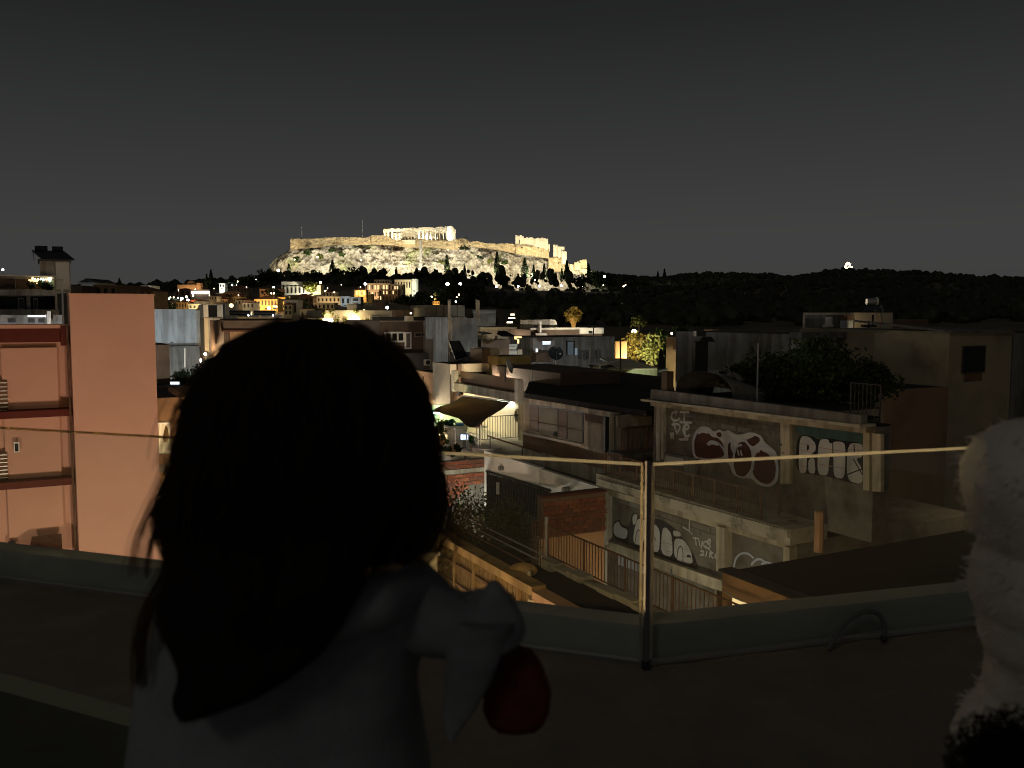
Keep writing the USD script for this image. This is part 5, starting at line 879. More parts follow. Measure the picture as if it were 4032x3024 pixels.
UP, LO = Face('u', 20.1), Face('u', 19.0); UPg, LOg = PaintFace('u', 20.08), PaintFace('u', 18.98)   # painted faces just proud of the blocks
v0, v1 = UP.at(3445, 1700)[0], UP.at(2575, 1600)[0]
zr = UP.at(2600, 1530)[1]; zf = -6.15 + ZC
gb = thing('graffiti_building', 'half ruined concrete building with graffiti covered walls at the right', 'building', G(22, (v0 + v1) / 2, 0))
st_ = [v0, 18.3, 20.2, 22.3, v1]; su_ = [20.75, 22.0, 24.3, 27]
for k in range(4):
    gb.part('wall', MB().gbox(20.1, su_[k], st_[k] + .001, st_[k + 1], zf - .2, zr - .35), M_block); gb.part('roof', MB().gbox(20.4, su_[k], st_[k] + .02, st_[k + 1] - .02, zr - .345, zr - .30), M_roof)
gb.part('parapet', UP.poly2([(2606, 1530), (3440, 1631), (3440, 1668), (2604, 1568)], .25, .5), M_concd)
gb.part('roof_slab', UP.poly2([(2575, 1568), (3450, 1668), (3450, 1680), (2575, 1576)], .003, .62), M_crumble)
gb.part('lintel', UP.poly2([(2575, 1577), (3425, 1678), (3425, 1706), (3120, 1668), (2800, 1627), (2700, 1612), (2575, 1597)], .003, .16), M_lintel)
for x0, x1, yt, yb, mm in ((2595, 2610, 1598, 1815, M_conc), (2614, 2624, 1600, 1808, M_conc), (3086, 3122, 1660, 1905, M_lintel), (3412, 3436, 1700, 1930, M_lintel), (3448, 3482, 1705, 1935, M_lintel)):
    gb.part('column', UP.poly2([(x0, yt), (x1, yt + (x1 - x0) * .12), (x1, yb), (x0, yb - 2)], .01, .14), mm)
gb.part('sill', UP.poly2([(2612, 1778), (2760, 1806), (2760, 1813), (2612, 1786)], .003, .12), M_concd)
gb.part('lower_board', UP.poly2([(2618, 1790), (2705, 1808), (2690, 1835), (2618, 1830)], .003, .05), M_pgrey)
# block courses of the wall, each block its own piece
rb = random.Random(3)
for fc, X0, X1, YT, YB, n, rows, pre in ((UP, 2640, 3070, 1612, 1700, 7, 4, .006), (LO, 2425, 2840, 1935, 2010, 6, 3, .006)):
    a, b = fc.at(X0, YT), fc.at(X1, YB + (X1 - X0) * .16); s0, s1 = sorted((a[0], b[0])); z1 = a[1]; w = (s1 - s0) / n; hh = .2
    for j in range(rows):
        for k in range(n):
            o = (j % 2) * w / 2
            gb.part('block', fc.sz(s0 + k * w + o + .012, min(s1 + w / 2, s0 + (k + 1) * w + o - .012), z1 - (j + 1) * hh + .012, z1 - j * hh - .012, pre, pre + .012), (M_block, M_concd)[rb.random() < .3])
# upper graffiti: tag, bubble letters, block letters
g = gb.part('graffiti', UPg.stroke([[(2668, 1622), (2650, 1622), (2642, 1640), (2650, 1656), (2666, 1656), (2676, 1648)], [(2664, 1620), (2662, 1632)], [(2680, 1622), (2712, 1624)], [(2696, 1624), (2694, 1660)], [(2678, 1662), (2722, 1664)],
    [(2654, 1666), (2660, 1690), (2666, 1704)], [(2648, 1672), (2672, 1668), (2680, 1684), (2666, 1706)], [(2690, 1694), (2716, 1686), (2708, 1670), (2692, 1676), (2690, 1704), (2706, 1722), (2716, 1712)], [(2698, 1662), (2698, 1724)], [(2642, 1706), (2644, 1724)], [(2650, 1706), (2652, 1726)], [(2676, 1730), (2708, 1730)]], .085, .003, .007), M_pwhite, 'white spray tag reading CI DE')
g = gb.part('graffiti', UPg.poly2([(2728, 1790), (2724, 1740), (2736, 1700), (2760, 1678), (2790, 1680), (2812, 1702), (2832, 1690), (2850, 1700), (2870, 1692), (2900, 1715), (2960, 1700), (2998, 1715), (3010, 1740), (3030, 1755), (3058, 1780), (3068, 1850), (3060, 1900), (3030, 1920), (2990, 1912), (2955, 1880), (2920, 1885), (2885, 1868), (2870, 1818), (2800, 1815), (2740, 1810)], .003, .006), M_pwhite, 'big dark red bubble letters with pale outlines')
g.part('paint_fill', UPg.poly2([(2736, 1786), (2733, 1742), (2745, 1706), (2764, 1696), (2786, 1700), (2806, 1722), (2826, 1722), (2848, 1745), (2856, 1800), (2790, 1806), (2745, 1800)], .0065, .009), M_pred)
g.part('paint_fill', UPg.poly2([(2866, 1750), (2880, 1735), (2876, 1762), (2890, 1790), (2884, 1818), (2868, 1808)], .0065, .009), M_pred)
g.part('paint_fill', UPg.poly2([(2895, 1800), (2892, 1770), (2910, 1742), (2934, 1738), (2956, 1768), (2962, 1810), (2956, 1850), (2930, 1880), (2898, 1868), (2888, 1838)], .0065, .009), M_pred)
g.part('paint_fill', UPg.poly2([(2972, 1800), (2985, 1776), (3012, 1768), (3040, 1790), (3056, 1830), (3054, 1880), (3030, 1908), (2994, 1900), (2968, 1874), (2960, 1840)], .0065, .009), M_pred)
g.part('paint_fill', UPg.poly2([(2936, 1726), (2968, 1714), (2990, 1722), (2994, 1738), (2966, 1760), (2950, 1748)], .0065, .009), M_pred)
g.part('paint_fill', UPg.poly2([(2820, 1705), (2836, 1700), (2844, 1712), (2838, 1724), (2824, 1718)], .0065, .009), M_pred)
g.part('paint_outline', UPg.stroke([[(2734, 1792), (2730, 1745), (2742, 1702), (2764, 1686), (2794, 1692), (2810, 1712)], [(2786, 1748), (2800, 1736), (2830, 1744), (2852, 1770), (2860, 1812)], [(2866, 1742), (2888, 1734), (2888, 1772)], [(2898, 1870), (2884, 1830), (2890, 1790), (2902, 1756), (2920, 1752)], [(2926, 1728), (2958, 1760), (2970, 1800), (2966, 1850), (2946, 1882)], [(2964, 1768), (2996, 1756), (3030, 1764), (3056, 1800), (3064, 1850)]], .075, .0095, .012), M_pblue)
g.part('paint_highlight', UPg.stroke([[(2752, 1706), (2768, 1698), (2786, 1704)], [(2792, 1752), (2806, 1744), (2826, 1752)], [(2906, 1774), (2910, 1790)], [(2918, 1776), (2922, 1792)], [(2978, 1780), (2990, 1776)], [(3004, 1772), (3028, 1782), (3044, 1806)], [(2944, 1726), (2966, 1716)]], .07, .0125, .014), M_pwhite)
g = gb.part('graffiti', UPg.poly2([(3132, 1668), (3408, 1702), (3404, 1740), (3398, 1752), (3132, 1712)], .003, .006), M_pteal, 'teal panel with pale block letters reading DME')
g.part('paint_shadow', UPg.poly2([(3138, 1712), (3200, 1716), (3222, 1732), (3262, 1724), (3330, 1738), (3402, 1740), (3398, 1912), (3300, 1888), (3260, 1876), (3200, 1868), (3134, 1858)], .0065, .008), M_pblack)
for pts in ([(3150, 1716), (3186, 1718), (3212, 1746), (3214, 1772), (3192, 1792), (3178, 1796), (3176, 1864), (3144, 1860)], [(3224, 1730), (3262, 1728), (3268, 1748), (3290, 1738), (3318, 1740), (3330, 1752), (3328, 1886), (3284, 1880), (3282, 1800), (3266, 1796), (3262, 1874), (3218, 1868)], [(3338, 1744), (3398, 1746), (3398, 1800), (3370, 1804), (3398, 1850), (3396, 1908), (3334, 1892)], [(3183, 1810), (3208, 1800), (3212, 1866), (3184, 1862)]):
    g.part('letter', UPg.poly2(pts, .0085, .011), M_pwhite)
g.part('letter_hole', UPg.poly2([(3179, 1748), (3188, 1756), (3186, 1770), (3178, 1776)], .0115, .013), M_pblack); g.part('letter_stroke', UPg.stroke([[(3362, 1808), (3396, 1868)], [(3338, 1868), (3396, 1846)], [(3364, 1752), (3366, 1788)], [(3280, 1740), (3282, 1890)]], .035, .0115, .013), M_pblack)
g.part('letter_joint', UPg.stroke([[(3150, 1746), (3206, 1752)], [(3150, 1772), (3200, 1782)], [(3226, 1762), (3326, 1778)], [(3340, 1770), (3396, 1774)], [(3146, 1832), (3176, 1838)], [(3222, 1826), (3328, 1846)]], .022, .0115, .012), plaster('faded_paint', (.36, .26, .2)))
for k, (x, y, r) in enumerate(((3103, 1748, 9), (3098, 1770, 4), (3100, 1790, 5), (3112, 1780, 6), (3094, 1730, 4), (3108, 1800, 4), (3098, 1815, 5))): a, b = UP.at(x - r / 2, y - r / 2), UP.at(x + r / 2, y + r / 2); gb.part('paint_dot', UP.sz(min(a[0], b[0]), max(a[0], b[0]), min(a[1], b[1]), max(a[1], b[1]), .301, .304), M_pteal)
# lower storey
lv0, lv1 = LO.at(3140, 2100)[0], LO.at(2385, 1890)[0]
gb.part('lower_wall', MB().gbox(19.0, 27, lv0, lv1, 0, zf - .45), M_block)
gb.part('terrace_slab', MB().gbox(18.62, 20.09, lv0 - .1, lv1 + .1, zf - .45, zf), M_crumble)
gb.part('slab_edge', LO.poly2([(2390, 1880), (3148, 2082), (3148, 2110), (2390, 1905)], .385, .46), M_crumble)
gb.part('lintel', LO.poly2([(2398, 1922), (3136, 2138), (3136, 2164), (2398, 1944)], .003, .18), M_lintel)
for x0, x1, yt, yb, mm in ((2380, 2396, 1930, 2150, M_conc), (2400, 2412, 1932, 2140, M_conc), (2850, 2884, 2066, 2242, M_lintel), (3116, 3140, 2145, 2235, M_lintel)): gb.part('column', LO.poly2([(x0, yt), (x1, yt + (x1 - x0) * .28), (x1, yb + 4), (x0, yb)], .01, .32), mm)
gb.part('sill_beam', LO.poly2([(2392, 2122), (2860, 2282), (2860, 2326), (2392, 2156)], .003, .22), M_lintel)
gb.part('grey_board', LO.poly2([(2438, 2172), (2540, 2212), (2540, 2258), (2438, 2222)], .003, .05), M_bluegrey)
g = gb.part('graffiti', LOg.poly2([(2412, 2060), (2440, 2044), (2448, 2068), (2478, 2076), (2486, 2028), (2500, 2018), (2514, 2034), (2560, 2050), (2590, 2040), (2622, 2058), (2668, 2092), (2700, 2140), (2738, 2195), (2750, 2246), (2700, 2236), (2600, 2196), (2485, 2146), (2412, 2118)], .003, .006), M_pblack, 'white bubble letters with thick black shadow on the lower wall')
for pts in ([(2416, 2066), (2436, 2050), (2446, 2074), (2474, 2086), (2466, 2126), (2418, 2110)], [(2490, 2036), (2500, 2022), (2512, 2030), (2504, 2058), (2494, 2070)], [(2506, 2046), (2530, 2040), (2546, 2060), (2532, 2150), (2490, 2138)], [(2550, 2060), (2580, 2062), (2600, 2090), (2596, 2180), (2552, 2160)], [(2608, 2080), (2624, 2076), (2646, 2104), (2650, 2196), (2602, 2180)], [(2650, 2088), (2676, 2092), (2684, 2112), (2654, 2112)], [(2654, 2120), (2690, 2122), (2722, 2168), (2730, 2226), (2656, 2204)]):
    g.part('letter', LOg.poly2(pts, .0065, .009), M_pgrey if pts[0][0] < 2440 else M_pwhite)
g.part('letter_stroke', LOg.stroke([[(2502, 2136), (2506, 2096), (2516, 2084), (2526, 2098), (2524, 2146)], [(2666, 2200), (2670, 2160), (2682, 2148), (2690, 2166), (2690, 2212)], [(2562, 2160), (2568, 2120), (2578, 2112), (2584, 2130)]], .035, .0095, .011), M_pblack)
g.part('letter_line', LOg.stroke([[(2602, 2132), (2648, 2146)], [(2600, 2160), (2650, 2176)], [(2694, 2160), (2720, 2170)], [(2694, 2190), (2728, 2204)], [(2556, 2140), (2596, 2152)]], .02, .0095, .0105), M_conc)
g.part('letter_hole', LOg.poly2([(2704, 2186), (2716, 2184), (2726, 2196), (2706, 2194)], .0095, .011), M_pblack)
gb.part('graffiti', LOg.stroke([[(2690, 2076), (2714, 2090), (2726, 2104)], [(2730, 2118), (2750, 2120)], [(2738, 2116), (2742, 2146)], [(2752, 2122), (2756, 2148)], [(2766, 2130), (2762, 2156)], [(2780, 2130), (2764, 2142), (2782, 2158)], [(2794, 2126), (2784, 2136), (2800, 2150), (2790, 2160)], [(2782, 2136), (2796, 2118), (2800, 2136), (2788, 2142)], [(2778, 2150), (2808, 2178)],
    [(2760, 2170), (2772, 2168), (2766, 2180), (2774, 2184), (2758, 2186)], [(2784, 2172), (2780, 2190)], [(2794, 2194), (2796, 2172), (2806, 2178), (2796, 2184), (2808, 2198)], [(2822, 2180), (2814, 2192), (2822, 2202), (2830, 2190), (2822, 2180)], [(2834, 2206), (2838, 2186), (2846, 2204), (2848, 2188)], [(2716, 2048), (2714, 2090)]], .05, .003, .006), M_pwhite, 'small white spray tag reading TIKES EIRON')
gb.part('graffiti', LOg.stroke([[(2890, 2232), (2896, 2200), (2916, 2178), (2946, 2178), (2966, 2196)], [(2960, 2222), (2976, 2204), (2996, 2200), (3016, 2216)], [(3000, 2220), (3022, 2212), (3040, 2222)]], .07, .003, .006), M_pblue, 'faint blue-grey bubble graffiti half hidden by the dark roof')
gb.part('drain_pipe', MB().tube([UP.w(*UP.at(3106, y), .42) for y in (1905, 1990, 2092)], .025, 5), M_rust); gb.part('drain_pipe', MB().tube([LO.w(*LO.at(2670, y), .3) for y in (2240, 2300, 2380)], .04, 5), M_concd)
gb.part('steps', UP.poly2([(2700, 1806), (2724, 1800), (2760, 1840), (2748, 1880), (2706, 1870)], .06, .12), M_concd)
b = P(3225, 2090, 24.5); gb.part('bollard', MB().cyl(b - [0, 0, .6], .13, 1.15, 8), M_orange)
railing('terrace_railing', 'thin iron railing on the terrace edge between the two graffiti storeys', LO.w(lv1 - .3, zf, .25), LO.w(LO.at(3020, 2040)[0], zf, .25), .85, .12, M_rust, .010, 1.1)
railing('roof_railing', 'dark railing at the right end of the graffiti building roof garden', UP.w(UP.at(3320, 1600)[0], zr - .3, -.3), UP.w(v0 + .1, zr - .3, -.3), 1.1, .14, M_metal, .012)
for k, (px, py, Y, r, h) in enumerate(((2960, 1575, 33, 1.3, 1.6), (3080, 1580, 31.5, 1.6, 2.0), (3190, 1590, 31, 1.6, 2.3), (3300, 1600, 31, 1.5, 2.0), (3400, 1610, 31, 1.2, 1.7), (3250, 1560, 34, 1.9, 2.6), (3040, 1530, 35, 1.6, 1.8))):
    b = P(px, py, Y); b[2] = zr - .4; tree('roof_shrub', ('dark leafy shrub leftmost in the roof garden', 'dark shrub second from the left in the roof garden', 'bushy dark shrub behind the roof railing', 'dark shrub in the middle of the roof garden', 'dark shrub rightmost in the roof garden', 'tall dark tree at the back of the roof garden', 'low dark shrub at the back left of the roof garden')[k], b, h, r, 400 + k, M_leaf if k != 2 else M_leafg, 2200, .085, 'plants of the roof garden', 'shrub', cy=.45)
b = UP.w(UP.at(2926, 1560)[0], zr - .3, -.6); q = thing('mast', 'thin pale pole on the graffiti building roof', 'pole', b); q.part('pole', MB().tube([b, b + [0, 0, 1.0], b + [0, 0, 2.1]], .025, 5), M_steel)
b = P(2690, 1550, 34); q = thing('tarpaulin', 'grey rounded tarpaulin heap on the left end of the graffiti roof', 'tarpaulin', b)
th = np.linspace(0, math.pi, 10); q.part('sheet', MB().grid(np.array([[G(21.0 + 1.2 * s, UP.at(2690, 1550)[0] + 1.6 * math.cos(a), zr - .3 + (1.0 - .35 * s) * math.sin(a) ** .7) for a in th] for s in np.linspace(0, 1.5, 5)])), M_concd, smooth=True)
gb.part('roof_post', UP.rect(2588, 1462, 2608, 1566, -.5, -.2), M_brown); gb.part('roof_wall', UP.poly2([(2608, 1462), (2700, 1470), (2720, 1500), (2720, 1545), (2608, 1530)], -2.4, -2.2), M_concd)
t = unseen_lamp('unseen street lamp in the alley, placed to light the graffiti walls', G(13.2, 17.5, ZC - 12.5), (1, .87, .66), 1000, .16, 8)
unseen_lamp('unseen street lamp further up the alley, placed to light the white wall', G(14.0, 26.5, ZC - 13.5), (1, .90, .72), 190, .15, 8)

# ------------------------------------------------------------------ building with the strip windows
WU = Face('u', 21.3); wv0, wv1 = WU.at(2402, 1700)[0], WU.at(2062, 1600)[0]; wz = WU.at(2330, 1588)[1]
t = thing('strip_window_building', 'low building with a wide flat black roof and a band of dusty windows', 'building', G(24, (wv0 + wv1) / 2, 0))
t.part('wall', MB().gbox(21.3, 29, wv0, wv1, 0, wz - .25), plaster('pale_concrete', (.46, .43, .36), streak=True, scale=.6))
t.part('black_roof', MB().slab([pz(x, y, wz) for x, y in ((2066, 1548), (2400, 1596), (2545, 1618), (2680, 1606), (2640, 1486), (2440, 1464), (2096, 1470))], .24), M_roof)
wf = t.part('window_band', WU.poly2([(2086, 1590), (2300, 1622), (2300, 1745), (2086, 1694)], .003, .02), M_metal)
for x0, x1, y0t, y0b in ((2090, 2120, 1594, 1696), (2124, 2198, 1600, 1708), (2202, 2234, 1612, 1722), (2238, 2296, 1618, 1734)):
    for h in (0, 1):
        ya, yb = (y0t, y0t + (y0b - y0t) * .56) if h == 0 else (y0t + (y0b - y0t) * .60, y0b); sl = .155
        wf.part('pane', WU.poly2([(x0, ya), (x1, ya + (x1 - x0) * sl), (x1, yb + (x1 - x0) * sl), (x0, yb)], .021, .035), (plaster('dusty_pane', (.20, .20, .17)), plaster('dusty_pane_pink', (.20, .17, .16)))[(x0 // 30) % 2])
wf.part('ventilator', WU.poly2([(2184, 1704), (2190, 1698), (2197, 1704), (2197, 1720), (2184, 1718)], .036, .08), M_dark)
t.part('sill', WU.poly2([(2062, 1698), (2300, 1748), (2300, 1758), (2062, 1708)], .003, .16), M_pale)
t.part('plinth', WU.poly2([(2062, 1709), (2390, 1790), (2390, 1850), (2062, 1760)], .003, .05), M_brown)
for x in (2168, 2272): t.part('fascia_joint', WU.poly2([(x, 1552 + (x - 2070) * .13), (x + 1.5, 1552 + (x - 2070) * .13), (x + 1.5, 1590 + (x - 2070) * .14), (x, 1590 + (x - 2070) * .14)], .003, .006), M_concd)
t.part('end_panel', WU.poly2([(2308, 1662), (2386, 1678), (2386, 1772), (2304, 1752)], .003, .06), M_conc); t.part('dark_band', WU.poly2([(2304, 1628), (2392, 1642), (2392, 1674), (2308, 1656)], .003, .05), M_dkbrown); t.part('corner_post', WU.rect(2390, 1640, 2398, 1780, .02, .2), M_metal)
WV = Face('v', wv0); t.part('right_wing', MB().gbox(21.5, 27, wv0 - 1.0, wv0 - .003, 0, WV.at(2450, 1632)[1]), M_concd); w2 = Face('v', wv0 - 1.0)
t.part('wing_parapet', w2.poly2([(2425, 1636), (2588, 1618), (2588, 1668), (2425, 1682)], .003, .12), M_conc)
for x in (2560, 2578): t.part('wing_bar', w2.rect(x, 1622, x + 4, 1700, .13, .2), M_metal)
railing('balcony_railing', 'brown barred balcony railing right of the strip windows', w2.w(*[w2.at(2398, 1775)[0], w2.at(2398, 1775)[1]], .9), w2.w(w2.at(2590, 1760)[0], w2.at(2398, 1775)[1], .9), 1.0, .13, M_rust, .016)
t.part('balcony_slab', w2.sz(w2.at(2392, 1775)[0], w2.at(2600, 1770)[0], w2.at(2398, 1775)[1] - .2, w2.at(2398, 1775)[1], .003, 1.1), M_concd)
for k, (px, py, h) in enumerate(((2330, 1480, .6), (2255, 1488, .5))): q = thing('roof_vent', ('pale pipe bend on the black roof', 'low dark roof hatch on the black roof')[k], 'vent', P(px, py, 57)); c = P(px, py, 57); c[2] = wz; q.part('pipe', MB().cyl(c, .15 if k == 0 else .4, h, 8), M_steel if k == 0 else M_metal); q.part('cap', MB().cyl(c + [0, 0, h], .25 if k == 0 else .5, .08, 8), M_metal)
unseen_lamp('unseen street lamp placed to light the strip window building', G(16.6, 35.5, ZC - 10.2), (1, .93, .78), 620, .14, 9)

# ------------------------------------------------------------------ building with the lit roof terrace and awning
tz = ZC - 7.0
TU = Face('u', 22.3)
t = thing('terrace_building', 'old building with a brightly lit roof terrace below a concrete balcony', 'building', G(24, 46, 0))
t.part('lower_body', MB().gbox(19.0, 27, 39.8, 52, 0, tz - .3), M_conc); t.part('terrace_floor', MB().gbox(18.9, 27, 39.7, 52, tz - .3, tz), M_pale)
tv = [TU.at(x, 1560)[0] for x in (2036, 1785)]; zt2, zb2 = TU.at(2000, 1543)[1], TU.at(2000, 1578)[1]
t.part('balcony_front', MB().gbox(22.3, 22.55, tv[0], tv[1], zb2, zt2), M_conc); t.part('balcony_floor', MB().gbox(22.55, 27, tv[0], tv[1], zb2, zb2 + .2), M_conc)
for k in (0, 1): t.part('balcony_pier', MB().gbox(22.25, 22.6, tv[k] - .15, tv[k] + .2, zb2 - .05, zt2 + .75), M_pale)
t.part('brown_screen', MB().gbox(22.7, 22.8, tv[0] + .2, tv[1] - .2, zt2 - .3, zt2 + .72), M_brown); t.part('upper_wall', MB().gbox(25, 29, tv[0], tv[1], zb2 + .2, zt2 + 1.0), M_dkbrown)
t.part('white_wall', MB().gbox(23.3, 23.5, 43.2, 49.5, tz + .003, zb2), M_white); t.part('back_wall', MB().gbox(19.5, 23.3, 49.3, 49.6, tz + .003, tz + 1.5), plaster('green_lit_white', (.40, .58, .42))); t.part('side_pier', MB().gbox(23.0, 25.0, 41.5, 43.19, 0, zb2 + .1), M_conc)  # green light on the back wall is put into its colour
t.part('tube_light', MB().tube([G(23.1, 44.2, zb2 - .25), G(23.1, 45.2, zb2 - .25), G(23.1, 46.2, zb2 - .25)], .035, 6), emis('tube_light', (.97, 1, .80), 26)); t.part('lamp', MB().ball(G(22.5, 45.2, zb2 - .32), .09, 1), emis('terrace_bulb', (1, .80, .42), 25))
t.part('tube_light', MB().tube([G(19.9, 48.6, tz + 1.1), G(20.4, 48.6, tz + 1.1), G(21.0, 48.6, tz + 1.1)], .03, 6), emis('unseen_green_tube', (.55, 1, .66), 120))  # unseen green lamp, placed to tint the left of the terrace
railing('terrace_railing', 'bright barred railing along the lit terrace under the awning', G(20.7, 43.7, tz), G(23.6, 43.7, tz), 1.35, .16, M_metal, .018, 3.0)
t2 = railing('terrace_railing', 'low railing with greenery at the left edge of the lit terrace', G(19.02, 45.6, tz), G(19.02, 40.0, tz), .95, .13, M_steel, .012, 1.4)
t.part('white_step', MB().gbox(18.2, 18.89, 41.5, 47, tz - 1.2, tz - .35), M_white); t.part('curved_corner', MB().cyl(G(19.5, 40.0, tz - 1.6), .75, 1.9, 14), M_pale)
aw = [P(1822, 1560, 53.4), P(2008, 1584, 48.0), P(1892, 1672, 44.3), P(1700, 1617, 49.6)]
q = thing('awning', 'large sagging dark brown cloth awning over the lit terrace', 'awning', aw[3]); N = 14; A = np.zeros((N + 1, N + 1, 3))
for i in range(N + 1):
    for j in range(N + 1):
        a, b = i / N, j / N; p = (aw[0] * (1 - a) + aw[1] * a) * (1 - b) + (aw[3] * (1 - a) + aw[2] * a) * b
        A[i, j] = p - [0, 0, .55 * math.sin(math.pi * a) * math.sin(math.pi * b) * .5 + .09 * math.sin(7 * a + 5 * b) * math.sin(math.pi * b) + (.30 * (a > .6) * b * math.sin((a - .6) * 8))]
M_awn = mat('awning_cloth', {'p': ('principled_bsdf', {'base_color': (.075, .055, .04), 'roughness': .7}), 't': ('translucent_bsdf', {'color': (.07, .045, .018)}), 'm': ('mix_closure', {'fac': .3})}, [('p.BSDF', 'm.closure1'), ('t.BSDF', 'm.closure2')], surface='m.closure')
q.part('cloth', MB().grid(A), M_awn, smooth=True); q.part('edge_bar', MB().tube([aw[0] + [0, 0, .04], (aw[0] + aw[1]) / 2 + [0, 0, .04], aw[1] + [0, 0, .04]], .04, 6), M_wmetal)
for k, p in enumerate((aw[3], aw[2])): q.part('pole', MB().tube([np.array([p[0], p[1], tz]), (p + np.array([p[0], p[1], tz])) / 2, p], .03, 6), M_steel)
q = thing('round_table', 'small white round table with a red pot on the lit terrace', 'table', G(21.3, 44.6, tz)); c = q.loc; q.part('top', MB().cyl(c + [0, 0, .68], .5, .04, 16), M_white); q.part('pedestal', MB().cyl(c, .05, .68, 8), M_steel); q.part('foot', MB().cyl(c, .22, .03, 12), M_steel)
q = thing('flower_pot', 'red pot standing on the small white terrace table', 'pot', G(21.25, 44.5, tz + .72)); q.part('pot', MB().cyl(q.loc, .10, .2, 10, .15), plaster('red_pot', (.6, .03, .05))); q.part('rim', MB().cyl(q.loc + [0, 0, .2], .17, .04, 10), plaster('red_pot', (.6, .03, .05)))
q = thing('television', 'small glowing blue-white screen on the lit terrace', 'screen', P(1826, 1722, 46)); a, b = P(1814, 1711, 46), P(1845, 1731, 46); q.part('case', MB().box(a[0] - .04, b[0] + .04, 46, 46.2, b[2] - .04, a[2] + .04), M_metal); q.part('screen', MB().box(a[0], b[0], 45.96, 45.997, b[2], a[2]), emis('tv', (.62, .76, 1), 2.2)); q.part('stand', MB().box((a[0] + b[0]) / 2 - .1, (a[0] + b[0]) / 2 + .1, 46.05, 46.15, tz, b[2] - .05), M_metal)
for k, (px, py, Y, r, lf, lab) in enumerate(((1866, 1728, 44.9, .34, leafmat('bright_green', (.03, .12, .04), (.06, .22, .07)), 'round green potted plant at the terrace corner'), (1745, 1690, 48, .4, M_leafg, 'leafy potted plant left on the lit terrace'), (1734, 1668, 48.6, .5, M_leafg, 'tall palm-like pot plant under the awning edge'), (1775, 1665, 48.8, .3, leafmat('teal_leaf', (.02, .10, .07), (.04, .16, .10)), 'dark teal potted plant beside the blue bowl'), (1740, 1752, 47.0, .45, M_leafg, 'trailing plants along the left terrace railing'), (1790, 1770, 44.6, .4, M_leaf, 'dark plants in the railing planter'))):
    c = P(px, py, Y); q = thing('potted_plant', lab, 'plant', np.array([c[0], c[1], tz])); q.part('pot', MB().cyl(np.array([c[0], c[1], tz]), .14, .3, 10, .18), M_orange); q.part('stem', MB().cyl(np.array([c[0], c[1], tz + .3]), .03, max(.1, c[2] - tz - .3), 5), M_bark); q.part('foliage', crown(c, (r, r, r * 1.1), 160, .10, 500 + k, 6), lf)
q = thing('cabinet', 'low cabinet on the lit terrace, green light put into its colour', 'cabinet', P(1790, 1705, 48.9)); q.part('body', MB().box(P(1752, 0, 48.5)[0], P(1832, 0, 48.5)[0], 48.6, 49.1, tz, P(0, 1682, 48.6)[2]), plaster('green_lit_pale', (.45, .58, .42))); q.part('top', MB().box(P(1746, 0, 48.5)[0], P(1836, 0, 48.5)[0], 48.5, 49.2, P(0, 1681, 48.6)[2], P(0, 1677, 48.6)[2]), M_pale)  # green light on the cabinet body is put into its plaster
q = thing('bowl', 'small blue bowl on the pale green cabinet', 'bowl', P(1812, 1672, 48.8)); q.part('bowl', MB().cyl(P(1812, 1677, 48.8), .16, .14, 12, .3), plain('blue_bowl', (.05, .25, .5), .3)); q.part('rim', MB().cyl(P(1812, 1677, 48.8) + [0, 0, .14], .31, .02, 12), plain('blue_bowl', (.05, .25, .5), .3))
q = thing('wall_fan', 'round grey wreath or fan hanging on the white terrace wall', 'wall ornament', G(23.25, 43.6, tz + 1.2)); th = np.linspace(0, 2 * np.pi, 15); q.part('ring', MB().tube([G(23.22, 43.75 + .22 * math.cos(a), tz + 1.3 + .33 * math.sin(a)) for a in th], .07, 6), M_grey); q.part('hub', MB().ball(G(23.2, 43.75, tz + 1.3), .08, 1), M_concd)
# orange house beside it
t = block('orange_corner_house', 'orange-lit corner house with bright louvres left of the awning', *(lambda a, b: (uv(a)[0], uv(a)[0] + 6, uv(a)[1], uv(a)[1] + 9))(P(1822, 1487, 58), 0), 0, P(1822, 1487, 58)[2], M_orange, M_roof, lip=.05)
fo = Face('v', t.v0)
for k, (y0, y1) in enumerate(((1549, 1554), (1556, 1562), (1564, 1572), (1574, 1582))): t.part('lit_louvre', fo.rect(1824, y0, 1890, y1, .003, .12), emis('louvre', (1, .70, .34), (1.5, .8, 1.2, .7)[k]))
t.part('lantern', MB().box(*[x for i in range(3) for x in sorted((P(1814, 1538, 57.4)[i], P(1824, 1554, 57)[i]))]), M_dark); fu = Face('u', t.u0); t.part('side_niche', fu.rect(1800, 1540, 1812, 1560, .003, .05), M_dkbrown); t.part('cable', MB().tube([fo.w(*fo.at(1880, 1492), .06), fo.w(*fo.at(1868, 1510), .06), fo.w(*fo.at(1862, 1528), .06)], .015, 4), M_metal)
b = P(1667, 1600, 50); q = thing('mast', 'thin pole in front of the orange corner house', 'pole', b); q.part('pole', MB().tube([b - [0, 0, 2], b, P(1667, 1486, 50)], .035, 5), M_rust); q.part('tip', MB().ball(P(1667, 1485, 50), .05, 1), M_rust)
unseen_lamp('unseen street lamp placed to light the orange corner house', P(1740, 1640, 51.5), (1, .68, .34), 480, .13, 7)

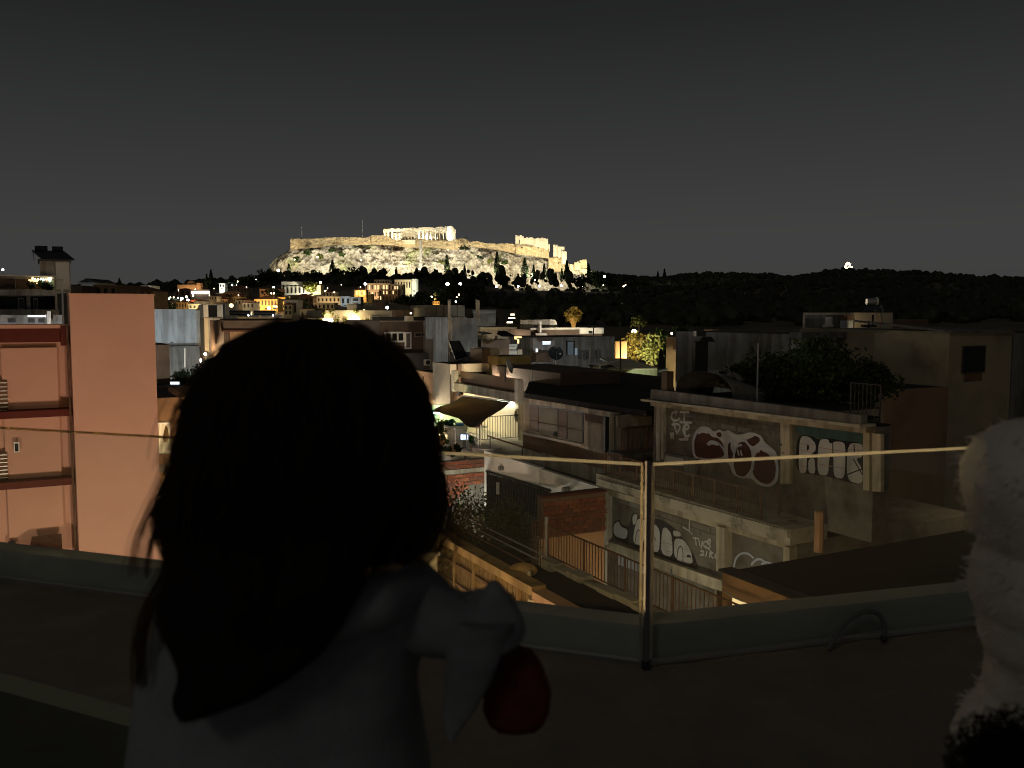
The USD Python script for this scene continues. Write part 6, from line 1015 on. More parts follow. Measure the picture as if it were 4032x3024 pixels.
# ------------------------------------------------------------------ white roof wall, corrugated shed, brick walls, courtyard
WWf = Face('u', 18.8)
t = thing('white_roof_wall', 'long white roof wall with two round drain holes above the dark courtyard', 'wall', G(18.8, 33, 0)); z1, z0_ = ZC - 6.72, ZC - 7.95
va, vb, vc = WWf.at(2378, 1900)[0], WWf.at(2128, 1850)[0], WWf.at(1912, 1800)[0]
t.part('right_stretch', MB().gbox(18.8, 19.0, va, vb - .01, z0_ - 3, z1), M_pale); t.part('left_stretch', MB().gbox(18.72, 19.0, vb, vc, z0_ - 3, z1 + .06), M_white); t.part('roof_floor', MB().gbox(19.0, 21.29, va, vc, z1 - .9, z1 - .7), M_roof)
for px, py in ((1987, 1842), (2240, 1926)): c = WWf.w(*WWf.at(px, py), .08); t.part('drain_spout', MB().tube([c + NU * .07, c - NU * .1, c - NU * .22], .11, 8), M_concd)
q = thing('roof_rail', 'two loose metal rails lying along the white roof wall', 'rail', G(20, 36, z1 - .6)); q.part('rail', MB().tube([P(1920, 1716, 45), P(2000, 1742, 43), P(2130, 1782, 41)], .04, 5), M_rust); q.part('rail', MB().tube([P(1940, 1770, 44), P(1990, 1790, 43), P(2010, 1800, 42.5)], .04, 5), M_steel)
for k, (p, y) in enumerate((((1930, 1718)), ((2056, 1760)))): q.part('post', MB().tube([P(p, y, 44), P(p, y + 20, 44), P(p, y + 45, 44)], .03, 5), M_metal)
def brick_wall(t, f, s0, s1, z0, z1, bl=.42, bh=.19, gap=.025, cut=None, seed=0):
    r = random.Random(seed); j = 0; z = z0
    while z + bh <= z1 + .01:
        s = s0 - (bl / 2 if j % 2 else 0)
        while s < s1:
            a, b = max(s, s0), min(s + bl - gap, s1)
            if b - a > .06 and not (cut and cut((a + b) / 2, z)): t.part('brick', f.sz(a, b, z + gap / 2, z + bh - gap / 2, .003, .02 + r.random() * .014), M_bricks[r.choice((0, 0, 1, 2))])
            s += bl
        z += bh; j += 1
vB = vc; fb1 = Face('v', vB); sL, sR = fb1.at(1690, 1900)[0], fb1.at(1912, 1880)[0]; zB1, zB0 = fb1.at(1820, 1812)[1], fb1.at(1800, 1990)[1]
t = thing('brick_wall', 'large bare brick wall left of the white roof wall, half in shadow', 'wall', G((sL + sR) / 2, vB, 0)); t.part('mortar', MB().gbox(sL, sR, vB, vB + .3, zB0 - 3, zB1), M_concd); t.part('concrete_band', fb1.sz(sL, sR, zB1 - .62, zB1 - .42, .003, .05), M_conc)
brick_wall(t, fb1, sL, sR, zB1 - .40, zB1 - .01, .46, .19, seed=1); brick_wall(t, fb1, sL, sR, zB0 - .2, zB1 - .64, .46, .19, cut=lambda s, z: z < zB0 + .75 and s > sL + 1.3 + (z - zB0) * 1.2, seed=2)
vB = 21.05; fb2 = Face('v', vB); s0, s1 = fb2.at(2136, 2000)[0], fb2.at(2384, 2000)[0]; zt, zb_ = fb2.at(2140, 1962)[1], fb2.at(2140, 2122)[1]
t = thing('brick_wall', 'bright red brick wall above the barred railing in the alley', 'wall', G((s0 + s1) / 2, vB, 0)); t.part('mortar', MB().gbox(s0, s1, vB, vB + .3, zb_, zt - .02), M_brown); brick_wall(t, fb2, s0 + .02, s1, zb_ + .02, zt - .01, .27, .125, .016, seed=3)
t.part('coping', MB().gbox(s0 - .02, s1 + .02, vB - .04, vB + .34, zt - .003, zt + .05), M_red); t.part('plaster_base', MB().gbox(s0 + .02, s1, vB + .05, vB + .3, 0, zb_ - .003), M_orange); t.part('corner_post', MB().gbox(s0 - .14, s0 - .003, vB - .06, vB + .2, 0, zb_ + .05), M_cream)
t = thing('barred_screen', 'tall rusty barred screen with curled tips beside the red brick wall', 'railing', fb2.w(s0, zb_ - 1)); zz0 = fb2.at(2110, 2260)[1]; zz1 = fb2.at(2110, 2050)[1]; m = MB()
sA, sB = fb2.at(2092, 2100)[0], fb2.at(2133, 2100)[0]
for k in range(5): s = sA + (sB - sA) * k / 4; m = MB().tube([fb2.w(s, zz0, .08), fb2.w(s, zz1 - .1, .08), fb2.w(s, zz1, .08), fb2.w(s + .03, zz1 + .04, .1), fb2.w(s + .07, zz1 + .03, .12)], .016, 5); t.part('bar', m, M_rust)
for z in (zz1 - .12, (zz0 + zz1) / 2, zz0 + .2, (zz0 + zz1 * 2) / 3): t.part('cross_bar', MB().tube([fb2.w(sA, z, .08), fb2.w((sA + sB) / 2, z, .08), fb2.w(sB, z, .08)], .014, 4), M_rust)
for k in range(7): z = zz0 + .35 + k * .16; t.part('spike', MB().tube([fb2.w(sA, z, .08), fb2.w(sA - .07, z + .01, .1), fb2.w(sA - .13, z + .05, .12)], .012, 4), M_rust)
zq0, zq1 = fb2.at(2150, 2112)[1], fb2.at(2150, 2032)[1]
t = thing('barred_screen', 'row of curled rusty bars fixed in front of the red brick wall', 'railing', fb2.w(s0, zq0)); 
for k in range(19): s = s0 + .06 + (s1 - s0 - .1) * k / 18; t.part('bar', MB().tube([fb2.w(s, zq0, .12), fb2.w(s, zq1 - .06, .12), fb2.w(s, zq1, .12), fb2.w(s + .025, zq1 + .04, .14), fb2.w(s + .06, zq1 + .03, .16)], .010, 4), M_rust)
t.part('cross_bar', MB().tube([fb2.w(s0, zq1 - .08, .12), fb2.w((s0 + s1) / 2, zq1 - .08, .12), fb2.w(s1, zq1 - .08, .12)], .012, 4), M_rust)
# corrugated shed roof
F1, F2 = Face('u', 18.65), Face('u', 16.2); sh = [F1.w(*F1.at(1915, 1860)), F1.w(*F1.at(2168, 1936)), F2.w(*F2.at(2155, 2050)), F2.w(*F2.at(1915, 2000))]; t = thing('corrugated_shed', 'dark corrugated metal shed roof below the white roof wall', 'shed', sh[3]); A = np.zeros((91, 2, 3))
for k in range(91):
    a = k / 90
    for j, (p, q) in enumerate(((sh[0], sh[1]), (sh[3], sh[2]))): A[k, j] = p * (1 - a) + q * a + [0, 0, .035 * math.sin(k * 1.57)]
t.part('corrugated_roof', MB().grid(A), M_slate); t.part('front_wall', MB().slab([sh[3], sh[2], sh[2] + DV * .2, sh[3] + DV * .2], 6), M_slate); t.part('ridge_cap', MB().tube([sh[0] + [0, 0, .05], (sh[0] + sh[1]) / 2 + [0, 0, .05], sh[1] + [0, 0, .05]], .06, 5), M_slate)
for k, (px, py, Y, r, h, lf, lab) in enumerate(((1950, 2050, 27, 1.0, 2.6, leafmat('olive_leaf', (.05, .06, .02), (.13, .13, .05)), 'olive tree in the dark courtyard'), (2020, 2075, 25, .9, 2.2, leafmat('olive_leaf', (.05, .06, .02), (.13, .13, .05)), 'shrub right of the courtyard olive tree'), (1770, 2060, 23, 1.0, 2.2, leafmat('vine_leaf', (.10, .09, .03), (.2, .17, .06)), 'dry yellowish climber hanging over the ochre fence end'), (1850, 2000, 30, 1.1, 2.4, M_leaf, 'dark tree at the foot of the shadowed brick wall'))):
    c = P(px, py, Y); tree('courtyard_plant', lab, c - [0, 0, h * .6], h, r, 600 + k, lf, 1500, .055, cy=.5, cat='tree' if 'tree' in lab else 'shrub')
b = P(1960, 1945, 30); q = thing('white_lamp_housing', 'small white cylinder hanging in the dark courtyard', 'lamp', b); q.part('cylinder', MB().cyl(b, .06, .4, 8), M_white); q.part('bracket', MB().tube([b + [0, 0, .4], b + [0, .1, .5], b + [0, .3, .55]], .02, 4), M_metal)

# ochre fence wall (u = 9), dark roof strips, flat roof with broken kerb and railing
AF = Face('u', 9.0); M_reed = plaster('reed_screen', (.22, .135, .05), dark=.45, scale=6, fine=20)
va_, vb_, vp = AF.at(2370, 2440)[0], AF.at(1700, 2100)[0], AF.at(2106, 2310)[0]; zA = AF.at(2000, 2250)[1]
t = thing('roof_fence', 'ochre reed-screen roof fence lit from the alley below', 'fence', G(9, (va_ + vb_) / 2, zA - 3))
t.part('coping', MB().gbox(8.86, 9.22, vp - .1, vb_, zA - .16, zA + .03), M_ochre); t.part('coping', MB().gbox(8.86, 9.22, va_, vp - .12, zA - .22, zA - .05), M_orange)
t.part('back_wall', MB().gbox(9.06, 9.2, va_, vb_, 0, zA - .165), M_ochre)
n = int((vb_ - vp - .1) / .045); r = random.Random(8); m = MB()
for k in range(n):
    v = vp + .12 + k * .045; h = r.uniform(0, .05)
    m.gbox(9.0 + r.uniform(0, .02), 9.05, v, v + .032, zA - 1.62 + h, zA - .18)
t.part('reeds', m, M_reed, kind='stuff')
for z in (zA - .55, zA - 1.05, zA - 1.5): t.part('batten', MB().gbox(8.95, 8.995, vp + .1, vb_, z - .03, z + .03), M_rust)
for k in range(5): v = vp + .1 + (vb_ - vp) * (k + .5) / 5; t.part('panel_post', MB().gbox(8.93, 9.0, v - .05, v + .05, zA - 1.6, zA - .17), M_reed)
t.part('ledge', MB().gbox(8.4, 9.05, vp + 1.3, vb_, zA - 1.9, zA - 1.75), M_ochre); t.part('lower_wall', MB().gbox(8.5, 9.05, vp + 1.3, vb_, 0, zA - 1.91), M_orange)
t.part('bright_post', MB().gbox(8.84, 8.98, vp - .1, vp + .0, zA - 2.6, zA - .25), M_cream)
for k in range(7): v = vp - .12 - k * .42; t.part('plank', MB().gbox(8.93 + .02 * (k % 2), 8.995, max(va_, v - .40), v, zA - 2.2, zA - .23), (M_orange, M_ochre, M_beige)[k % 3])
q = thing('pillar', 'thick ochre rendered pillar at the left end of the reed fence', 'pillar', G(8.2, AF.at(1790, 2250)[0], 0)); v = AF.at(1742, 2200)[0]; q.part('shaft', MB().gbox(7.9, 8.6, v - .6, v + 1.2, 0, zA - .35), M_beige); q.part('cap', MB().gbox(7.84, 8.66, v - .66, v + 1.26, zA - .349, zA - .25), M_beige)
t = thing('low_roof', 'dark flat roof strips behind the ochre reed fence', 'roof', G(10, 20, ZC - 6.5)); t.part('roof', MB().gbox(9.25, 10.25, vp + 1.2, 27, 0, zA - .25), M_roof)
for k, u in enumerate((9.5, 9.85, 10.15)): t.part('metal_rail', MB().tube([G(u, vp + 1.4, zA + .12), G(u, 21.5, zA + .12), G(u, 26.8, zA + .12)], .022, 5), M_steel if k else M_rust)
t = thing('flat_roof', 'black flat roof with a crumbling pale kerb beside the alley', 'roof', G(10, 14, ZC - 6.5)); zF = zA - .12; t.part('roof', MB().gbox(9.25, 10.25, 10.0, vp + 1.1, 0, zF), M_roof)
r = np.random.default_rng(3)
for k in range(13): v = 10.0 + k * .62; t.part('kerb_stone', MB().gbox(10.2 + r.uniform(-.04, .04), 10.5, v, v + .6, zF - .3, zF + r.uniform(.03, .14)), M_crumble)
for k in range(26): v = 9.8 + k * .33; t.part('edge_rubble', MB().gbox(9.02 + r.uniform(-.06, .04), 9.24, v, v + .31, zF - .08, zF + r.uniform(-.02, .07)), M_crumble)
railing('roof_railing', 'long rusty railing along the crumbling kerb of the black flat roof', G(10.8, 18.7, ZC - 6.05), G(10.8, 10.5, ZC - 6.05), .85, .125, M_rust, .013, 1.5)
q = thing('pale_post', 'pale pole at the start of the rusty kerb railing', 'pole', G(10.8, 18.8, ZC - 6.15)); q.part('pole', MB().tube([q.loc, q.loc + [0, 0, .5], q.loc + [0, 0, 1.1]], .04, 6), M_pale); q.part('cap', MB().ball(q.loc + [0, 0, 1.1], .05, 1), M_pale)
q = thing('cat_like_heap', 'small tan sack heap on the corner of the black flat roof', 'sack', pz(2060, 2265, zF)); q.part('sack', MB().ball(pz(2060, 2262, zF) + [0, 0, .1], .28, 2, (1.2, .8, .6)), M_ochre, smooth=True); q.part('pole_stub', MB().cyl(pz(2083, 2290, zF), .05, .25, 6), M_cream)
single('courtyard_floor', MB().gbox(10.9, 18.9, 8, 39, ZC - 13.5, ZC - 13.3), M_felt, kind='structure')
single('alley', MB().slab([G(-20, 4, .02), G(9, 4, .02), G(9, 60, .02), G(-20, 60, .02)], .02), plaster('asphalt', (.05, .05, .05)), kind='structure')
# gabled roof in the lower right with its ochre front
BU = Face('u', 13.0); zR = ZC - 5.65; vn, vf = 8.0, BU.at(2845, 2255)[0]
t = thing('ochre_roof_house', 'dark flat-roofed house with an ochre side wall in the lower right', 'building', G(18, 11, 0)); t.part('side_wall', MB().gbox(13.0, 13.25, vn, vf, 0, zR), M_orange); t.part('roof', MB().gbox(13.26, 24, vn, vf, zR - .35, zR - .02), M_roof); t.part('far_wall', MB().gbox(13.26, 24, vf - .25, vf, 0, zR - .36), M_brown); t.part('edge_trim', MB().gbox(12.92, 13.3, vn, vf + .05, zR + .003, zR + .05), M_metal)
t.part('recess_trim', BU.poly2([(2862, 2328), (2952, 2380), (3010, 2410), (3010, 2416), (2862, 2334)], .003, .06), M_cream); w = t.part('window', BU.rect(2888, 2348, 2960, 2420, .003, .05), M_cream); w.part('pane', BU.rect(2892, 2352, 2957, 2416, .051, .06), emis('window_glow', (1, .68, .30), 1.1))
q = thing('bundle_of_poles', 'bundle of thin reddish poles at the corner of the ochre side wall', 'poles', pz(2830, 2400, ZC - 7.4)); 
for k in range(5): a, b = P(2816 + 9 * k, 2402, 20.5), P(2818 + 9 * k, 2322 + 3 * k, 20.5); q.part('pole', MB().tube([a - [0, 0, .8], (a + b) / 2, b], .028, 5), M_rust if k else M_pale)
unseen_lamp('unseen alley lamp below the terrace, placed to light the ochre fence', G(6.4, 11.6, ZC - 11.0), (1, .66, .28), 1500, .15, 7)
unseen_lamp('unseen alley lamp placed to light the ochre side wall', G(12.35, 11.5, ZC - 9.5), (1, .66, .32), 240, .14, 7)
# ------------------------------------------------------------------ our own terrace: floor, kerb wall, glass balustrade
FL = ZC - 1.65
M_deck = mat('terrace_tiles', {'g': ('geometry', {}), 'n': ('noise_texture', {'scale': 2.5, 'detail': 6., 'roughness': .7}), 'r': ('rgb_ramp', {'ramp': [(.3, (.17, .142, .11)), (.7, (.27, .225, .175))]}), 'p': ('principled_bsdf', {'roughness': .6, 'specular_ior_level': .3})}, [('g.position', 'n.vector'), ('n.fac', 'r.fac'), ('r.color', 'p.base_color')])
M_kerb = plaster('kerb_paint', (.29, .29, .27), dark=.85, scale=1.2)
CN = np.array([.616, 4.0, 0]); dL = np.array([-3.67, 1.30, 0]); dL /= np.linalg.norm(dL); dR = np.array([1.74, .51, 0]); dR /= np.linalg.norm(dR)
nL = np.array([dL[1], -dL[0], 0]); nL = nL if nL[1] > 0 else -nL; nR = np.array([-dR[1], dR[0], 0])
zt_, zb_, zp = ZC - .69, FL + .055, ZC - 1.455
def at(z): return np.array([0, 0, z])
bis = (nL + nR) / np.linalg.norm(nL + nR); bk = 1 / (bis @ nL)
E1, E2 = CN + dL * 6.5, CN + dR * 6.0
def strip(name, o0, o1, z0, z1, m, label=None, cat=None, kind=None):
    p = [E1 + nL * o0, CN + bis * o0 * bk, E2 + nR * o0, E2 + nR * o1, CN + bis * o1 * bk, E1 + nL * o1]
    mb = MB().slab([p[0] + at(z1), p[1] + at(z1), p[4] + at(z1), p[5] + at(z1)], z1 - z0).slab([p[1] + at(z1), p[2] + at(z1), p[3] + at(z1), p[4] + at(z1)], z1 - z0)
    return mb
t = thing('parapet', 'low dark grey kerb wall outside the glass balustrade', 'parapet', CN + at(FL)); t.part('kerb', strip('', .05, .20, 0, zp, 0), M_kerb)
p = [E1 + nL * .049, CN + bis * .049 * bk, E2 + nR * .049, np.array([6.5, -4, 0]), np.array([-6.5, -4, 0])]
q0 = np.array([.6, -4, 0]); single('terrace_floor', MB().slab([q + at(FL) for q in (p[0], p[1], q0, p[4])], .2).slab([q + at(FL) for q in (p[1], p[2], p[3], q0)], .2), M_deck, kind='structure')
M_glass = mat('balustrade_glass', {'t': ('transparent_bsdf', {'color': (.85, .91, .89)}), 'veil': ('translucent_bsdf', {'color': (.9, .9, .85)}), 'md': ('mix_closure', {'fac': .004}), 'g': ('glossy_bsdf', {'color': (.9, .9, .9), 'roughness': .03}), 'f': ('layer_weight', {'blend': .5}), 'pw': ('math', {'math_type': 'power', 'value2': 4.0}), 'ma': ('math', {'math_type': 'multiply_add', 'value2': .9, 'value3': .045}), 'm': ('mix_closure', {})},  # faint translucent veil stands for light reflected in the panes
    [('f.facing', 'pw.value1'), ('pw.value', 'ma.value1'), ('ma.value', 'm.fac'), ('t.BSDF', 'md.closure1'), ('veil.BSDF', 'md.closure2'), ('md.closure', 'm.closure1'), ('g.BSDF', 'm.closure2')], surface='m.closure')
M_side = mat('dimmed_side_edge', {'t': ('translucent_bsdf', {'color': (.8, .76, .62)}), 'd': ('diffuse_bsdf', {'color': (.3, .3, .27)}), 'm': ('mix_closure', {'fac': .4})}, [('t.BSDF', 'm.closure1'), ('d.BSDF', 'm.closure2')], surface='m.closure')  # dimmer copy of the glass edge, tones down light on the sides
M_edge = mat('frosted_glass_edge', {'t': ('translucent_bsdf', {'color': (.92, .90, .80)}), 'd': ('diffuse_bsdf', {'color': (.55, .55, .5)}), 'm': ('mix_closure', {'fac': .25})}, [('t.BSDF', 'm.closure1'), ('d.BSDF', 'm.closure2')], surface='m.closure')
def glass_panel(label, o, d, s0, s1, M_edge=M_edge):
    a, b = o + d * s0, o + d * s1; L = (s1 - s0) / 2; c = (a + b) / 2; n = np.array([-d[1], d[0], 0])
    q = thing('glass_panel', label, 'glass balustrade', a + at(FL), 'glass balustrade panels')
    q.part('glass', MB().add([a + at(zb_), b + at(zb_), b + at(zt_), a + at(zt_)], [(0, 1, 2), (0, 2, 3)] if np.cross(b - a, [0, 0, 1]) @ (a - [0, 0, 0]) * 1.0 < 0 else [(0, 2, 1), (0, 3, 2)]), M_glass)
    q.part('top_edge', MB().obox(c + at(zt_ + .006), d * (L + .006), n * .006, (0, 0, .0065)), M_edge)
    for k, e in enumerate((a, b)): q.part('side_edge', MB().obox(e + d * (-.006 if k == 0 else .006) + at((zt_ + zb_) / 2), d * .0055, n * .006, (0, 0, (zt_ - zb_) / 2)), M_side)
    q.part('bottom_edge', MB().obox(c + at(zb_ - .006), d * L, n * .006, (0, 0, .0055)), M_steel)
    return q
glass_panel('middle glass panel with a glowing golden top edge, left of the dark post', CN, dL, .03, 2.30); glass_panel('left glass panel with a dull brown top edge in front of the salmon building', CN, dL, 2.34, 4.9, mat('dimmed_glass_edge', {'t': ('translucent_bsdf', {'color': (.55, .42, .26)}), 'd': ('diffuse_bsdf', {'color': (.3, .25, .18)}), 'm': ('mix_closure', {'fac': .5})}, [('t.BSDF', 'm.closure1'), ('d.BSDF', 'm.closure2')], surface='m.closure'))  # left panel: weaker edge light put into a browner edge material
glass_panel('right glass panel with a golden top edge, right of the dark post', CN, dR, .035, 2.6)
q = thing('balustrade_post', 'dark steel post at the bend of the glass balustrade', 'post', CN + at(FL)); q.part('post', MB().obox(CN + nL * .02 + at((zt_ + FL) / 2 + .02), dR * .011, nR * .010, (0, 0, (zt_ - FL) / 2)), plain('dark_matt_steel', (.13, .115, .115), .8)); q.part('foot', MB().obox(CN + nL * .02 + at(FL + .02), dR * .016, nR * .014, (0, 0, .02)), M_metal)
c = np.array([-1.40, 6.8, ZC - 2.27]); q = thing('lantern', 'unseen lantern outside the kerb wall, placed to light the glass edges', 'lamp', (-1.4, 4.95, ZC - 4)); q.part('bracket', MB().tube(smooth(np.array([q.loc, q.loc + [0, 1.0, .1], c - [0, .1, .9], c - [0, 0, .14]])), .02, 6), M_metal); q.part('lantern_cap', MB().cyl(c + [0, 0, .12], .14, .06, 10, .04), M_metal); sphere_light(q, c, .10, (1, .68, .30), 2600)  # lamp out of view, placed to make the glass edges glow
# hose on the kerb, bench on the left
hp = [CN + dR * s - nR * .05 + at(FL + z) for s, z in ((.95, .02), (1.0, .10), (1.08, .17), (1.17, .19), (1.24, .17), (1.28, .10), (1.27, .04))]; q = thing('hose', 'dark arched hose loop lying against the kerb wall at the right', 'hose', hp[0]); q.part('hose', MB().tube(smooth(np.array(hp)), .012, 8), plain('grey_rubber', (.10, .10, .10), .8)); q.part('end_cap', MB().ball(hp[-1], .018, 1), M_metal)
zB = ZC - 1.16; b0, b1, b2, b3 = (pz(x, y, zB) for x, y in ((-500, 2512), (900, 2892), (900, 2968), (-500, 2578))); q = thing('bench', 'low dark bench with a pale rim plank at the lower left', 'bench', (b0 + b3) / 2 * [1, 1, 0] + at(FL))
q.part('rim_plank', MB().slab([b0, b1, b2, b3], .04), plaster('pale_plank', (.33, .32, .21), dark=.8)); dd = np.cross(b1 - b0, [0, 0, 1]); dd /= np.linalg.norm(dd); dd = dd if dd[1] < 0 else -dd
q.part('seat', MB().slab([b3 + dd * .003, b2 + dd * .003, b2 + dd * .5, b3 + dd * .5], .05), plaster('dark_cushion', (.10, .10, .075)))
for k, e in enumerate((b3, b2)): q.part('leg', MB().box(e[0] - .03, e[0] + .03, e[1] - .1, e[1] - .04, FL, zB - .055), M_metal); q.part('leg', MB().box(e[0] - .03, e[0] + .03, e[1] - .42, e[1] - .36, FL, zB - .055), M_metal)

# ------------------------------------------------------------------ people
def hulls(bones, edge=.02, it=8):
    mm = m3.Manifold()
    for pts in bones:
        mm = mm + m3.Manifold.batch_hull([m3.Manifold.sphere(r, 20).translate([float(x) for x in c]) for c, r in pts])
    mm = mm.refine_to_length(edge).to_mesh(); tm = trimesh.Trimesh(mm.vert_properties[:, :3], mm.tri_verts); trimesh.smoothing.filter_taubin(tm, iterations=it)
    return MB().add(tm.vertices, tm.faces)
def chain(pts): return [[pts[k], pts[k + 1]] for k in range(len(pts) - 1)]
def hand(wrist, fwd, up, side):
    """Palm, four bent fingers of unequal length and a thumb leaving the side of the palm."""
    f = np.asarray(fwd, float); f /= np.linalg.norm(f); u = np.asarray(up, float); u -= f * (u @ f); u /= np.linalg.norm(u); s = np.cross(f, u) * side; B = []
    c = np.asarray(wrist, float); B.append([(c, .024), (c + f * .04 + s * .022, .017), (c + f * .08 + s * .028, .013), (c + f * .08 - s * .028, .013), (c + f * .035 - s * .024, .017)])
    for k, L in enumerate((.068, .078, .072, .056)):
        o = c + f * .082 + s * (.029 - .0195 * k); B += chain([(o, .0095), (o + f * L * .45 + u * .008, .0088), (o + f * L * .68 + u * .028, .008), (o + f * L * .70 + u * .05, .007)])
    o = c + f * .025 + s * .03; B += chain([(o, .012), (o + s * .022 + f * .026 + u * .012, .0105), (o + s * .022 + f * .05 + u * .03, .009)]); return B
def loft(rows, dc, dh, n=48, seed=0, amp=0., fr=9., groove=0.):
    """A body or hair volume: rows (py, left px, right px); dc, dh (py -> depth, half depth)."""
    th = np.arange(n) / n * 2 * np.pi; V = []
    for y, l, r in rows:
        d, h = dc(y), dh(y); a, b = P(l, y, d), P(r, y, d); c = (a + b) / 2; w = (b[0] - a[0]) / 2
        e = .85; cx, cy = np.cos(th), np.sin(th); ring = np.stack([c[0] + w * np.sign(cx) * np.abs(cx) ** e, d + h * np.sign(cy) * np.abs(cy) ** e, np.full(n, c[2])], 1)
        if groove: ring[:, :2] += (ring[:, :2] - c[:2]) * (groove * np.sin(th * 17 + 2 * np.sin(y / 130.)) + groove * .7 * np.sin(th * 31 + y / 210.))[:, None]
        V.append(ring)
    V = np.array(V)
    if amp: V += ((meshkit.fbm(V * fr, 3, seed) - .5) * 2 * amp)[..., None] * np.where(np.arange(len(V))[:, None, None] < 1, 0, 1) * np.concatenate([np.cos(th)[:, None], np.sin(th)[:, None], 0 * th[:, None]], 1)[None]
    mb = MB().grid(V, True)
    for k, row in ((0, V[0]), (-1, V[-1])): c = row.mean(0); i = np.arange(n); mb.add(np.vstack([row, c]), np.stack([i, (i + 1) % n, np.full(n, n)], 1))
    return mb
def resample(tab, n):
    t = np.array(tab, float); y = np.linspace(t[0, 0], t[-1, 0], n); return [(a, np.interp(a, t[:, 0], t[:, 1]), np.interp(a, t[:, 0], t[:, 2])) for a in y]
def curves(parent, name, strands, w, m):
    path = unique(parent.path, name); c = UsdGeom.BasisCurves.Define(stage, path); c.CreateTypeAttr('linear')
    c.CreateCurveVertexCountsAttr(Vt.IntArray([len(s) for s in strands])); pts = np.vstack(strands) - parent.loc; c.CreatePointsAttr(Vt.Vec3fArray.FromNumpy(pts.astype(np.float32)))
    c.CreateWidthsAttr(Vt.FloatArray.FromNumpy(np.concatenate([w * np.linspace(1, .35, len(s)) for s in strands]).astype(np.float32))); c.SetWidthsInterpolation('vertex')
    UsdShade.MaterialBindingAPI.Apply(c.GetPrim()).Bind(m); tag(c.GetPrim(), kind='stuff')

M_hair = mat('dark_hair', {'p': ('principled_bsdf', {'base_color': (.010, .007, .005), 'roughness': .75, 'specular_ior_level': .15}), 't': ('translucent_bsdf', {'color': (.10, .05, .02)}), 'm': ('mix_closure', {'fac': .12})}, [('p.BSDF', 'm.closure1'), ('t.BSDF', 'm.closure2')], surface='m.closure')
M_strand = mat('hair_strands', {'p': ('principled_bsdf', {'base_color': (.022, .013, .008), 'roughness': .7, 'specular_ior_level': .2}), 't': ('translucent_bsdf', {'color': (.20, .11, .045)}), 'm': ('mix_closure', {'fac': .35})}, [('p.BSDF', 'm.closure1'), ('t.BSDF', 'm.closure2')], surface='m.closure')
M_skin = plain('skin', (.45, .28, .20), .5); M_cloth = plaster('grey_jersey', (.20, .205, .21), dark=.75, scale=6, fine=160, bump=.15); M_denim = plaster('dark_trousers', (.03, .032, .04), fine=120); M_shoe = plain('dark_shoes', (.03, .03, .03), .6)
hc = P(1222, 1640, 1.10)
per = thing('person', 'person seen from behind with long dark hair and a grey hooded top, right elbow raised', 'person', (hc[0], 1.14, FL))
X0 = hc[0]; z = lambda h: FL + h; shL, shR = P(800, 2440, 1.16), P(1620, 2440, 1.14); elL, elR = P(800, 2560, 1.33), P(1935, 2420, 1.12); haL, haR = P(1120, 2520, 1.40), P(1370, 2500, 1.40)
hip = np.array([P(1105, 3024, 1.16)[0], 1.17, z(.82)])
bones = [[(hc + [0, -.01, .03], .088), (hc + [0, .035, .035], .080)], [(hc + [0, .03, .03], .075), (hc + [0, .075, -.055], .038)], chain([(hc + [0, 0, -.05], .055), (hc + [0, .01, -.20], .058)])[0],
    [(hc + [0, .115, -.005], .010), (hc + [0, .095, .03], .008), (hc + [0, .095, -.02], .014)], [(hc + [-.088, .01, .0], .012), (hc + [-.09, 0, .03], .012)], [(hc + [.088, .01, .0], .012), (hc + [.09, 0, .03], .012)],
    [(shL, .035), (shR, .035), (hip + [-.07, 0, .3], .07), (hip + [.07, 0, .3], .07)], [(hip + [-.07, 0, .3], .07), (hip + [.07, 0, .3], .07), (hip + [-.08, 0, 0], .10), (hip + [.08, 0, 0], .10)]]
for sh, el, ha, s in ((shL, elL, haL, -1), (shR, elR, haR, 1)): bones += chain([(sh, .034), (el, .022), (ha, .020)]) + hand(ha, (-.35 * s, .25, .9), (-.9 * s, .3, .1), s)
for s in (-1, 1): bones += chain([(hip + [s * .09, 0, -.02], .088), (np.array([hip[0] + s * .10, 1.20, z(.46)]), .058), (np.array([hip[0] + s * .11, 1.14, z(.09)]), .038)]) + [[(np.array([hip[0] + s * .11, 1.12, z(.045)]), .042), (np.array([hip[0] + s * .12, 1.29, z(.03)]), .03)]]
per.part('body', hulls(bones, .016, 6), M_skin, smooth=True)
per.part('eye', MB().ball(hc + [-.032, .104, .03], .012, 2), M_white); per.part('eye', MB().ball(hc + [.032, .104, .03], .012, 2), M_white); per.part('mouth', MB().ball(hc + [0, .105, -.048], .018, 1, (1, .4, .35)), plain('lips', (.35, .12, .10), .4))
top = resample([(2205, 1420, 1640), (2230, 1230, 1690), (2260, 1000, 1720), (2300, 830, 1765), (2345, 720, 1800), (2400, 655, 1770), (2500, 605, 1690), (2650, 565, 1650), (2800, 545, 1655), (3024, 505, 1690), (3500, 470, 1730)], 60)
per.part('hooded_top', loft(top, lambda y: 1.155, lambda y: float(np.interp(y, [2180, 2300, 2500, 3500], [.04, .09, .115, .14])), 64, 3, .010, 7.), M_cloth, smooth=True)
sl = [[(P(1670, 2425, 1.13), .052), (P(1860, 2490, 1.11), .036)], [(P(1945, 2322, 1.10), .012), (P(1905, 2450, 1.10), .024), (P(1998, 2450, 1.10), .022)], [(P(1860, 2490, 1.11), .036), (P(1985, 2475, 1.11), .028), (P(1945, 2500, 1.10), .028)], chain([(elR, .036), (haR * .8 + elR * .2, .034)])[0]]
per.part('sleeve', hulls(sl, .012, 10), M_cloth, smooth=True)
per.part('sleeve', hulls(chain([(shL, .062), (elL, .05), (haL * .8 + elL * .2, .036)]), .02, 8), M_cloth, smooth=True)
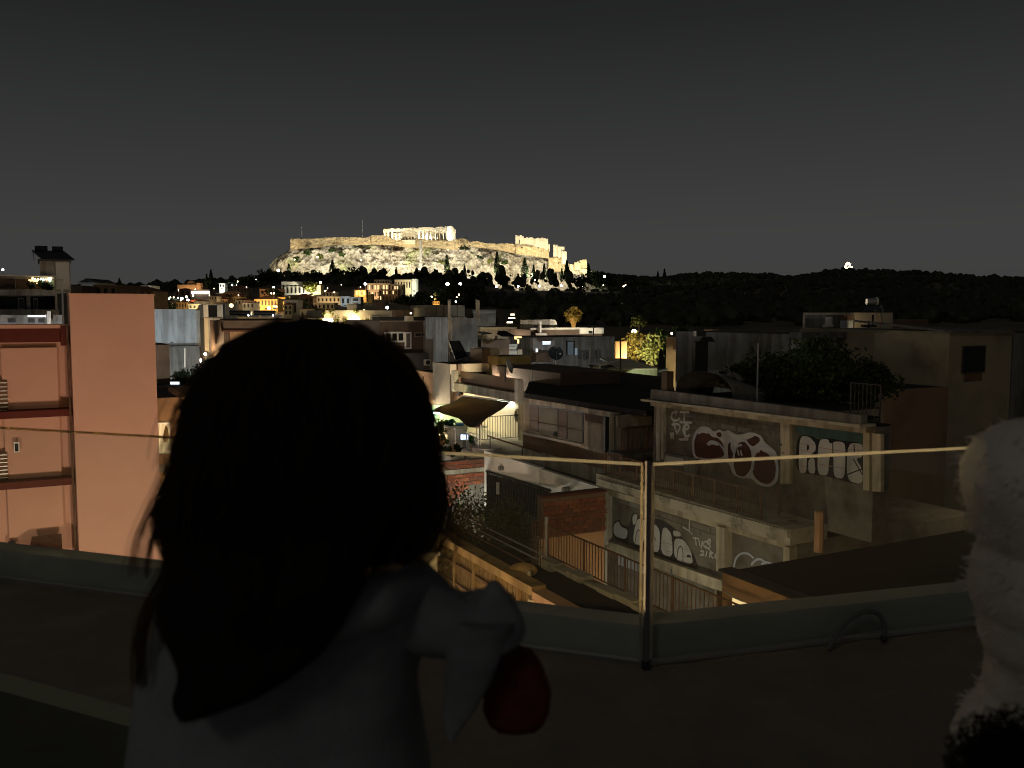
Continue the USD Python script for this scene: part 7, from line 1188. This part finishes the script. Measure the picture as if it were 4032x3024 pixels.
per.part('draped_sleeve', loft(resample([(2440, 1800, 2030), (2500, 1750, 2015), (2600, 1752, 1975), (2700, 1748, 1930), (2800, 1742, 1875), (2870, 1748, 1815), (2915, 1765, 1785)], 30), lambda y: 1.09, lambda y: float(np.interp(y, [2440, 2600, 2915], [.03, .022, .006])), 32, 5, .006, 16.), M_cloth, smooth=True)
per.part('hood', hulls([[(P(1560, 2310, 1.13), .028), (P(1650, 2320, 1.13), .026), (P(1480, 2370, 1.06), .034)], [(P(1480, 2370, 1.06), .034), (P(1250, 2430, 1.05), .036), (P(1000, 2420, 1.06), .034)]], .014, 10), M_cloth, smooth=True)
tro = []
for s in (-1, 1): tro += [[(hip + [-.08, 0, .02], .125), (hip + [.08, 0, .02], .125)]] + chain([(hip + [s * .09, 0, -.02], .105), (np.array([hip[0] + s * .10, 1.20, z(.46)]), .075), (np.array([hip[0] + s * .11, 1.14, z(.11)]), .055)])
per.part('trousers', hulls(tro, .03, 8), M_denim, smooth=True)
for s in (-1, 1): per.part('shoe', hulls([[(np.array([hip[0] + s * .11, 1.11, z(.055)]), .05), (np.array([hip[0] + s * .12, 1.31, z(.036)]), .035)]], .02, 5), M_shoe, smooth=True)
tab = [(1257, 1195, 1262), (1264, 1120, 1330), (1280, 1060, 1390), (1310, 985, 1455), (1360, 910, 1525), (1420, 850, 1580), (1500, 800, 1632), (1600, 765, 1672), (1700, 742, 1695), (1800, 722, 1704), (1850, 712, 1700), (1900, 690, 1668), (1950, 668, 1600), (2000, 648, 1535), (2050, 640, 1490), (2110, 652, 1462), (2150, 672, 1445), (2210, 676, 1428), (2260, 690, 1415), (2310, 672, 1398), (2370, 640, 1368), (2420, 632, 1340), (2480, 648, 1312), (2540, 672, 1268), (2600, 700, 1216), (2650, 716, 1150), (2700, 706, 1080), (2740, 690, 1010), (2775, 688, 930), (2800, 694, 850), (2818, 716, 780)]
rows = resample(tab, 150)
hd = lambda y: float(np.interp(y, [1257, 1500, 1900, 2250, 2815], [1.10, 1.09, 1.08, 1.015, .995])); hh_ = lambda y: float(np.interp(y, [1257, 1264, 1280, 1310, 1400, 1550, 1850, 2000, 2250, 2815], [.02, .045, .062, .08, .11, .128, .12, .085, .035, .018]))
per.part('hair', loft(rows, hd, hh_, 120, 2, .010, 14., .016), M_hair, smooth=True)
for pts, r0 in ((((1600, 1840), (1655, 1930), (1640, 2030), (1580, 2120), (1500, 2195), (1425, 2238)), .024), (((1665, 1840), (1706, 1930), (1700, 2030), (1668, 2110), (1620, 2180), (1560, 2222)), .020), (((1560, 1880), (1580, 1960), (1555, 2060), (1500, 2140), (1440, 2200)), .016), (((1690, 1860), (1724, 1950), (1722, 2050), (1706, 2110)), .012)):
    a = smooth(np.array([P(x, y, 1.09) for x, y in pts])); per.part('hair_lock', MB().tube(a, r0 * np.interp(np.linspace(0, 1, len(a)), [0, .3, .8, 1], [1, 1, .5, .12]), 10), M_hair, smooth=True)
e = P(1432, 2243, 1.06); er = per.part('earring', MB().ball(e, .011, 2), plain('gold', (.75, .5, .2), .25, 1.)); er.part('pin', MB().tube([e, e + [.02, 0, .002], e + [.045, .01, .001]], .003, 5), plain('gold', (.75, .5, .2), .25, 1.))
rg = np.random.default_rng(11); S = []
for k in range(2200):                                       # strands lying on the hair, some standing off it
    ya = rg.uniform(1262, 2300); yb = min(2830, ya + rg.uniform(180, 620)); th0 = rg.uniform(-math.pi, .25) if rg.random() < .8 else rg.uniform(0, 6.28); off = 1.0 + abs(rg.normal(0, .038)); dth = rg.normal(0, .14); wv = rg.uniform(.004, .016); wp = rg.uniform(0, 6.28); ys_ = np.linspace(ya, yb, 9); st = []
    for j, y in enumerate(ys_):
        l, r = np.interp(y, [q[0] for q in tab], [q[1] for q in tab]), np.interp(y, [q[0] for q in tab], [q[2] for q in tab]); d = hd(y); a, b = P(l, y, d), P(r, y, d); w = (b[0] - a[0]) / 2; t_ = th0 + dth * j / 8 + wv * 4 * math.sin(j * 1.3 + wp)
        o = off + (.06 * rg.random() ** 3 * (j / 8) ** 2 if k % 5 == 0 else 0); st.append([(a[0] + b[0]) / 2 + w * o * math.cos(t_), d + hh_(y) * o * math.sin(t_), a[2]])
    S.append(np.array(st))
for base, n, sp in ((((770, 1600), (720, 1720), (665, 1850), (620, 1960), (570, 2060), (535, 2150), (515, 2260)), 26, 16), (((760, 1560), (700, 1650), (655, 1760), (640, 1840)), 18, 26), (((660, 2010), (625, 2070), (600, 2130), (585, 2200), (580, 2270)), 24, 6), (((690, 2200), (640, 2300), (570, 2420), (545, 2560), (550, 2700)), 70, 15), (((700, 1900), (670, 1990), (660, 2100), (690, 2190), (640, 2280)), 40, 16), (((1690, 1750), (1722, 1900), (1732, 2020), (1700, 2140), (1640, 2210)), 60, 13), (((1640, 1560), (1700, 1680), (1726, 1800), (1738, 1930)), 16, 9), (((1580, 1980), (1600, 2080), (1560, 2170), (1490, 2225)), 40, 12), (((1680, 1800), (1728, 1920), (1752, 2020), (1745, 2110), (1700, 2180), (1650, 2215)), 34, 22), (((1690, 1900), (1740, 1990), (1790, 2060), (1800, 2130), (1760, 2190)), 16, 20), (((1700, 2040), (1760, 2100), (1830, 2150)), 10, 18), (((1500, 1320), (1600, 1430), (1670, 1560), (1705, 1700), (1718, 1840)), 40, 14), (((960, 1330), (850, 1450), (780, 1580), (745, 1720), (715, 1850)), 36, 13), (((1180, 1262), (1330, 1278), (1460, 1340)), 22, 9), (((1220, 1262), (1080, 1280), (960, 1345)), 22, 9), (((1400, 1280), (1530, 1360), (1620, 1470), (1680, 1600)), 26, 12), (((1100, 1262), (960, 1320), (850, 1430), (780, 1560)), 26, 11)):
    for k in range(n):
        o = rg.normal(0, sp, 2); g_ = rg.normal(0, sp * .6, 2); L = len(base); S.append(smooth(np.array([P(x + o[0] + g_[0] * j / L, y + o[1] + g_[1] * j / L, 1.06 + .02 * (k % 3)) for j, (x, y) in enumerate(base)]), 2))
curves(per, 'loose_strands', S, .0013, M_strand)
ph = (haL + haR) / 2 + [0, .04, .07]; q = thing('phone', 'phone held at chest height by the person with long hair', 'phone', ph); q.part('body', MB().box(ph[0] - .075, ph[0] + .075, ph[1] - .004, ph[1] + .004, ph[2] - .037, ph[2] + .037), M_black); q.part('lens', MB().ball(ph + [-.06, .005, .022], .006, 1), M_metal)
b = P(2035, 2720, 1.16); q = thing('red_pouch', 'dark red soft pouch hanging at the raised elbow', 'bag', b); tm = trimesh.creation.icosphere(3, 1.0); v = np.asarray(tm.vertices); v = np.sign(v) * np.abs(v) ** .75; v = v * (1 + .25 * (meshkit.fbm(v * 2, 3, 4) - .5))[:, None] * [.046, .035, .058]; v[:, 0] *= 1 - .25 * (v[:, 2] / .058 > 0) * (v[:, 2] / .058); q.part('pouch', MB().add(v + b, tm.faces), plaster('red_cloth', (.11, .016, .014), dark=.6, scale=20), smooth=True); q.part('strap', MB().tube([b + [-.01, 0, .05], b + [-.02, -.01, .08], elR + [0, 0, -.03]], .004, 5), plaster('red_cloth', (.11, .016, .014)))
# the person at the right edge
pr = thing('person', 'person in a pale fleece jacket cut off by the right edge', 'person', (.95, 1.2, FL)); M_fleece = plaster('fleece', (.60, .56, .49), dark=.85, scale=5, fine=200, bump=.2)
lt = [(1655, 4000), (1668, 3962), (1690, 3925), (1730, 3880), (1780, 3846), (1840, 3828), (1900, 3824), (1960, 3836), (2000, 3850), (2050, 3862), (2110, 3876), (2150, 3892), (2172, 3903), (2190, 3890), (2230, 3872), (2290, 3866), (2360, 3868), (2410, 3884), (2440, 3902), (2500, 3908), (2560, 3914), (2610, 3936), (2650, 3945), (2700, 3936), (2760, 3928), (2810, 3900), (2870, 3845), (2960, 3800)]
yy = np.linspace(1655, 2960, 110); rw = [(y, np.interp(y, [a for a, b in lt], [b for a, b in lt]), 5300 - 40 * (y > 2500)) for y in yy]
pr.part('fleece_jacket', loft(rw, lambda y: 1.2, lambda y: float(np.interp(y, [1655, 1720, 1850, 2960], [.05, .10, .15, .17])), 90, 7, .004, 18.), M_fleece, smooth=True)
S = []
for k in range(900):                                       # the nap of the fleece
    y = rg.uniform(1660, 2900); l = np.interp(y, [a for a, b in lt], [b for a, b in lt]); h = float(np.interp(y, [1655, 1720, 1850, 2960], [.05, .10, .15, .17])); a, b = P(l, y, 1.2), P(5300, y, 1.2); t_ = rg.uniform(2.0, 4.6); w = (b[0] - a[0]) / 2
    q_ = np.array([(a[0] + b[0]) / 2 + w * np.sign(math.cos(t_)) * abs(math.cos(t_)) ** .85, 1.2 + h * np.sign(math.sin(t_)) * abs(math.sin(t_)) ** .85, a[2]]); n_ = np.array([math.cos(t_), math.sin(t_), 0]); d_ = rg.normal(size=3) * .006
    S.append(np.array([q_ - n_ * .003, q_ + n_ * .002 + d_ * .25, q_ + n_ * .0035 + d_ * .5, q_ + n_ * .0045 + d_ * .8]))
curves(pr, 'fleece_nap', S, .0022, M_fleece)
hx = np.array([.93, 1.2, ZC + .08]); bb = [[(hx, .10), (hx + [-.02, .05, -.01], .085)], [(hx + [-.01, .05, -.03], .06), (hx + [-.01, .08, -.08], .04)], [(hx + [0, 0, -.05], .06), (hx + [0, 0, -.2], .065)], [(hx + [-.17, 0, -.3], .07), (hx + [.17, 0, -.3], .07), (hx + [-.1, 0, -.75], .11), (hx + [.1, 0, -.75], .11)]]
for s in (-1, 1): bb += chain([(np.array([.95 + s * .1, 1.2, z(.88)]), .09), (np.array([.95 + s * .11, 1.22, z(.48)]), .06), (np.array([.95 + s * .12, 1.18, z(.08)]), .04)]) + [[(np.array([.95 + s * .12, 1.17, z(.045)]), .04), (np.array([.95 + s * .12, 1.36, z(.03)]), .03)]]
bb += chain([(hx + [.19, 0, -.32], .05), (hx + [.24, .02, -.58], .04), (hx + [.16, .2, -.70], .028)]) + hand(hx + [.16, .2, -.70], (-.3, .9, -.1), (0, 0, 1), 1); bb += chain([(hx + [-.19, 0, -.32], .05), (hx + [-.2, .04, -.58], .04), (hx + [-.06, .22, -.66], .028)]) + hand(hx + [-.06, .22, -.66], (.3, .9, -.1), (0, 0, 1), -1)
pr.part('body', hulls(bb, .02, 6), M_skin, smooth=True); pr.part('hair', MB().ball(hx + [0, -.02, .035], .118, 3, (1, 1, .95)), M_hair, smooth=True); 
for s in (-1, 1): pr.part('eye', MB().ball(hx + [-.02 + s * .032, .132, .0], .012, 2), M_white)
tr2 = []
for s in (-1, 1): tr2 += chain([(np.array([.95 + s * .1, 1.2, z(.95)]), .12), (np.array([.95 + s * .11, 1.22, z(.48)]), .08), (np.array([.95 + s * .12, 1.18, z(.10)]), .055)])
pr.part('trousers', hulls(tr2, .03, 6), M_denim, smooth=True)
c = P(4030, 3020, 1.0); q = thing('shaggy_bag', 'black shaggy bag in the lower right corner', 'bag', c); q.part('body', MB().ball(c, .055, 2, (1.1, .8, .7)), M_hair, smooth=True); q.part('handle', MB().tube([c + [.05, 0, .04], c + [.08, 0, .1], c + [.12, .05, .12], c + [.14, .1, .05]], .008, 6), M_metal); S = []
for k in range(420):
    d = rg.normal(size=3); d /= np.linalg.norm(d); s_ = c + d * [.058, .044, .038]; a = np.cross(d, rg.normal(size=3)); a /= np.linalg.norm(a); b_ = np.cross(d, a); rr = rg.uniform(.006, .011)
    S.append(np.array([s_ + d * .004 * j + (a * math.cos(j * .9 + k) + b_ * math.sin(j * .9 + k)) * rr for j in range(9)]))
curves(q, 'curls', S, .003, M_hair)
